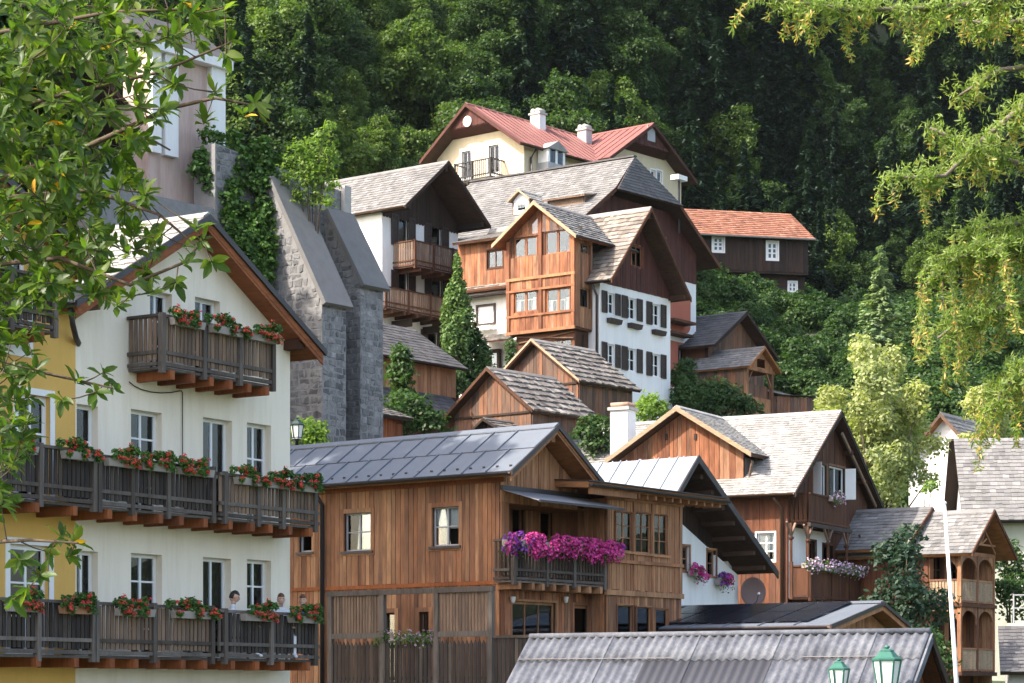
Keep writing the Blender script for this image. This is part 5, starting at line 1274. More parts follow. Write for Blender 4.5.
# ---------------------------------------------------------------- big house behind with the clipped gable
FJ = Fr(640, 124, 54, 17.0); b7 = FJ.O.z; PJ = Panel(FJ, 'f', .8)
big = house('clipped_gable_house', FJ, 'large dark timber house with clipped shingle gable and pink painted corner below')
A_ = (-6.2, 27.2 - b7); Bk = (-2.24, 29.86 - b7); Rk = (3.85, 30.0 - b7); Rr = (8.0, 27.3 - b7); rx_, rz_ = .8, 32.05 - b7; yE = 11.5
for q, mt, nm in (([(A_[0], 0, A_[1]), (A_[0], yE, A_[1]), (Bk[0], yE, Bk[1]), (Bk[0], 0, Bk[1])], 'shingle_grey', 'roof'), ([(Bk[0], 0, Bk[1]), (Bk[0], yE, Bk[1]), (rx_, yE, rz_), (rx_, .83, rz_)], 'shingle_grey', 'roof'),
                  ([(Rr[0], yE, Rr[1]), (Rr[0], 0, Rr[1]), (Rk[0], 0, Rk[1]), (Rk[0], yE, Rk[1])], 'shingle_grey', 'roof'), ([(Rk[0], yE, Rk[1]), (Rk[0], 0, Rk[1]), (rx_, .83, rz_), (rx_, yE, rz_)], 'shingle_grey', 'roof'),
                  ([(Bk[0] - .05, -.15, Bk[1] - .1), (Rk[0] + .05, -.15, Rk[1] - .1), (rx_ + .01, .86, rz_ + .02), (rx_ - .01, .86, rz_ + .02)], 'shingle_slate', 'clipped_hip')):
    r = slab(big, q, .14, 'wood_soffit_dark', nm); shingles(r, q, .3, .25, mt, .025)
verge(big, A_[0], A_[1] + .03, Bk[0], Bk[1] + .03, -.002, .22, mat='wood_brown'); verge(big, Rk[0], Rk[1] + .03, Rr[0], Rr[1] + .03, -.002, .24, mat='wood_brown')
MB().bar((rx_, .8, rz_ + .05), (rx_, yE, rz_ + .05), .3, .08).build('ridge_cap', 'shingle_dark', big)
def tJ(x):
    if x < Bk[0]: return A_[1] + (Bk[1] - A_[1]) * (x - A_[0]) / (Bk[0] - A_[0]) - .25
    if x < Rk[0]: return Bk[1] - .2
    return Rk[1] + (Rr[1] - Rk[1]) * (x - Rk[0]) / (Rr[0] - Rk[0]) - .25
tJ.breaks = [Bk[0], Rk[0]]
zwj = PJ.Z(690, 283); opJ = [PJ.rect(655, 237, 665, 252)]
wall(big, PJ, -5.2, 6.8, zwj, tJ, opJ, .2, 'wood_dark'); planks(big, PJ, -5.2, 6.8, zwj, tJ, opJ, .24, 'wood_maroon', single=False, d0=.003); window(big, PJ, opJ[0], 'wood_orange', 1, 1, inset=.02, fw=.08, casing='wood_orange', cw=.08)
opJ2 = [PJ.rect(678, 345, 686, 368)]
wall(big, PJ, -5.2, 6.8, 0, zwj, opJ2, .3, 'stucco_white'); window(big, PJ, opJ2[0], 'paint_grey', 2, 1, inset=.12, fw=.06, single=False)
for y0, y1 in ((287, 333), (343, 389)):
    a, b = PJ.S(668), PJ.S(690.5); z0, z1 = PJ.Z(683, y1), PJ.Z(683, y0); mb = MB(); c = .5; m = []
    for (cx_, cz_, t0) in ((b - c, z1 - c, 0), (a + c, z1 - c, 1), (a + c, z0 + c, 2), (b - c, z0 + c, 3)):
        for k in range(5): an = math.pi / 2 * (t0 + k / 4); m.append((cx_ + c * math.cos(an), cz_ + c * math.sin(an)))
    nv = len(m); wj = opJ2[0]
    # painted rounded field, left open around the window
    if y0 > 340:
        wall(big, PJ, a, b, z0, z1, opJ2, .01, 'stucco_pink', 'painted_field', d0=.012)
    else:
        MB().poly([PJ.m(x, .012, z) for x, z in m] + [PJ.m(x, .002, z) for x, z in m], [tuple(range(nv)), tuple(range(2 * nv - 1, nv - 1, -1))] + [(i, (i + 1) % nv, nv + (i + 1) % nv, nv + i) for i in range(nv)]).build('painted_field', 'stucco_pink', big)
for k, z in enumerate((PJ.Z(683, 325), PJ.Z(683, 337))): pbox(MB(), PJ, PJ.S(662), PJ.S(684), 0, .8 - .2 * k, z - .08, z + .06).build('bracket_shelf', 'wood_brown', big)
close_box(big, FJ, -5.2, 6.8, 1.1, yE, 0, A_[1] - .1, 'stucco_white')
sh_ = MB(); 
for px, py0, py1 in ((686.5, 346, 368),): shutter(big, PJ, PJ.S(686.3), PJ.S(690), PJ.Z(688, 368), PJ.Z(688, 345), 'shutter_green')
# dormers on its left slope (they face the same way as the slope)
FJ2 = Fr(640, 124, -36, 17.0)
def dormer(px, py, wid, hgt, dep, gabled=True, mat='shingle_pale'):
    kl = (Bk[1] - A_[1]) / (Bk[0] - A_[0]); o, d = FJ.ray(px, py); t = (A_[1] + kl * (o.x - A_[0]) - o.z) / (d.z - kl * d.x); hit = o + d * t
    tmp = empty('tmp', FJ2.O, FJ2.a); cx_ = -hit.y; y = hit.x; z = hit.z - .1; P_ = Panel(FJ2, 'f', y)
    if gabled:
        tp = gable_top(cx_ - wid / 2 - .12, z + hgt - .1, cx_, z + hgt + .45, cx_ + wid / 2 + .12, z + hgt - .1)
        op = (cx_ - wid * .3, cx_ + wid * .3, z + .25, z + hgt - .15)
        wall(tmp, P_, cx_ - wid / 2, cx_ + wid / 2, z, tp, [op], .1, 'paint_white', 'dormer_front'); window(tmp, P_, op, 'paint_white', 1, 1, inset=.05, fw=.06, single=False)
        for sx in (cx_ - wid / 2, cx_ + wid / 2): MB().box((sx - .05, y, z - .3), (sx + .05, y + dep, z + hgt)).build('dormer_cheek', 'wood_slat', tmp)
        gable_roof(tmp, cx_ - wid / 2 - .2, z + hgt, cx_, z + hgt + .5, cx_ + wid / 2 + .2, z + hgt, y - .2, y + dep + .6, th=.06, soffit='wood_slat', mat=mat, barge='wood_verge', bh=.1, kw=dict(course=.25, width=.25))
    else:
        wall(tmp, P_, cx_ - wid / 2, cx_ + wid / 2, z, z + hgt, (), .1, 'wood_slat', 'dormer_front')
        for sx in (cx_ - wid / 2, cx_ + wid / 2): MB().hexa([(sx - .05, y, z - .2), (sx + .05, y, z - .2), (sx + .05, y + dep, z - .2), (sx - .05, y + dep, z - .2), (sx - .05, y, z + hgt), (sx + .05, y, z + hgt), (sx + .05, y + dep, z + hgt + .3), (sx - .05, y + dep, z + hgt + .3)]).build('dormer_cheek', 'wood_slat', tmp)
        q = [(cx_ - wid / 2 - .2, y - .25, z + hgt - .03), (cx_ + wid / 2 + .2, y - .25, z + hgt - .03), (cx_ + wid / 2 + .2, y + dep + .8, z + hgt + .45), (cx_ - wid / 2 - .2, y + dep + .8, z + hgt + .45)]; r = slab(tmp, q, .08, 'wood_slat', 'dormer_roof'); shingles(r, q, .28, .25, mat, .025)
    adopt(tmp, FJ2, big, FJ)
dormer(521, 214, 1.0, .8, 1.6); dormer(566, 206, 2.2, .55, 1.6, False)
# vent pipe with a white hood at the right end of the roof
hp = at(679, 205, 128); hl = FJ.loc(hp - FJ.O)
MB().tube([tuple(hl + Vector((0, 0, -1.5))), tuple(hl + Vector((0, 0, 1.3)))], .06, 8).build('vent_pipe', 'metal_dark', big); MB().box(tuple(hl + Vector((-.45, -.25, 1.3))), tuple(hl + Vector((.45, .25, 1.55)))).build('vent_hood', 'paint_white', big)

# ---------------------------------------------------------------- white house with two carved balconies
FK = Fr(382, 118, 52, 16.5); PK = Panel(FK, 'f'); PKl = Panel(FK, 'l'); b8 = FK.O.z
kh = house('double_balcony_house', FK, 'white house with two dark carved balconies under a deep dark shingle gable, centre left')
zA = 27.79 - b8; zR = 30.5 - b8; tK = gable_top(-.37, zA - .22, 2.95, zR - .22, 6.3, zA - .22); WK = 5.9
zfr = PK.Z(420, 221) 
opK = [PK.rect(398.6, 217, 407, 240), PK.rect(431.7, 226, 440.5, 248), PK.rect(398.6, 273, 407, 292), PK.rect(431.7, 280, 441, 300), PK.rect(428, 332, 437, 348)]
for i, o in enumerate(opK[:4]): opK[i] = (o[0], o[1], o[2] - .35, o[3])
wall(kh, PK, 0, WK, 0, zfr, opK, .3, 'stucco_white'); wall(kh, PK, .05, WK - .05, zfr, tK, (), .2, 'wood_dark'); planks(kh, PK, -.0, WK, zfr - .12, tK, (), .22, 'wood_dark', d0=.02, th=.04)
# scalloped lower edge of the gable boards
for i in range(26):
    s = WK * (i + .5) / 26; MB().tube([PK.m(s, .025, zfr - .12), PK.m(s, .055, zfr - .12)], .1, 10).build('scallop', 'wood_dark', kh)
for o in opK:
    window(kh, PK, o, 'wood_dark', 1, 1, inset=.08, fw=.07, casing='shutter_brown', cw=.06, cas_d=.02, curtain=[(0, 1, 0, 1)]); w_ = .5
    shutter(kh, PK, o[0] - w_ - .1, o[0] - .08, o[2], o[3] + .04); shutter(kh, PK, o[1] + .08, o[1] + w_ + .1, o[2], o[3] + .04)
wall(kh, PKl, .3, 9, 0, zA + .1, (), .3, 'stucco_white'); close_box(kh, FK, 0, WK, .3, 9, 0, zA, 'stucco_white', 'rb')
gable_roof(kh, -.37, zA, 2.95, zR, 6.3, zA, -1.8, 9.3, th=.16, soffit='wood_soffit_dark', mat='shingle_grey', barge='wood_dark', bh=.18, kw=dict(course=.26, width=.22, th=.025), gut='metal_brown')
for xx in (.1, 2.95, WK - .1): z = tK(xx); piece_box('purlin', kh, (xx - .1, -1.7, z - .25), (xx + .1, .05, z - .03), 'wood_dark')
z0_ = PK.Z(414, 265.5, 1.36); h0_ = PK.Z(414, 240, 1.36) - z0_
balcony(kh, PK, .83, 5.2, 1.36, z0_, h0_, [.88, 2.3, 3.8, 5.15], pitch=.16, sw=.13, mat='wood_brown', smat='wood_slat', sides=(True, True), joists=5, jmat='wood_brown', gapz=.1)
z0_ = PK.Z(415, 313, 1.36); h0_ = PK.Z(415, 292, 1.36) - z0_
balcony(kh, PK, -1.4, 5.4, 1.36, z0_, h0_, [-1.3, .4, 2.1, 3.8, 5.35], pitch=.16, sw=.13, mat='wood_brown', smat='wood_slat', sides=(True, True), joists=7, jmat='wood_brown', gapz=.1)
for s in (.8, 3.2, 5.3): piece_box('beam', kh, PK.m(s - .1, 0, z0_ - .65), PK.m(s + .1, 1.2, z0_ - .3), 'wood_dark')

# ---------------------------------------------------------------- yellow house under the red metal roof
FLh = Fr(524, 142, -40, 21.0); PY = Panel(FLh, 'f'); PYr = Panel(FLh, 'r'); b9 = FLh.O.z
yh = house('yellow_house', FLh, 'pale yellow house with rusty red metal roof at the forest edge, highest of all')
zE = 36.45 - b9; zRd = 39.4 - b9; xl, xr_, xrd = -7.4, .59, -3.7; tY = gable_top(xl, zE - .2, xrd, zRd - .2, xr_, zE - .2)
opY = [PY.rect(462, 151, 471, 178), PY.rect(488.5, 145, 499, 173), PY.rect(488, 190, 499, 200)]
wall(yh, PY, -6.9, 0, 0, tY, opY, .3, 'stucco_yellow'); close_box(yh, FLh, -6.9, 0, .3, 12, 0, zE, 'stucco_yellow', 'lb')
opYr = [PYr.rect(583.5, 160, 591, 168)]
wall(yh, PYr, .3, 12, 0, zE + .05, opYr, .3, 'stucco_yellow')
for o in opY: window(yh, PY, o, 'paint_grey', 2, 1, inset=.1, fw=.08, casing='paint_white', cw=.2, cas_d=.012, curtain=[(0, .4, 0, 1)])
window(yh, PYr, opYr[0], 'paint_white', 2, 1, inset=.1, fw=.07, casing='paint_white', cw=.12, cas_d=.012, single=False)
gable_roof(yh, xl, zE, xrd, zRd, xr_, zE, -1.0, 12.2, th=.16, soffit='wood_soffit_dark', style='metal', mat='metal_red', barge='wood_maroon', bh=.22, kw=dict(nx=20, nz=1, stag=0, seam=.05), gut='metal_brown')
# jettied boarded gable head
PYg = Panel(FLh, 'f', -.75); zj = PY.Z(470, 130); wj = (zRd - .3 - zj) / ((zRd - zE) / (xr_ - xrd))
planks(yh, PYg, xrd - wj + .1, xrd + wj - .1, zj, gable_top(xrd - wj, zj, xrd, zRd - .25, xrd + wj, zj), (), .25, 'wood_maroon', single=False, th=.05)
slab(yh, [(xrd - wj, -.74, zj), (xrd + wj, -.74, zj), (xrd + wj + .5, 0, zj - .35), (xrd - wj - .5, 0, zj - .35)], .06, 'wood_maroon', 'jetty_soffit')
MB().lathe([(.02, 0), (.32, .0), (.32, .06), (.02, .07)], (0, 0, 0), 18).build('gable_disc', 'paint_white', yh).matrix_basis = Matrix.Translation((xrd, -.82, zRd - 1.05)) @ Matrix.Rotation(R(90), 4, 'X')
zbl = PY.Z(475, 180, 1.2)
balcony(yh, PY, PY.S(454, 1.2), PY.S(491, 1.2), 1.2, zbl, 1.15, [PY.S(p, 1.2) for p in (455, 472, 490.5)], pitch=.16, sw=.05, mat='iron_black', smat='iron_black', sides=(True, True), joists=4, jmat='wood_dark')
downpipe(yh, [(.45, .6, zE - .1), (.12, .5, zE - .6), (.12, .5, 0)], .07, 'metal_dark')
chimney(yh, -3.2, 5.2, zRd - 1.2, zRd + .35, .75, .6, pots=2, potmat='stone_pale'); chimney(yh, -3.0, 9.6, zRd - 1.2, zRd + .15, .7, .6, pots=2, mat='stucco_grey', potmat='stone_pale')
# glazed lantern on the right wall
s_ = PYr.S(545); zz0, zz1 = PYr.Z(545, 180), PYr.Z(545, 151)
lz = MB().box(PYr.m(s_ - .8, 0.002, zz0 - .6), PYr.m(s_ + .8, .9, zz0 + .85)).build('lantern_base', 'stucco_grey', yh)
for a, b in ((s_ - .8, s_ - .62), (s_ - .09, s_ + .09), (s_ + .62, s_ + .8)): piece_box('lantern_post', yh, PYr.m(a, .1, zz0 + .85), PYr.m(b, .9, zz1 - .1), 'paint_white')
for a, b in ((s_ - .62, s_ - .09), (s_ + .09, s_ + .62)): piece_box('pane', yh, PYr.m(a, .84, zz0 + .85), PYr.m(b, .86, zz1 - .1), 'glass')
MB().poly([PYr.m(s_ - 1, 1.05, zz1 - .1), PYr.m(s_ + 1, 1.05, zz1 - .1), PYr.m(s_, 1.05, zz1 + .45), PYr.m(s_ - 1, 0, zz1 - .1), PYr.m(s_ + 1, 0, zz1 - .1), PYr.m(s_, 0, zz1 + .45)], [(0, 1, 2), (5, 4, 3), (0, 3, 4, 1), (1, 4, 5, 2), (2, 5, 3, 0)]).build('lantern_roof', 'shingle_pale', yh)
# wing whose gable faces right
FY2 = Fr(524, 142, 50, 21.0); tmp = empty('tmp', FY2.O, FY2.a); P3 = Panel(FY2, 'f')
zE2 = 36.9 - b9; zR2 = 39.8 - b9; t3 = gable_top(7.1, zE2 - .2, 11.65, zR2 - .2, 16.3, zE2 - .2)
op3 = [P3.rect(651, 170, 655.5, 181), P3.rect(657, 171, 662, 182)]
wall(tmp, P3, 7.6, 15.8, 0, t3, op3, .3, 'stucco_yellow')
for o in op3: window(tmp, P3, o, 'paint_white', 1, 1, inset=.08, fw=.08, casing='paint_white', cw=.1, cas_d=.012, single=False)
gable_roof(tmp, 7.1, zE2, 11.65, zR2, 16.3, zE2, -.9, 7, th=.16, soffit='wood_soffit_dark', style='metal', mat='metal_red', barge='wood_maroon', bh=.22, kw=dict(nx=13, nz=1, stag=0, seam=.05))
Pg = Panel(FY2, 'f', -.65); zj = P3.Z(640, 148); wj = (zR2 - .3 - zj) / ((zR2 - zE2) / 4.6)
planks(tmp, Pg, 11.65 - wj, 11.65 + wj, zj, gable_top(11.65 - wj - .1, zj, 11.65, zR2 - .25, 11.65 + wj + .1, zj), (), .25, 'wood_maroon', single=False, th=.05)
slab(tmp, [(11.65 - wj, -.64, zj), (11.65 + wj, -.64, zj), (11.65 + wj + .5, 0, zj - .3), (11.65 - wj - .5, 0, zj - .3)], .06, 'wood_maroon', 'jetty_soffit')
piece_box('attic_window', tmp, (11.2, -.75, zj + .35), (12.0, -.715, zj + 1.3), 'paint_grey')
wall(tmp, Panel(FY2, 'r', 15.8), .3, 7, 0, zE2, (), .3, 'stucco_yellow'); wall(tmp, Panel(FY2, 'l', 7.6), .3, 1, 0, zE2, (), .3, 'stucco_yellow')
adopt(tmp, FY2, yh, FLh)

# ---------------------------------------------------------------- dark boarded house with orange tiles, far right on the slope
FM = Fr(705, 165, 13.4, 29.5); PM = Panel(FM, 'f'); b10 = FM.O.z
mh = house('orange_tile_house', FM, 'black boarded house with orange tiled roof on the dark slope at the right')
zt = 35.6 - b10; zb1 = PM.Z(760, 271); zg0 = 0; zrr = 38.0 - b10
opM = [PM.rect(713, 237, 723.5, 251.5), PM.rect(767, 242, 777.5, 259.5)]
wall(mh, PM, -2.5, 7.5, zb1, zt, opM, .2, 'wood_dark'); planks(mh, PM, -2.5, 7.5, zb1, zt, opM, .26, 'wood_dark', single=False, d0=.003)
for o in opM: window(mh, PM, o, 'paint_white', 2, 3, inset=.03, fw=.12, bar=.09, casing='paint_white', cw=.1, single=False)
PM2 = Panel(FM, 'f', .6); opM2 = [PM2.rect(788.5, 282, 796.5, 292)]
wall(mh, PM2, .5, 7.3, -1, zb1, opM2, .2, 'wood_dark'); window(mh, PM2, opM2[0], 'paint_white', 2, 2, inset=.02, fw=.1, bar=.08, casing='paint_white', cw=.08, single=False)
opM3 = [PM2.rect(706, 272, 720, 284)]
wall(mh, PM2, -2.5, .5, -1, zb1, opM3, .2, 'stucco_white'); window(mh, PM2, opM3[0], 'paint_grey', 2, 1, inset=.05, fw=.1, single=False)
close_box(mh, FM, -2.5, 7.5, .62, 6, -1, zt, 'wood_dark')
MB().box((-2.5, 0, zb1 - .15), (7.5, .8, zb1)).build('jetty_floor', 'wood_dark', mh)
q = [(-2.8, -.5, zt), (7.85, -.5, zt), (7.3, 3, zrr), (-2.8, 3, zrr)]; r = slab(mh, q, .14, 'wood_dark', 'roof'); shingles(r, q, .34, .24, 'tile_orange', .04, name='tiles')
q = [(7.85, 6.5, zt), (-2.8, 6.5, zt), (-2.8, 3, zrr), (7.3, 3, zrr)]; r = slab(mh, q, .14, 'wood_dark', 'roof'); shingles(r, q, .34, .24, 'tile_orange', .04, name='tiles')
gutter(mh, (-2.8, -.57, zt - .02), (7.85, -.57, zt - .02), .09, 'paint_grey')

# ---------------------------------------------------------------- barn with porch below the hedge
FN = Fr(746, 130, 54, 18.0); PN = Panel(FN, 'f', .7); b11 = FN.O.z
bn = house('brown_barn', FN, 'small dark brown barn with grey roof and gabled porch below the hedge', 'barn')
zE = 22.6 - b11; zR = 24.75 - b11; tN = gable_top(-3.3, zE - .2, .1, zR - .2, 3.55, zE - .2)
wall(bn, PN, -2.8, 3.1, -.5, tN, (), .2, 'wood_dark'); planks(bn, PN, -2.8, 3.1, -.5, tN, (), .24, 'wood_barn', single=False, d0=.003)
close_box(bn, FN, -2.8, 3.1, .9, 6, -.5, zE, 'wood_brown')
gable_roof(bn, -3.3, zE, .1, zR, 3.55, zE, 0, 6.4, th=.14, soffit='wood_soffit_dark', mat='shingle_slate', barge='wood_dark', bh=.2, kw=dict(course=.3, width=.25))
piece_box('hatch', bn, PN.m(1.1, .03, zE - 1.0), PN.m(1.5, .06, zE - .2), 'paint_grey')
yp = -2.2; zpe = 21.2 - b11; zpr = 22.35 - b11
gable_roof(bn, -3.9, zpe, -2.3, zpr, -.6, zpe, yp - .3, 3.0, th=.1, soffit='wood_soffit', mat='shingle_grey', barge='wood_soffit', bh=.14, kw=dict(course=.25, width=.2))
Pp = Panel(FN, 'f', yp); zf = Pp.Z(752, 396)
for s in (-3.55, -.95): piece_box('porch_post', bn, Pp.m(s - .09, -.18, -.5), Pp.m(s + .09, 0, zpe + .05), 'wood_warm')
for s, sg in ((-3.55, 1), (-.95, -1)): MB().bar(Pp.m(s, -.09, zpe - .9), Pp.m(s + sg * .6, -.09, zpe - .05), .1, .1).build('brace', 'wood_warm', bn)
piece_box('beam', bn, Pp.m(-3.7, -.2, zpe - .12), Pp.m(-.8, .03, zpe + .05), 'wood_warm'); planks(bn, Pp, -3.5, -1.0, zpe + .05, gable_top(-3.9, zpe - .1, -2.3, zpr - .15, -.6, zpe - .1), [(-2.6, -1.9, zpe + .1, zpe + .55)], .2, 'wood_pale', single=False)
planks(bn, Panel(FN, 'f', yp + .1), -3.5, -1.0, -.5, zf, (), .2, 'wood_pale', single=False); planks(bn, Panel(FN, 'f', yp + .3), -3.5, -1., zf, zf + .7, (), .2, 'wood_barn', single=False)
planks(bn, Panel(FN, 'l', -3.6), yp + .2, 2.5, -.5, zpe - .05, (), .22, 'wood_barn', single=False)
planks(bn, Panel(FN, 'f', -.9), -.9, 2.4, -1.5, zE - 2.0, (), .22, 'wood_barn', single=False)
slab(bn, [(-1.0, -1.3, zE - 2.15), (2.6, -1.3, zE - 2.15), (2.6, .8, zE - 1.7), (-1.0, .8, zE - 1.7)], .08, 'shingle_pale', 'lean_to_roof')
# plank fence beside it
FNf = Fr(777, 128, 20, 17.5); fe = empty('plank_fence', FNf.O, FNf.a, 'low brown plank fence running right from the barn', 'fence')
Pf = Panel(FNf, 'f'); zt = 4 + (695 - 396) / 2400 * 128 - 17.5
for i in range(11): piece_box('plank', fe, (i * .2, -.015, 0), (i * .2 + .185, .015, zt + random.uniform(-.04, .02)), 'wood_barn')
for z in (zt - .3, zt - 1.0): piece_box('rail', fe, (0, .016, z), (2.2, .07, z + .09), 'wood_brown')
piece_box('coping', fe, (-.05, -.15, zt + .03), (2.3, .2, zt + .08), 'wood_dark')

# ---------------------------------------------------------------- two board sheds with rough shingle roofs
def board_shed(F, base, half, zE, zR, L, label, wy=.35, roof='shingle_wood'):
    t = house('board_shed', F, label, 'shed', 'weathered board sheds between the houses'); b = F.O.z; zE -= b; zR -= b
    tp = gable_top(-half, zE - .15, 0, zR - .15, half, zE - .15); P_ = Panel(F, 'f', wy); w = half - .35
    wall(t, P_, -w, w, -1.5, tp, (), .12, 'wood_dark'); planks(t, P_, -w, w, -1.5, tp, (), .2, 'wood_barn', d0=.003)
    Pr = Panel(F, 'r', w); wall(t, Pr, wy + .12, L - .2, -1.5, zE, (), .12, 'wood_dark'); planks(t, Pr, wy, L - .2, -1.5, zE + .05, (), .2, 'wood_barn', d0=.003)
    close_box(t, F, -w, w, wy + .12, L - .2, -1.5, zE, 'wood_brown', 'lb', .12)
    gable_roof(t, -half, zE, 0, zR, half, zE, 0, L, th=.1, soffit='wood_soffit_dark', mat=roof, barge='wood_brown', bh=.14, kw=dict(course=.42, width=.2, th=.04, rough=.05, jit=.4))
    piece_box('tie_beam', t, P_.m(-w, .03, zE - .05), P_.m(w, .09, zE + .03), 'wood_dark'); return t
F1 = Fr(487, 93, -40, 12.0); s1_ = board_shed(F1, 12, 2.3, 14.87, 16.67, 4.2, 'front weathered board shed with rough grey shingle roof, just behind the metal roof')
F5 = Fr(532, 101, -40, 13.5); s2_ = board_shed(F5, 13.5, 2.58, 17.0, 18.94, 4.2, 'rear board shed with a sunlit rusty brown gable, below the wooden bay')
verge(s2_, -2.58, 17.0 - 13.5 + .06, 0, 18.94 - 13.5 + .06, -.06, .1, .03, 'wood_verge', 'verge_trim'); verge(s2_, 2.58, 17.0 - 13.5 + .06, 0, 18.94 - 13.5 + .06, -.06, .1, .03, 'wood_verge', 'verge_trim')
q0 = F1.xz(487, 419, -1.2)
gable_roof(s1_, q0[0] - .75, q0[1] - .45, q0[0] - .1, q0[1], q0[0] + .75, q0[1] - .45, -1.3, .4, th=.08, soffit='wood_soffit_dark', mat='shingle_wood', barge='wood_dark', bh=.1, kw=dict(course=.3, width=.2, th=.03))
planks(s1_, Panel(F1, 'f', -1.1), q0[0] - .6, q0[0] + .55, -1, gable_top(q0[0] - .75, q0[1] - .55, q0[0] - .1, q0[1] - .1, q0[0] + .75, q0[1] - .55), (), .2, 'wood_dark', single=False)
planks(s1_, Panel(F1, 'r', q0[0] + .6), -1.1, .4, -1, q0[1] - .5, (), .2, 'wood_dark', single=False)

# ---------------------------------------------------------------- tan boarded barn below the balcony house
FQ = Fr(383, 100, 52, 13.0); PQ = Panel(FQ, 'f'); b12 = FQ.O.z
qh = house('tan_barn', FQ, 'barn with pale tan boards and dark grey roof under the double balcony house', 'barn')
zq0, zq1 = PQ.Z(415, 392), 18.0 - b12
wall(qh, PQ, -2, 4.75, zq0, zq1 + .1, (), .15, 'wood_dark'); planks(qh, PQ, -2, 4.75, zq0, zq1 + .05, (), .2, 'wood_pale', d0=.003)
q = [(-2.2, -.5, 18.08 - b12), (5.0, -.5, 18.08 - b12), (5.0, 2.6, 20.1 - b12), (-2.2, 2.6, 20.1 - b12)]; r = slab(qh, q, .12, 'wood_soffit_dark', 'roof'); shingles(r, q, .3, .25, 'shingle_dark', .015)
q = [(5.0, 5.7, 18.08 - b12), (-2.2, 5.7, 18.08 - b12), (-2.2, 2.6, 20.1 - b12), (5.0, 2.6, 20.1 - b12)]; r = slab(qh, q, .12, 'wood_soffit_dark', 'roof'); shingles(r, q, .3, .25, 'shingle_dark', .015)
gutter(qh, (-2.2, -.56, 18.06 - b12), (5.0, -.56, 18.06 - b12))
tQ = gable_top(-.5, 17.9 - b12, 2.6, 19.9 - b12, 5.7, 17.9 - b12)
wall(qh, Panel(FQ, 'r', 4.75), .0, 5.2, -1, tQ, (), .15, 'wood_brown'); wall(qh, Panel(FQ, 'l', -2.), .15, 5.2, -1, tQ, (), .15, 'wood_brown')
q = [(-1.6, -1.4, PQ.Z(415, 411, 1.4)), (4.3, -1.4, PQ.Z(415, 411, 1.4)), (4.3, .02, zq0 + .05), (-1.6, .02, zq0 + .05)]; r = slab(qh, q, .1, 'wood_soffit_dark', 'lower_roof'); shingles(r, q, .3, .25, 'shingle_dark', .015)
PQ2 = Panel(FQ, 'f', -1.0); planks(qh, PQ2, -1.4, 4.1, -2, PQ.Z(415, 411, 1.4) - .05, (), .22, 'wood_brown', single=False); wall(qh, Panel(FQ, 'f', .01), -1.8, 4.7, -2, zq0, (), .1, 'wood_brown')

# ---------------------------------------------------------------- houses behind the trees at the right edge
FR = Fr(984, 108, -6, 6.0); PRr = Panel(FR, 'f'); b13 = FR.O.z
rh = house('green_grey_house', FR, 'pale greenish house with large grey shingle roof at the right edge')
zE = 4 + (695 - 521) / 2400 * 108 - b13; zRg = zE + 4.2
q = [(-1.0, -.6, zE), (9, -.6, zE), (9, 4.5, zRg), (-1.0, 4.5, zRg)]; r = slab(rh, q, .16, 'wood_dark', 'roof'); shingles(r, q, .3, .28, 'shingle_grey', .025)
q = [(9, 9.6, zE), (-1.2, 9.6, zE), (-1.2, 4.5, zRg), (9, 4.5, zRg)]; r = slab(rh, q, .16, 'wood_dark', 'roof'); shingles(r, q, .3, .28, 'shingle_grey', .025)
opR = [PRr.rect(1000, 548, 1008, 566)]
wall(rh, PRr, -.6, 8.5, -3, zE, opR, .25, 'stucco_green'); window(rh, PRr, opR[0], 'wood_dark', 2, 1, inset=.1, fw=.08, single=False); shutter(rh, PRr, opR[0][0] - .55, opR[0][0] - .05, opR[0][2], opR[0][3])
tR = gable_top(-.6, zE - .2, 4.5, zRg - .2, 9.6, zE - .2); PRl = Panel(FR, 'l', -.6); opRl = [(1.2, 2.0, zE - 1.2, zE + .2)]
wall(rh, PRl, .25, 9, -3, tR, opRl, .25, 'stucco_white'); window(rh, PRl, opRl[0], 'paint_grey', 2, 1, inset=.1, fw=.08, single=False); close_box(rh, FR, -.6, 8.5, .25, 9, -3, zE, 'stucco_green', 'rb'); gutter(rh, (-1.2, -.68, zE - .02), (9, -.68, zE - .02))
FR2 = Fr(960, 118, -32, 11.0); rh2 = house('white_gable_house', FR2, 'white gabled house half hidden behind the pale green tree at the right'); b14 = FR2.O.z
za2 = 4 + (695 - 462) / 2400 * 118 - b14; zb2_ = 4 + (695 - 412) / 2400 * 118 - b14
t2 = gable_top(-3.2, za2 - .2, -1.0, zb2_ - .2, 1.2, za2 - .2); P4 = Panel(FR2, 'f', .5); o4 = [P4.rect(933, 440, 940, 452), P4.rect(955, 470, 962, 484)]
wall(rh2, P4, -2.9, .9, -3, t2, o4, .25, 'stucco_white')
for o in o4: window(rh2, P4, o, 'paint_grey', 2, 1, inset=.08, fw=.08, single=False)
gable_roof(rh2, -3.2, za2, -1.0, zb2_, 1.2, za2, 0, 7, th=.14, soffit='wood_soffit', mat='shingle_grey', barge='wood_barn', bh=.2, kw=dict(course=.3, width=.28)); close_box(rh2, FR2, -2.9, .9, .75, 6.5, -3, za2, 'stucco_white')
FR3 = Fr(1003, 80, -10, 2.0); rh3 = house('slate_roof_house', FR3, 'low house with dark slate roof and balcony rail, lower right corner'); b15 = FR3.O.z
ze3 = 4 + (695 - 672) / 2400 * 80 - b15
q = [(-.1, -.5, ze3), (7, -.5, ze3), (7, 2.4, ze3 + 1.6), (-.1, 2.4, ze3 + 1.6)]; r = slab(rh3, q, .12, 'wood_dark', 'roof'); shingles(r, q, .25, .22, 'shingle_slate', .02)
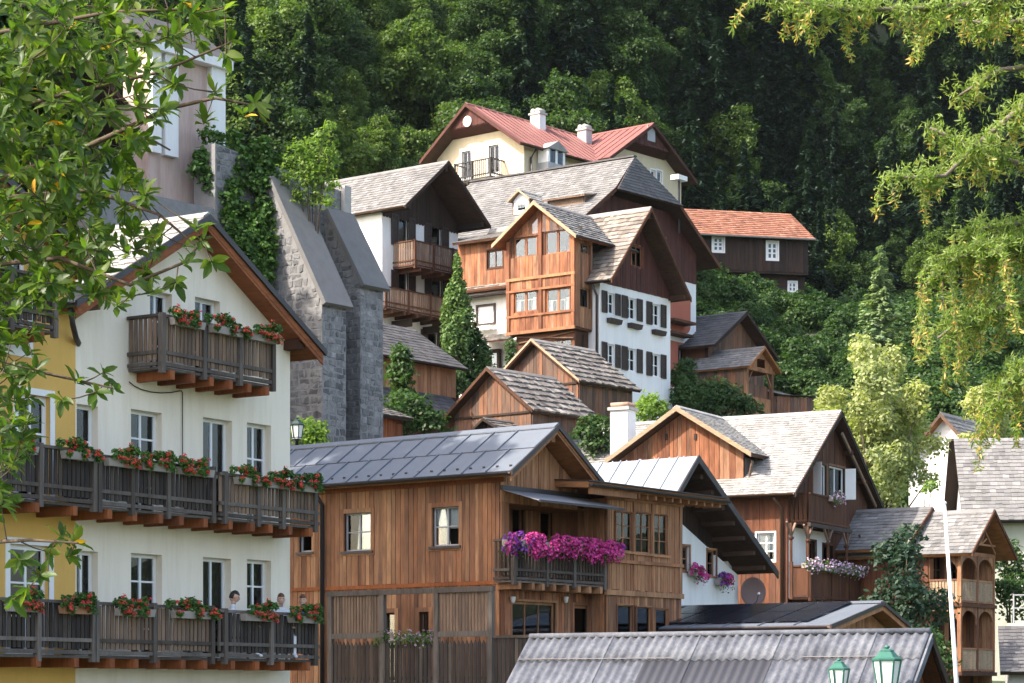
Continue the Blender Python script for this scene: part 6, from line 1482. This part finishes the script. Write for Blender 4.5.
P5 = Panel(FR3, 'f'); wall(rh3, P5, .2, 6.5, -2, ze3, (), .2, 'stucco_grey'); wall(rh3, Panel(FR3, 'l', .2), .2, 4.5, -2, ze3 + .1, (), .2, 'stucco_grey'); wall(rh3, Panel(FR3, 'f', 2.4), .2, 6.5, ze3, ze3 + 1.7, (), .2, 'stucco_green')
for z in (1.75, 2.2, 2.65): piece_box('terrace_rail', rh3, (.4, 2.55, ze3 + z), (6, 2.6, ze3 + z + .04), 'paint_grey')
for k in range(5): piece_box('terrace_post', rh3, (.4 + k * 1.2, 2.54, ze3 + 1.6), (.45 + k * 1.2, 2.61, ze3 + 2.7), 'paint_grey')

# ================================================================ church wall with buttresses
FP = Fr(322, 80, 52, 8.0); bP = FP.O.z
ch = house('church', FP, 'grey rubble stone church wall with two steep-capped buttresses and ivy', 'church')
STONES = [0]
def rubble(root, quadfn, s0, s1, z0, z1, topfn, sz=.42, name='stone', leftfn=None):
    """irregular stones laid in rough courses on a wall face; quadfn(s,d,z) -> point"""
    z = z0; k = 0; rest = MB()
    while z < z1:
        h = sz * random.uniform(.6, 1.15); s = s0 - random.random() * sz
        while s < s1:
            w = sz * random.uniform(.7, 1.8); a, b = max(s, s0), min(s + w, s1); s += w
            if b - a < .12: continue
            c = (a + b) / 2; t = min(topfn(a), topfn(b))
            zt = min(z + h, t)
            if zt - z < .12: continue
            g = .012; j = lambda: random.uniform(-.045, .045); dp = random.uniform(.004, .026)
            o = [(a + g + j(), z + g + j()), (c, z + g + j()), (b - g + j(), z + g + j()), (b - g + j(), zt - g + j()), (c + j() * 2, zt - g + j()), (a + g + j(), zt - g + j())]
            inn = [(c + (x - c) * .8, (z + zt) / 2 + (y - (z + zt) / 2) * .76) for x, y in o]
            pts = [quadfn(x, -.01, y) for x, y in o] + [quadfn(x, dp + random.uniform(-.012, .012), y) for x, y in inn]
            fc = [(6, 7, 8, 9, 10, 11)] + [(i, (i + 1) % 6, 6 + (i + 1) % 6, 6 + i) for i in range(6)]
            if STONES[0] < 300 and z > 5.0: MB().poly(pts, fc).build(name, 'stone', root); STONES[0] += 1
            else: rest.poly(pts, fc)
        z += h
    if rest.v: tag(rest.build('stones', 'stone', root), kind='stuff')
    return k
def buttress(x0, x1, yf, zf, yb, zb):
    n = MB(); n.poly([(x0, yf, -2), (x0, yb + 1, -2), (x0, yb + 1, zb), (x0, yb, zb), (x0, yf, zf), (x1, yf, -2), (x1, yb + 1, -2), (x1, yb + 1, zb), (x1, yb, zb), (x1, yf, zf)], [(0, 1, 2, 3, 4), (9, 8, 7, 6, 5), (0, 4, 9, 5), (4, 3, 8, 9), (3, 2, 7, 8), (1, 6, 7, 2), (0, 5, 6, 1)])
    b = n.build('buttress', 'mortar', ch)
    # sloping cap slab, a little wider than the stonework
    dv = Vector((0, yb - yf, zb - zf)); nn = Vector((0, -dv.z, dv.y)).normalized(); e = dv.normalized() * .25
    p0 = Vector((0, yf, zf)) - e; p1 = Vector((0, yb, zb)) + e * .3
    MB().hexa([Vector((x0 - .1, 0, 0)) + p0, Vector((x1 + .1, 0, 0)) + p0, Vector((x1 + .1, 0, 0)) + p1, Vector((x0 - .1, 0, 0)) + p1, Vector((x0 - .1, 0, 0)) + p0 + nn * .16, Vector((x1 + .1, 0, 0)) + p0 + nn * .16, Vector((x1 + .1, 0, 0)) + p1 + nn * .16, Vector((x0 - .1, 0, 0)) + p1 + nn * .16]).build('cap_slab', 'concrete_cap', b)
    k = (zb - zf) / (yb - yf)
    rubble(b, lambda s, d, z: (s, yf - d, z), x0, x1, 4.0, zf, lambda s: zf - .02, .25)
    rubble(b, lambda s, d, z: (x0 - d, s, z), yf, yb + .7, 5.0, zb, lambda s: zf + k * (s - yf) - .05 if s < yb else zb, .27)
    return b
buttress(0, 1.19, 0, 17.2 - bP, 2.39, 21.45 - bP); buttress(3.5, 4.7, 1.4, 18.4 - bP, 2.97, 21.0 - bP)
PPw = Panel(FP, 'f', 3.1); zt0 = 21.3 - bP
cw_ = wall(ch, PPw, -1.9, 4.65, -2, gable_top(-9, 23.2 - bP, -1.0, 22.4 - bP, 4.65, 21.9 - bP), (), 1.0, 'mortar', 'nave_wall')
wall(ch, PPw, -7.5, -1.9, -2, 20.3 - bP, (), .9, 'mortar', 'nave_wall', d0=-.05)
rubble(cw_, PPw.m, -1.85, 4.6, 7.0, 14.6, gable_top(-9, 23.2 - bP, -1.0, 22.4 - bP, 4.65, 21.9 - bP), .3)
piece_box('corner_pier', ch, PPw.m(4.35, .03, 10), PPw.m(4.7, .2, 22.1 - bP), 'stone_pale')
# plastered tower with white pilasters
PT = Panel(FP, 'f', 4.4); a, b = PT.S(148), PT.S(221); zt1 = PT.Z(180, 55); zb1 = PT.Z(180, 190)
tw = MB().box((a, 4.4, 0), (b, 5.6, zt1)).build('tower', 'stucco_oldpink', ch)
for x0, x1 in ((148, 157), (161, 174), (207, 221)): piece_box('pilaster', tw, PT.m(PT.S(x0), .0, PT.Z(180, 160 if x0 < 200 else 140)), PT.m(PT.S(x1), .22, zt1 - .1), 'stucco_white')
piece_box('cornice', tw, PT.m(a - .2, 0, zt1 - .15), PT.m(b + .2, .4, zt1 + .15), 'stucco_white')
q = [(a - .3, 4.0, zt1 + .15), (b + .3, 4.0, zt1 + .15), (b + .3, 5.8, zt1 + 1.5), (a - .3, 5.8, zt1 + 1.5)]; slab(tw, q, .2, 'shingle_dark', 'tower_roof')
# nave behind the tower
MB().box((-13.5, 5.75, -2), (-1.4, 12, 22.3 - bP)).build('nave', 'stucco_grey', ch)
gable_roof(ch, -13.9, 22.3 - bP, -7.5, 26.0 - bP, -1.1, 22.3 - bP, 5.4, 12.3, th=.2, soffit='wood_dark', mat='shingle_grey', barge='wood_dark', kw=dict(course=.35, width=.3))
# low mossy shed roofs at its foot, pieces of board wall
FPs = Fr(352, 88, 52, 10.0); ms = house('mossy_lean_to', FPs, 'small lean-to with mossy roof and red boards at the foot of the buttress', 'shed'); bs = FPs.O.z
Pm = Panel(FPs, 'f'); zm_ = Pm.Z(360, 413); q = [(-2.2, -.4, zm_), (3.0, -.4, zm_), (3.0, 2.2, Pm.Z(360, 385)), (-2.2, 2.2, Pm.Z(360, 385))]; r = slab(ms, q, .12, 'wood_dark', 'roof'); shingles(r, q, .3, .22, 'shingle_wood', .03)
wall(ms, Pm, -2, 2.8, -2, zm_, (), .12, 'wood_dark'); planks(ms, Pm, -2, 2.8, -2, zm_, (), .16, 'wood_red', d0=.003); close_box(ms, FPs, -2, 2.8, .12, 2.1, -2, zm_, 'wood_brown', 'lrb', .1)

# ================================================================ single trees and shrubs
def column_tree(name, label, px, Y, ytop, ybot, xw, mat, n, seed):
    g = np.random.default_rng(seed); p = at(px, ybot, Y); h = at(px, ytop, Y).z - p.z; r = xw / 2 / FPX * Y; t = empty(name, p, 0, label, 'tree'); bl = []
    for i in range(150):
        w = g.random() ** .8; rr = r * min(1, (1 - w) * 1.9 + .06) * (.55 + .45 * min(1, w * 6 + .3)); a = g.random() * 6.283; q = g.uniform(.45, .85) * rr
        bl.append((math.cos(a) * q, math.sin(a) * q, w * h * .97, rr * g.uniform(.3, .5) + .04))
    V, F = blob_leaves(bl, n, .2, .09, g=g, shell=.5, up=.2, flat=1.7); mesh_obj('crown', np_mesh('crown', V, F), mat, t)
    MB().tube([(0, 0, -2), (0, 0, h * .9)], [.12, .02], 7).build('trunk', 'bark', t, True); return t
broad_tree('pale_tree', 'broad pale green tree in full sun behind the loggia house', 876, 101, 332, 150, 'leaf_light', nblob=95, n=27000, L=.2, W=.12, seed=11, rr=(.35, .85), low=.46, trunk_r=.2, shell=.6)
broad_tree('leafy_tree', 'bright green tree partly hidden by the hanging larch at the right', 985, 116, 380, 70, 'leaf_light', nblob=26, n=8000, L=.22, W=.13, seed=12, rr=(.5, .85), low=.15)
broad_tree('garden_bush_tree', 'fresh green bushy tree between the shingle roofs at the right', 925, 95, 458, 46, 'leaf_bright', nblob=16, n=4000, L=.18, W=.11, seed=13, rr=(.35, .6), low=.1)
conifer('young_spruce', 'slender young spruce standing above the pale tree', 881, 128, 248, 352, 52, 'leaf_spruce', 8000, 14, .1, .34, .15, lift=.15, tiers=170)
column_tree('columnar_thuja', 'tall narrow light green thuja before the double balcony house', 457, 107, 248, 392, 31, 'leaf_thuja', 11000, 15)
column_tree('small_thuja', 'shorter dark thuja leaning against the right of the tall thuja', 475, 107.6, 322, 402, 34, 'leaf_bush', 5000, 16)
broad_tree('dark_bush_tree', 'dark bluish green tree in front of the arcade house', 905, 79, 510, 104, 'leaf_dark', nblob=40, n=7600, L=.2, W=.1, seed=17, rr=(.4, .7), low=.15, base=2.0)
broad_tree('slender_maple', 'thin young maple before the tan barn', 402, 93, 338, 40, 'leaf_bush', nblob=12, n=1700, L=.2, W=.13, seed=18, rr=(.3, .55), low=.35, base=12.0, trunk_r=.07)
shrub('low_bushes', 'dense low green bush at the foot of the tan barn', [(370, 420, 91.5, .9), (392, 425, 91, .9), (415, 415, 91.5, .8), (432, 428, 91.5, .7), (350, 432, 90, .7), (405, 405, 92, .6)], 'leaf_bush', 4200, .18, .12, 19)
shrub('lantern_bush', 'bright green bush behind the wall lantern', [(305, 436, 74, .5), (313, 444, 74, .5), (318, 432, 74.4, .35)], 'leaf_bright', 1400, .14, .09, 20)
shrub('wall_sapling', 'sunlit yellow green sapling growing out of the church wall', [(x, y, 81.5 + (i % 3) * .2, r * 1.75) for i, (x, y, r) in enumerate(((300, 150, .2), (290, 160, .16), (312, 146, .22), (322, 137, .2), (330, 128, .16), (318, 158, .25), (331, 153, .18), (305, 165, .26), (296, 176, .22), (315, 172, .26), (328, 170, .2), (337, 163, .13), (286, 178, .15), (308, 184, .25), (322, 186, .22), (334, 186, .15), (300, 196, .22), (316, 200, .22), (328, 203, .16), (292, 204, .16), (335, 143, .1), (282, 168, .1)))], 'leaf_bright', 3300, .15, .075, 21, 'tree', shell=.95, sr=.022)
g_ = np.random.default_rng(22)
ivy = []
for _ in range(110):
    py = g_.uniform(135, 285); x0 = np.interp(py, [135, 170, 230, 285], [200, 197, 232, 250]); x1 = np.interp(py, [135, 170, 210, 285], [262, 292, 280, 266]); px = g_.uniform(x0, x1); ivy.append((px, py, 81.3 + (px - 222) * .017 - (py - 135) * .008, g_.uniform(.2, .42)))
shrub('ivy', 'thick green ivy hanging over the church wall', ivy, 'leaf_ivy', 14000, .16, .13, 23, 'ivy', stem=False)
shrub('bay_vine', 'green climber under the wooden bay', [(511, 345 + i * 7, 109.5, .28) for i in range(6)], 'leaf_bush', 900, .16, .1, 25, 'climber', stem=False)
shrub('house_shrub', 'green bush at the foot of the pink painted corner', [(683, 382, 119, .8), (690, 396, 118, .8), (680, 402, 118, .7), (687, 368, 119.5, .5)], 'leaf_bush', 2600, .18, .12, 26)
shrub('barn_bushes', 'bright bushes in front of the barn porch', [(704, 399, 121, .8), (716, 396, 121, .9), (728, 402, 121, .9), (741, 408, 121, .7), (710, 408, 120, .8), (752, 412, 121, .6)], 'leaf_bush', 3600, .2, .13, 27)
shrub('chimney_bush', 'low bush beside the white chimney', [(650, 409, 100, .6), (642, 414, 99, .5), (658, 412, 100, .5)], 'leaf_bright', 1500, .17, .11, 28)
shrub('shed_shrub', 'dark shrub with yellow flowers between the rear shed and the chimney', [(588, 436, 92, .6), (598, 446, 92, .6), (606, 428, 92, .45), (594, 424, 92.5, .4)], 'leaf_bush', 1900, .17, .11, 29)
shrub('right_bush', 'green bush behind the arcade house at the right edge', [(1008, 560, 93, .7), (1018, 580, 93, .7), (1015, 600, 92, .8), (1004, 590, 92, .5)], 'leaf_bush', 2400, .17, .11, 30)
shrub('foot_bush', 'small bush at the foot of the flagpole', [(930, 650, 62, .5), (938, 664, 62, .5), (922, 668, 62, .45)], 'leaf_bush', 1500, .13, .08, 31)
# tall trees standing left of the frame; they keep the brown house in shade
for i, (x, y, h, r) in enumerate(((-15.6, 56.0, 26.0, 4.2), (-19.5, 60.0, 28.5, 4.4), (-18.5, 52.0, 27.0, 4.2), (-13.6, 60.0, 24.5, 3.2), (-23.5, 63.5, 30, 4.4), (-22.5, 56, 30, 4.4), (-21.0, 74.5, 33, 4.6), (-25.5, 70, 34, 4.8))):
    px = CX + x / y * FPX; broad_tree('lime_tree', ('dense lime tree directly behind the cream house roof', 'tall lime tree behind the ochre house, second from the church', 'lime tree behind the ochre roof at the left edge', 'lower lime tree nearest to the church tower', 'tallest lime tree far back at the left edge', 'broad lime tree farthest left behind the ochre house', 'tall lime tree beside the church nave', 'tall lime tree left of the church, farthest out')[i], px, y, HY - (h - 4) / y * FPX, 2 * r / y * FPX, 'leaf_forest', nblob=44, n=14000, L=.42, W=.3, seed=60 + i, rr=(.9, 1.5), low=.38, trunk_r=.35, group='tall trees behind the cream house')

# ---------------------------------------------------------------- foreground broadleaf branches, upper left
def frame_from(d, n):
    d = unit(d); n = unit(n - d * np.sum(n * d, -1, keepdims=True)); s = np.cross(d, n); return d, n, s
LEAF_T = np.array([(0, 0, 0), (.16, .1, .02), (.16, 0, -.015), (.16, -.1, .02), (.5, .2, .03), (.5, 0, -.03), (.5, -.2, .03), (.82, .12, -.03), (.82, 0, -.07), (.82, -.12, -.03), (1.0, 0, -.14)])
LEAF_F = [(0, 2, 1), (0, 3, 2), (1, 2, 5, 4), (2, 3, 6, 5), (4, 5, 8, 7), (5, 6, 9, 8), (7, 8, 10), (8, 9, 10)]
def foreground_tree():
    g = np.random.default_rng(31)
    base = Vector((-4.2, 11.6, 0.0)); t = empty('magnolia_tree', base, 0, 'glossy green broadleaf tree with a few yellow leaves overhanging the upper left', 'tree')
    B = np.array(base); Pn = lambda px, py, Y: np.array(at(px, py, Y)) - B
    limbs = [[(-340, 260, 11.6), (-60, 130, 11.2), (60, 95, 11), (160, 72, 10.8), (232, 42, 10.6)], [(-340, 330, 11.6), (-60, 270, 11.2), (60, 258, 11), (130, 285, 10.8), (185, 262, 10.7), (205, 238, 10.6)],
             [(-340, 420, 11.6), (-60, 380, 11), (40, 372, 10.8), (112, 388, 10.5)], [(-340, 520, 11.6), (-60, 545, 11), (30, 540, 10.6), (78, 543, 10.4)], [(0, 180, 11.2), (80, 150, 11), (170, 108, 10.8), (215, 98, 10.7), (258, 106, 10.6)],
             [(-340, 180, 11.6), (-40, 40, 11.2), (110, 12, 11), (222, 8, 10.8)], [(-340, 300, 11.6), (-20, 200, 11.4), (90, 190, 11.3), (160, 215, 11.2), (195, 245, 11)], [(-340, 460, 11.6), (-60, 455, 11.2), (10, 470, 11)], [(-340, 140, 12.2), (0, 100, 12), (100, 110, 11.8), (170, 150, 11.6)]]
    mb = MB(); nodes = []
    for L in limbs:
        pts = [Pn(*p) for p in L]; n = len(pts); mb.tube([Vector(p) for p in pts], [.013 * (1 - i / (n - .5)) + .003 for i in range(n)], 6)
        for a, b in zip(pts[:-1], pts[1:]):
            for k in range(8): nodes.append(a + (b - a) * k / 8)
        nodes.append(pts[-1])
    nodes = np.array(nodes)
    # rosettes of leaves, thick towards the upper left, thinning to sprays at the right
    ros = []
    def edge(py): return np.interp(py, [-20, 0, 30, 60, 95, 130, 165, 200, 240, 280, 305, 330, 360, 400, 430, 480, 520], [235, 232, 205, 200, 180, 150, 150, 165, 195, 150, 95, 45, 40, 50, 40, 30, 20])
    while len(ros) < 960:
        py = g.uniform(-25, 520); px = g.uniform(-70, 240); e = edge(py)
        if px > e: continue
        dens = 1.0 if px < e * .62 else .55
        if py > 300: dens *= .75
        if 140 < px < 226 and 86 < py < 186 and g.random() < .6: continue
        if 150 < px < 210 and 195 < py < 232 and g.random() < .7: continue
        if 80 < px < 130 and 60 < py < 100 and g.random() < .5: continue
        if g.random() > dens: continue
        if 30 < px < 80 and 300 < py < 480 and g.random() < .7: continue
        ros.append((px, py, g.uniform(10.3, 12.0)))
    for px, py in ((232, 40), (226, 55), (255, 102), (244, 112), (262, 110), (215, 92), (205, 120), (186, 262), (203, 240), (212, 262), (176, 282), (196, 226), (112, 386), (96, 392), (80, 380), (104, 372), (76, 541), (62, 535), (70, 556), (48, 552), (40, 575), (130, 296), (150, 292), (118, 306), (20, 560), (62, 400), (225, 8), (214, 22), (26, 590), (12, 600)): ros.append((px, py, g.uniform(10.3, 10.8)))
    C = []; D = []; Nn = []; Ls = []
    pc = [Pn(*r_) for r_ in ros]; order0 = np.argsort([np.min(np.linalg.norm(nodes - c, axis=1)) for c in pc])
    for ii in order0:
        c = pc[ii]; k = np.argmin(np.linalg.norm(nodes - c, axis=1)); a = nodes[k]; d = c - a; ln = np.linalg.norm(d); nodes = np.vstack([nodes, c[None]])
        if ln > .05: mb.tube([Vector(a), Vector(a + d * .5 + np.array([0, 0, -.03 * ln])), Vector(c)], [.0035, .003, .002], 4, caps=False)
        tw = unit(d * .6 / max(ln, .05) + np.array([.45, -.25, .35]) + g.normal(size=3) * .35); m = int(g.integers(6, 10)); ph = g.random() * 6.28
        u = unit(np.cross(tw, g.normal(size=3))); v = np.cross(tw, u)
        for j in range(m):
            an = ph + j * 2.4; dr = unit(tw * g.uniform(.35, .9) + (u * math.cos(an) + v * math.sin(an)) * g.uniform(.6, 1.0) + np.array([0, 0, -.1]))
            C.append(c - tw * .03 * (j / m)); D.append(dr); Nn.append(unit(tw * .8 + np.array([-.1, -.15, .6]) + g.normal(size=3) * .25)); Ls.append(g.uniform(.045, .105))
    C = np.array(C); d, n, s = frame_from(np.array(D), np.array(Nn)); Ls = np.array(Ls)[:, None, None]; m = len(C)
    V = C[:, None, :] + Ls * (LEAF_T[None, :, 0:1] * d[:, None, :] + LEAF_T[None, :, 1:2] * s[:, None, :] + LEAF_T[None, :, 2:3] * n[:, None, :])
    depth = C[:, 1]; order = np.argsort(depth - 1.2 * (np.array(C)[:, 0] > 1.9)); single = set(order[:290].tolist()); yel = set(g.choice(m, 26, replace=False).tolist())
    tm = bpy.data.meshes.new('leaf'); tm.from_pydata([tuple(p) for p in LEAF_T], [], LEAF_F); tm.materials.append(M['leaf_magnolia']); tm.polygons.foreach_set('use_smooth', [True] * len(tm.polygons))
    ty = tm.copy(); ty.materials[0] = M['leaf_yellow']
    mb.build('trunk_branches', 'bark', t, True)
    allv = []; allf = []; yv = []
    for i in range(m):
        if i in single or i in yel:
            o = link(bpy.data.objects.new('leaf', ty if i in yel else tm), t); L_ = float(Ls[i, 0, 0])
            o.matrix_basis = Matrix.Translation(C[i]) @ Matrix((d[i], s[i], n[i])).transposed().to_4x4() @ Matrix.Scale(L_, 4)
        else:
            b = len(allv); allv += [tuple(p) for p in V[i]]; allf += [tuple(q + b for q in f) for f in LEAF_F]
    me = bpy.data.meshes.new('crown'); me.from_pydata(allv, [], allf); tag(mesh_obj('crown', me, 'leaf_magnolia', t, True), kind='stuff')
    MB().tube([(0, 0, -.2), (.05, .05, 2.5), (-.1, 0, 5.5), (.0, .1, 8.5)], [.2, .17, .13, .05], 10).build('trunk', 'bark', t, True)
foreground_tree()

# ---------------------------------------------------------------- hanging larch boughs at the right
def larch():
    g = np.random.default_rng(33); base = Vector((5.6, 14.2, 0.0)); t = empty('larch_tree', base, 0, 'sunlit yellow green larch boughs with drooping twigs at the upper right', 'tree'); B = np.array(base); Pn = lambda px, py, Y: np.array(at(px, py, Y)) - B
    limbs = [([(1480, -160, 14.2), (1200, -60, 14), (1040, -5, 13.8), (940, 8, 13.6), (850, 10, 13.5), (772, -2, 13.4)], (14, 62), 1.0), ([(1480, -120, 14.2), (1100, 5, 14.2), (1000, 25, 14.2), (930, 18, 14.2)], (16, 70), 1.0),
             ([(1480, 60, 14.2), (1120, 80, 14), (1024, 105, 13.7), (985, 138, 13.6), (945, 176, 13.5), (893, 178, 13.4)], (14, 60), 1.0), ([(1480, 100, 14.2), (1100, 160, 14), (1030, 168, 13.8), (975, 148, 13.7), (930, 128, 13.6)], (10, 45), .8),
             ([(1480, 180, 14.2), (1100, 228, 14), (1035, 240, 13.8), (985, 248, 13.6), (946, 262, 13.5)], (30, 150), 1.5), ([(1480, 230, 14.2), (1090, 290, 13.9), (1030, 300, 13.7), (965, 318, 13.6), (938, 338, 13.5)], (20, 90), 1.1),
             ([(1480, 320, 14.2), (1100, 360, 14), (1024, 372, 13.6), (1003, 386, 13.5), (994, 412, 13.5)], (30, 120), 1.3), ([(1480, 170, 14.2), (1080, 215, 13.9), (1010, 225, 13.8), (975, 230, 13.7)], (20, 80), 1.2), ([(1480, -40, 14.4), (1100, 60, 14.4), (1000, 70, 14.3), (960, 95, 14.2)], (12, 45), .7)]
    wood_ = MB(); C = []; D = []; T = []
    for pts, (l0, l1), dn in limbs:
        P3 = [Pn(*p) for p in pts]; n = len(P3); wood_.tube([Vector(p) for p in P3], [.026 * (1 - i / (n - .6)) + .005 for i in range(n)], 6)
        seg = [np.linalg.norm(b - a) for a, b in zip(P3[:-1], P3[1:])]
        for (a, b), pa, pb, L in zip(zip(P3[:-1], P3[1:]), pts[:-1], pts[1:], seg):
            m = int(L / .036 * dn)
            for _ in range(m):
                u = g.random(); p = a + (b - a) * u; px = pa[0] + (pb[0] - pa[0]) * u
                if px > 1075: continue
                ln = (l0 + (l1 - l0) * g.random() ** 1.8) * .95 / 2400 * 13.7; dir_ = np.array([g.normal() * .22, g.normal() * .22, -1.0]); out = np.array([g.normal() * .5 - .2, g.normal() * .5, .25])
                K = max(4, int(ln / .022)); q = p.copy(); prev = q.copy(); path = [Vector(q)]
                for k in range(K):
                    w = k / K; st = unit(out * (1 - w) ** 2 * .9 + dir_ * (w + .15)); q = q + st * ln / K; path.append(Vector(q))
                    for _ in range(9): C.append(q + g.normal(size=3) * .007); D.append(unit(g.normal(size=3) + st * .5)); T.append(1 if (w > .45 and g.random() < .25) else 0)
                if len(path) > 5: wood_.tube(path[::3], [.0035] * len(path[::3]), 3, caps=False)
                # short side shoots near the bough
                for _ in range(7):
                    c = p + g.normal(size=3) * np.array([.05, .05, .035])
                    for _ in range(7): C.append(c + g.normal(size=3) * .012); D.append(unit(g.normal(size=3) + np.array([0, 0, .4]))); T.append(0)
    C = np.array(C); D = np.array(D); T = np.array(T)
    for k, mt, nm in ((0, 'leaf_larch', 'needles'), (1, 'leaf_larch_tip', 'cone_tips')):
        sel = T == k; c = C[sel]; d = D[sel]; nr = unit(g.normal(size=c.shape) + np.array([0, -.6, .5])); L = g.uniform(.03, .055, len(c)); V, F = leaf_quads(c + d * L[:, None] / 2, nr, L, .0105, g, d); tag(mesh_obj(nm, np_mesh(nm, V, F), mt, t), kind='stuff')
    wood_.build('boughs', 'bark_grey', t, True)
    MB().tube([(0, 0, -.2), (0, .05, 4), (.05, 0, 9), (0, 0, 12)], [.24, .2, .13, .03], 10).build('trunk', 'bark', t, True)
larch()

# ================================================================ lamps and flagpole
def street_lamp(px, py_top, Y, wpx, label, post=True, base=0.0, name='street_lamp', mat='verdigris'):
    p = at(px, py_top, Y); w = wpx / FPX * Y; t = empty(name, (p.x, p.y, base), R(20), label, 'street lamp', 'green lanterns'); H = p.z - base; u = w / 2
    # hexagonal lantern: cap, finial, glass, frame bars
    MB().lathe([(u * .25, -.95 * w - .02), (u * .62, -.95 * w), (u * .66, -.9 * w)], (0, 0, H - .32 * w), 6).build('lantern_base', mat, t)
    MB().lathe([(u * .6, -.9 * w), (u * .88, 0.0)], (0, 0, H - .42 * w), 6).build('lamp_glass', 'lamp_glass', t)
    mb = MB()
    for k in range(6):
        an = 2 * math.pi * (k + .5) / 6; mb.bar((u * .63 * math.cos(an), u * .63 * math.sin(an), H - 1.3 * w), (u * .92 * math.cos(an), u * .92 * math.sin(an), H - .42 * w), .025, .025)
    mb.build('lantern_frame', mat, t)
    MB().lathe([(u * .9, -.44 * w), (u * 1.0, -.42 * w), (u * 1.02, -.36 * w), (u * .8, -.30 * w), (u * .52, -.14 * w), (u * .46, -.13 * w), (u * .46, -.08 * w), (u * .3, -.04 * w), (u * .1, -.02 * w)], (0, 0, H), 6).build('lamp_cap', mat, t)
    MB().lathe([(u * .06, 0), (u * .18, .04 * w), (u * .18, .09 * w), (u * .05, .13 * w)], (0, 0, H - .03 * w), 8).build('finial', mat, t, True)
    if post: MB().lathe([(.14, 0), (.14, .5), (.07, .6), (.055, H - 1.5 * w), (.09, H - 1.45 * w), (.04, H - 1.27 * w)], (0, 0, 0), 10).build('post', 'iron_black', t, True)
    return t
street_lamp(887, 648, 40, 30, 'larger green lantern with pale glass in front of the corrugated roof')
street_lamp(839, 660.5, 40.5, 22, 'smaller green lantern just left of the larger one at the bottom edge')
street_lamp(297, 419, 73, 15, 'dark green lantern by the church buttress above the metal roof', True, 5.0, mat='shutter_green')
fp = at(957, 690, 60); top = at(944.5, 505, 60); d_ = (top - fp)
pole = empty('flagpole', fp - d_ * .55, 0, 'slim white flagpole leaning slightly left before the arcade house', 'flagpole')
MB().tube([(0, 0, 0), tuple(d_ * 1.55)], [.07, .04], 12).build('shaft', 'paint_white', pole, True); MB().lathe([(.02, 0), (.055, .03), (.055, .07), (.01, .1)], tuple(d_ * 1.55), 10).build('finial', 'paint_white', pole, True)

# ================================================================ thin summer haze over the valley
def haze():
    m = bpy.data.materials.new('haze'); m.use_nodes = True; nt = m.node_tree; nt.nodes.clear()
    out = nt.nodes.new('ShaderNodeOutputMaterial'); v = nt.nodes.new('ShaderNodeVolumePrincipled'); v.inputs['Color'].default_value = (.74, .87, .95, 1); v.inputs['Density'].default_value = HAZE; v.inputs['Anisotropy'].default_value = .2
    nt.links.new(v.outputs[0], out.inputs['Volume']); M['haze'] = m
    o = MB().box((-500, -70, -1.5), (500, 640, 640)).build('haze', 'haze'); tag(o, kind='stuff', label='thin bluish summer haze in the valley air', cat='haze')
HAZE = .00004
haze()
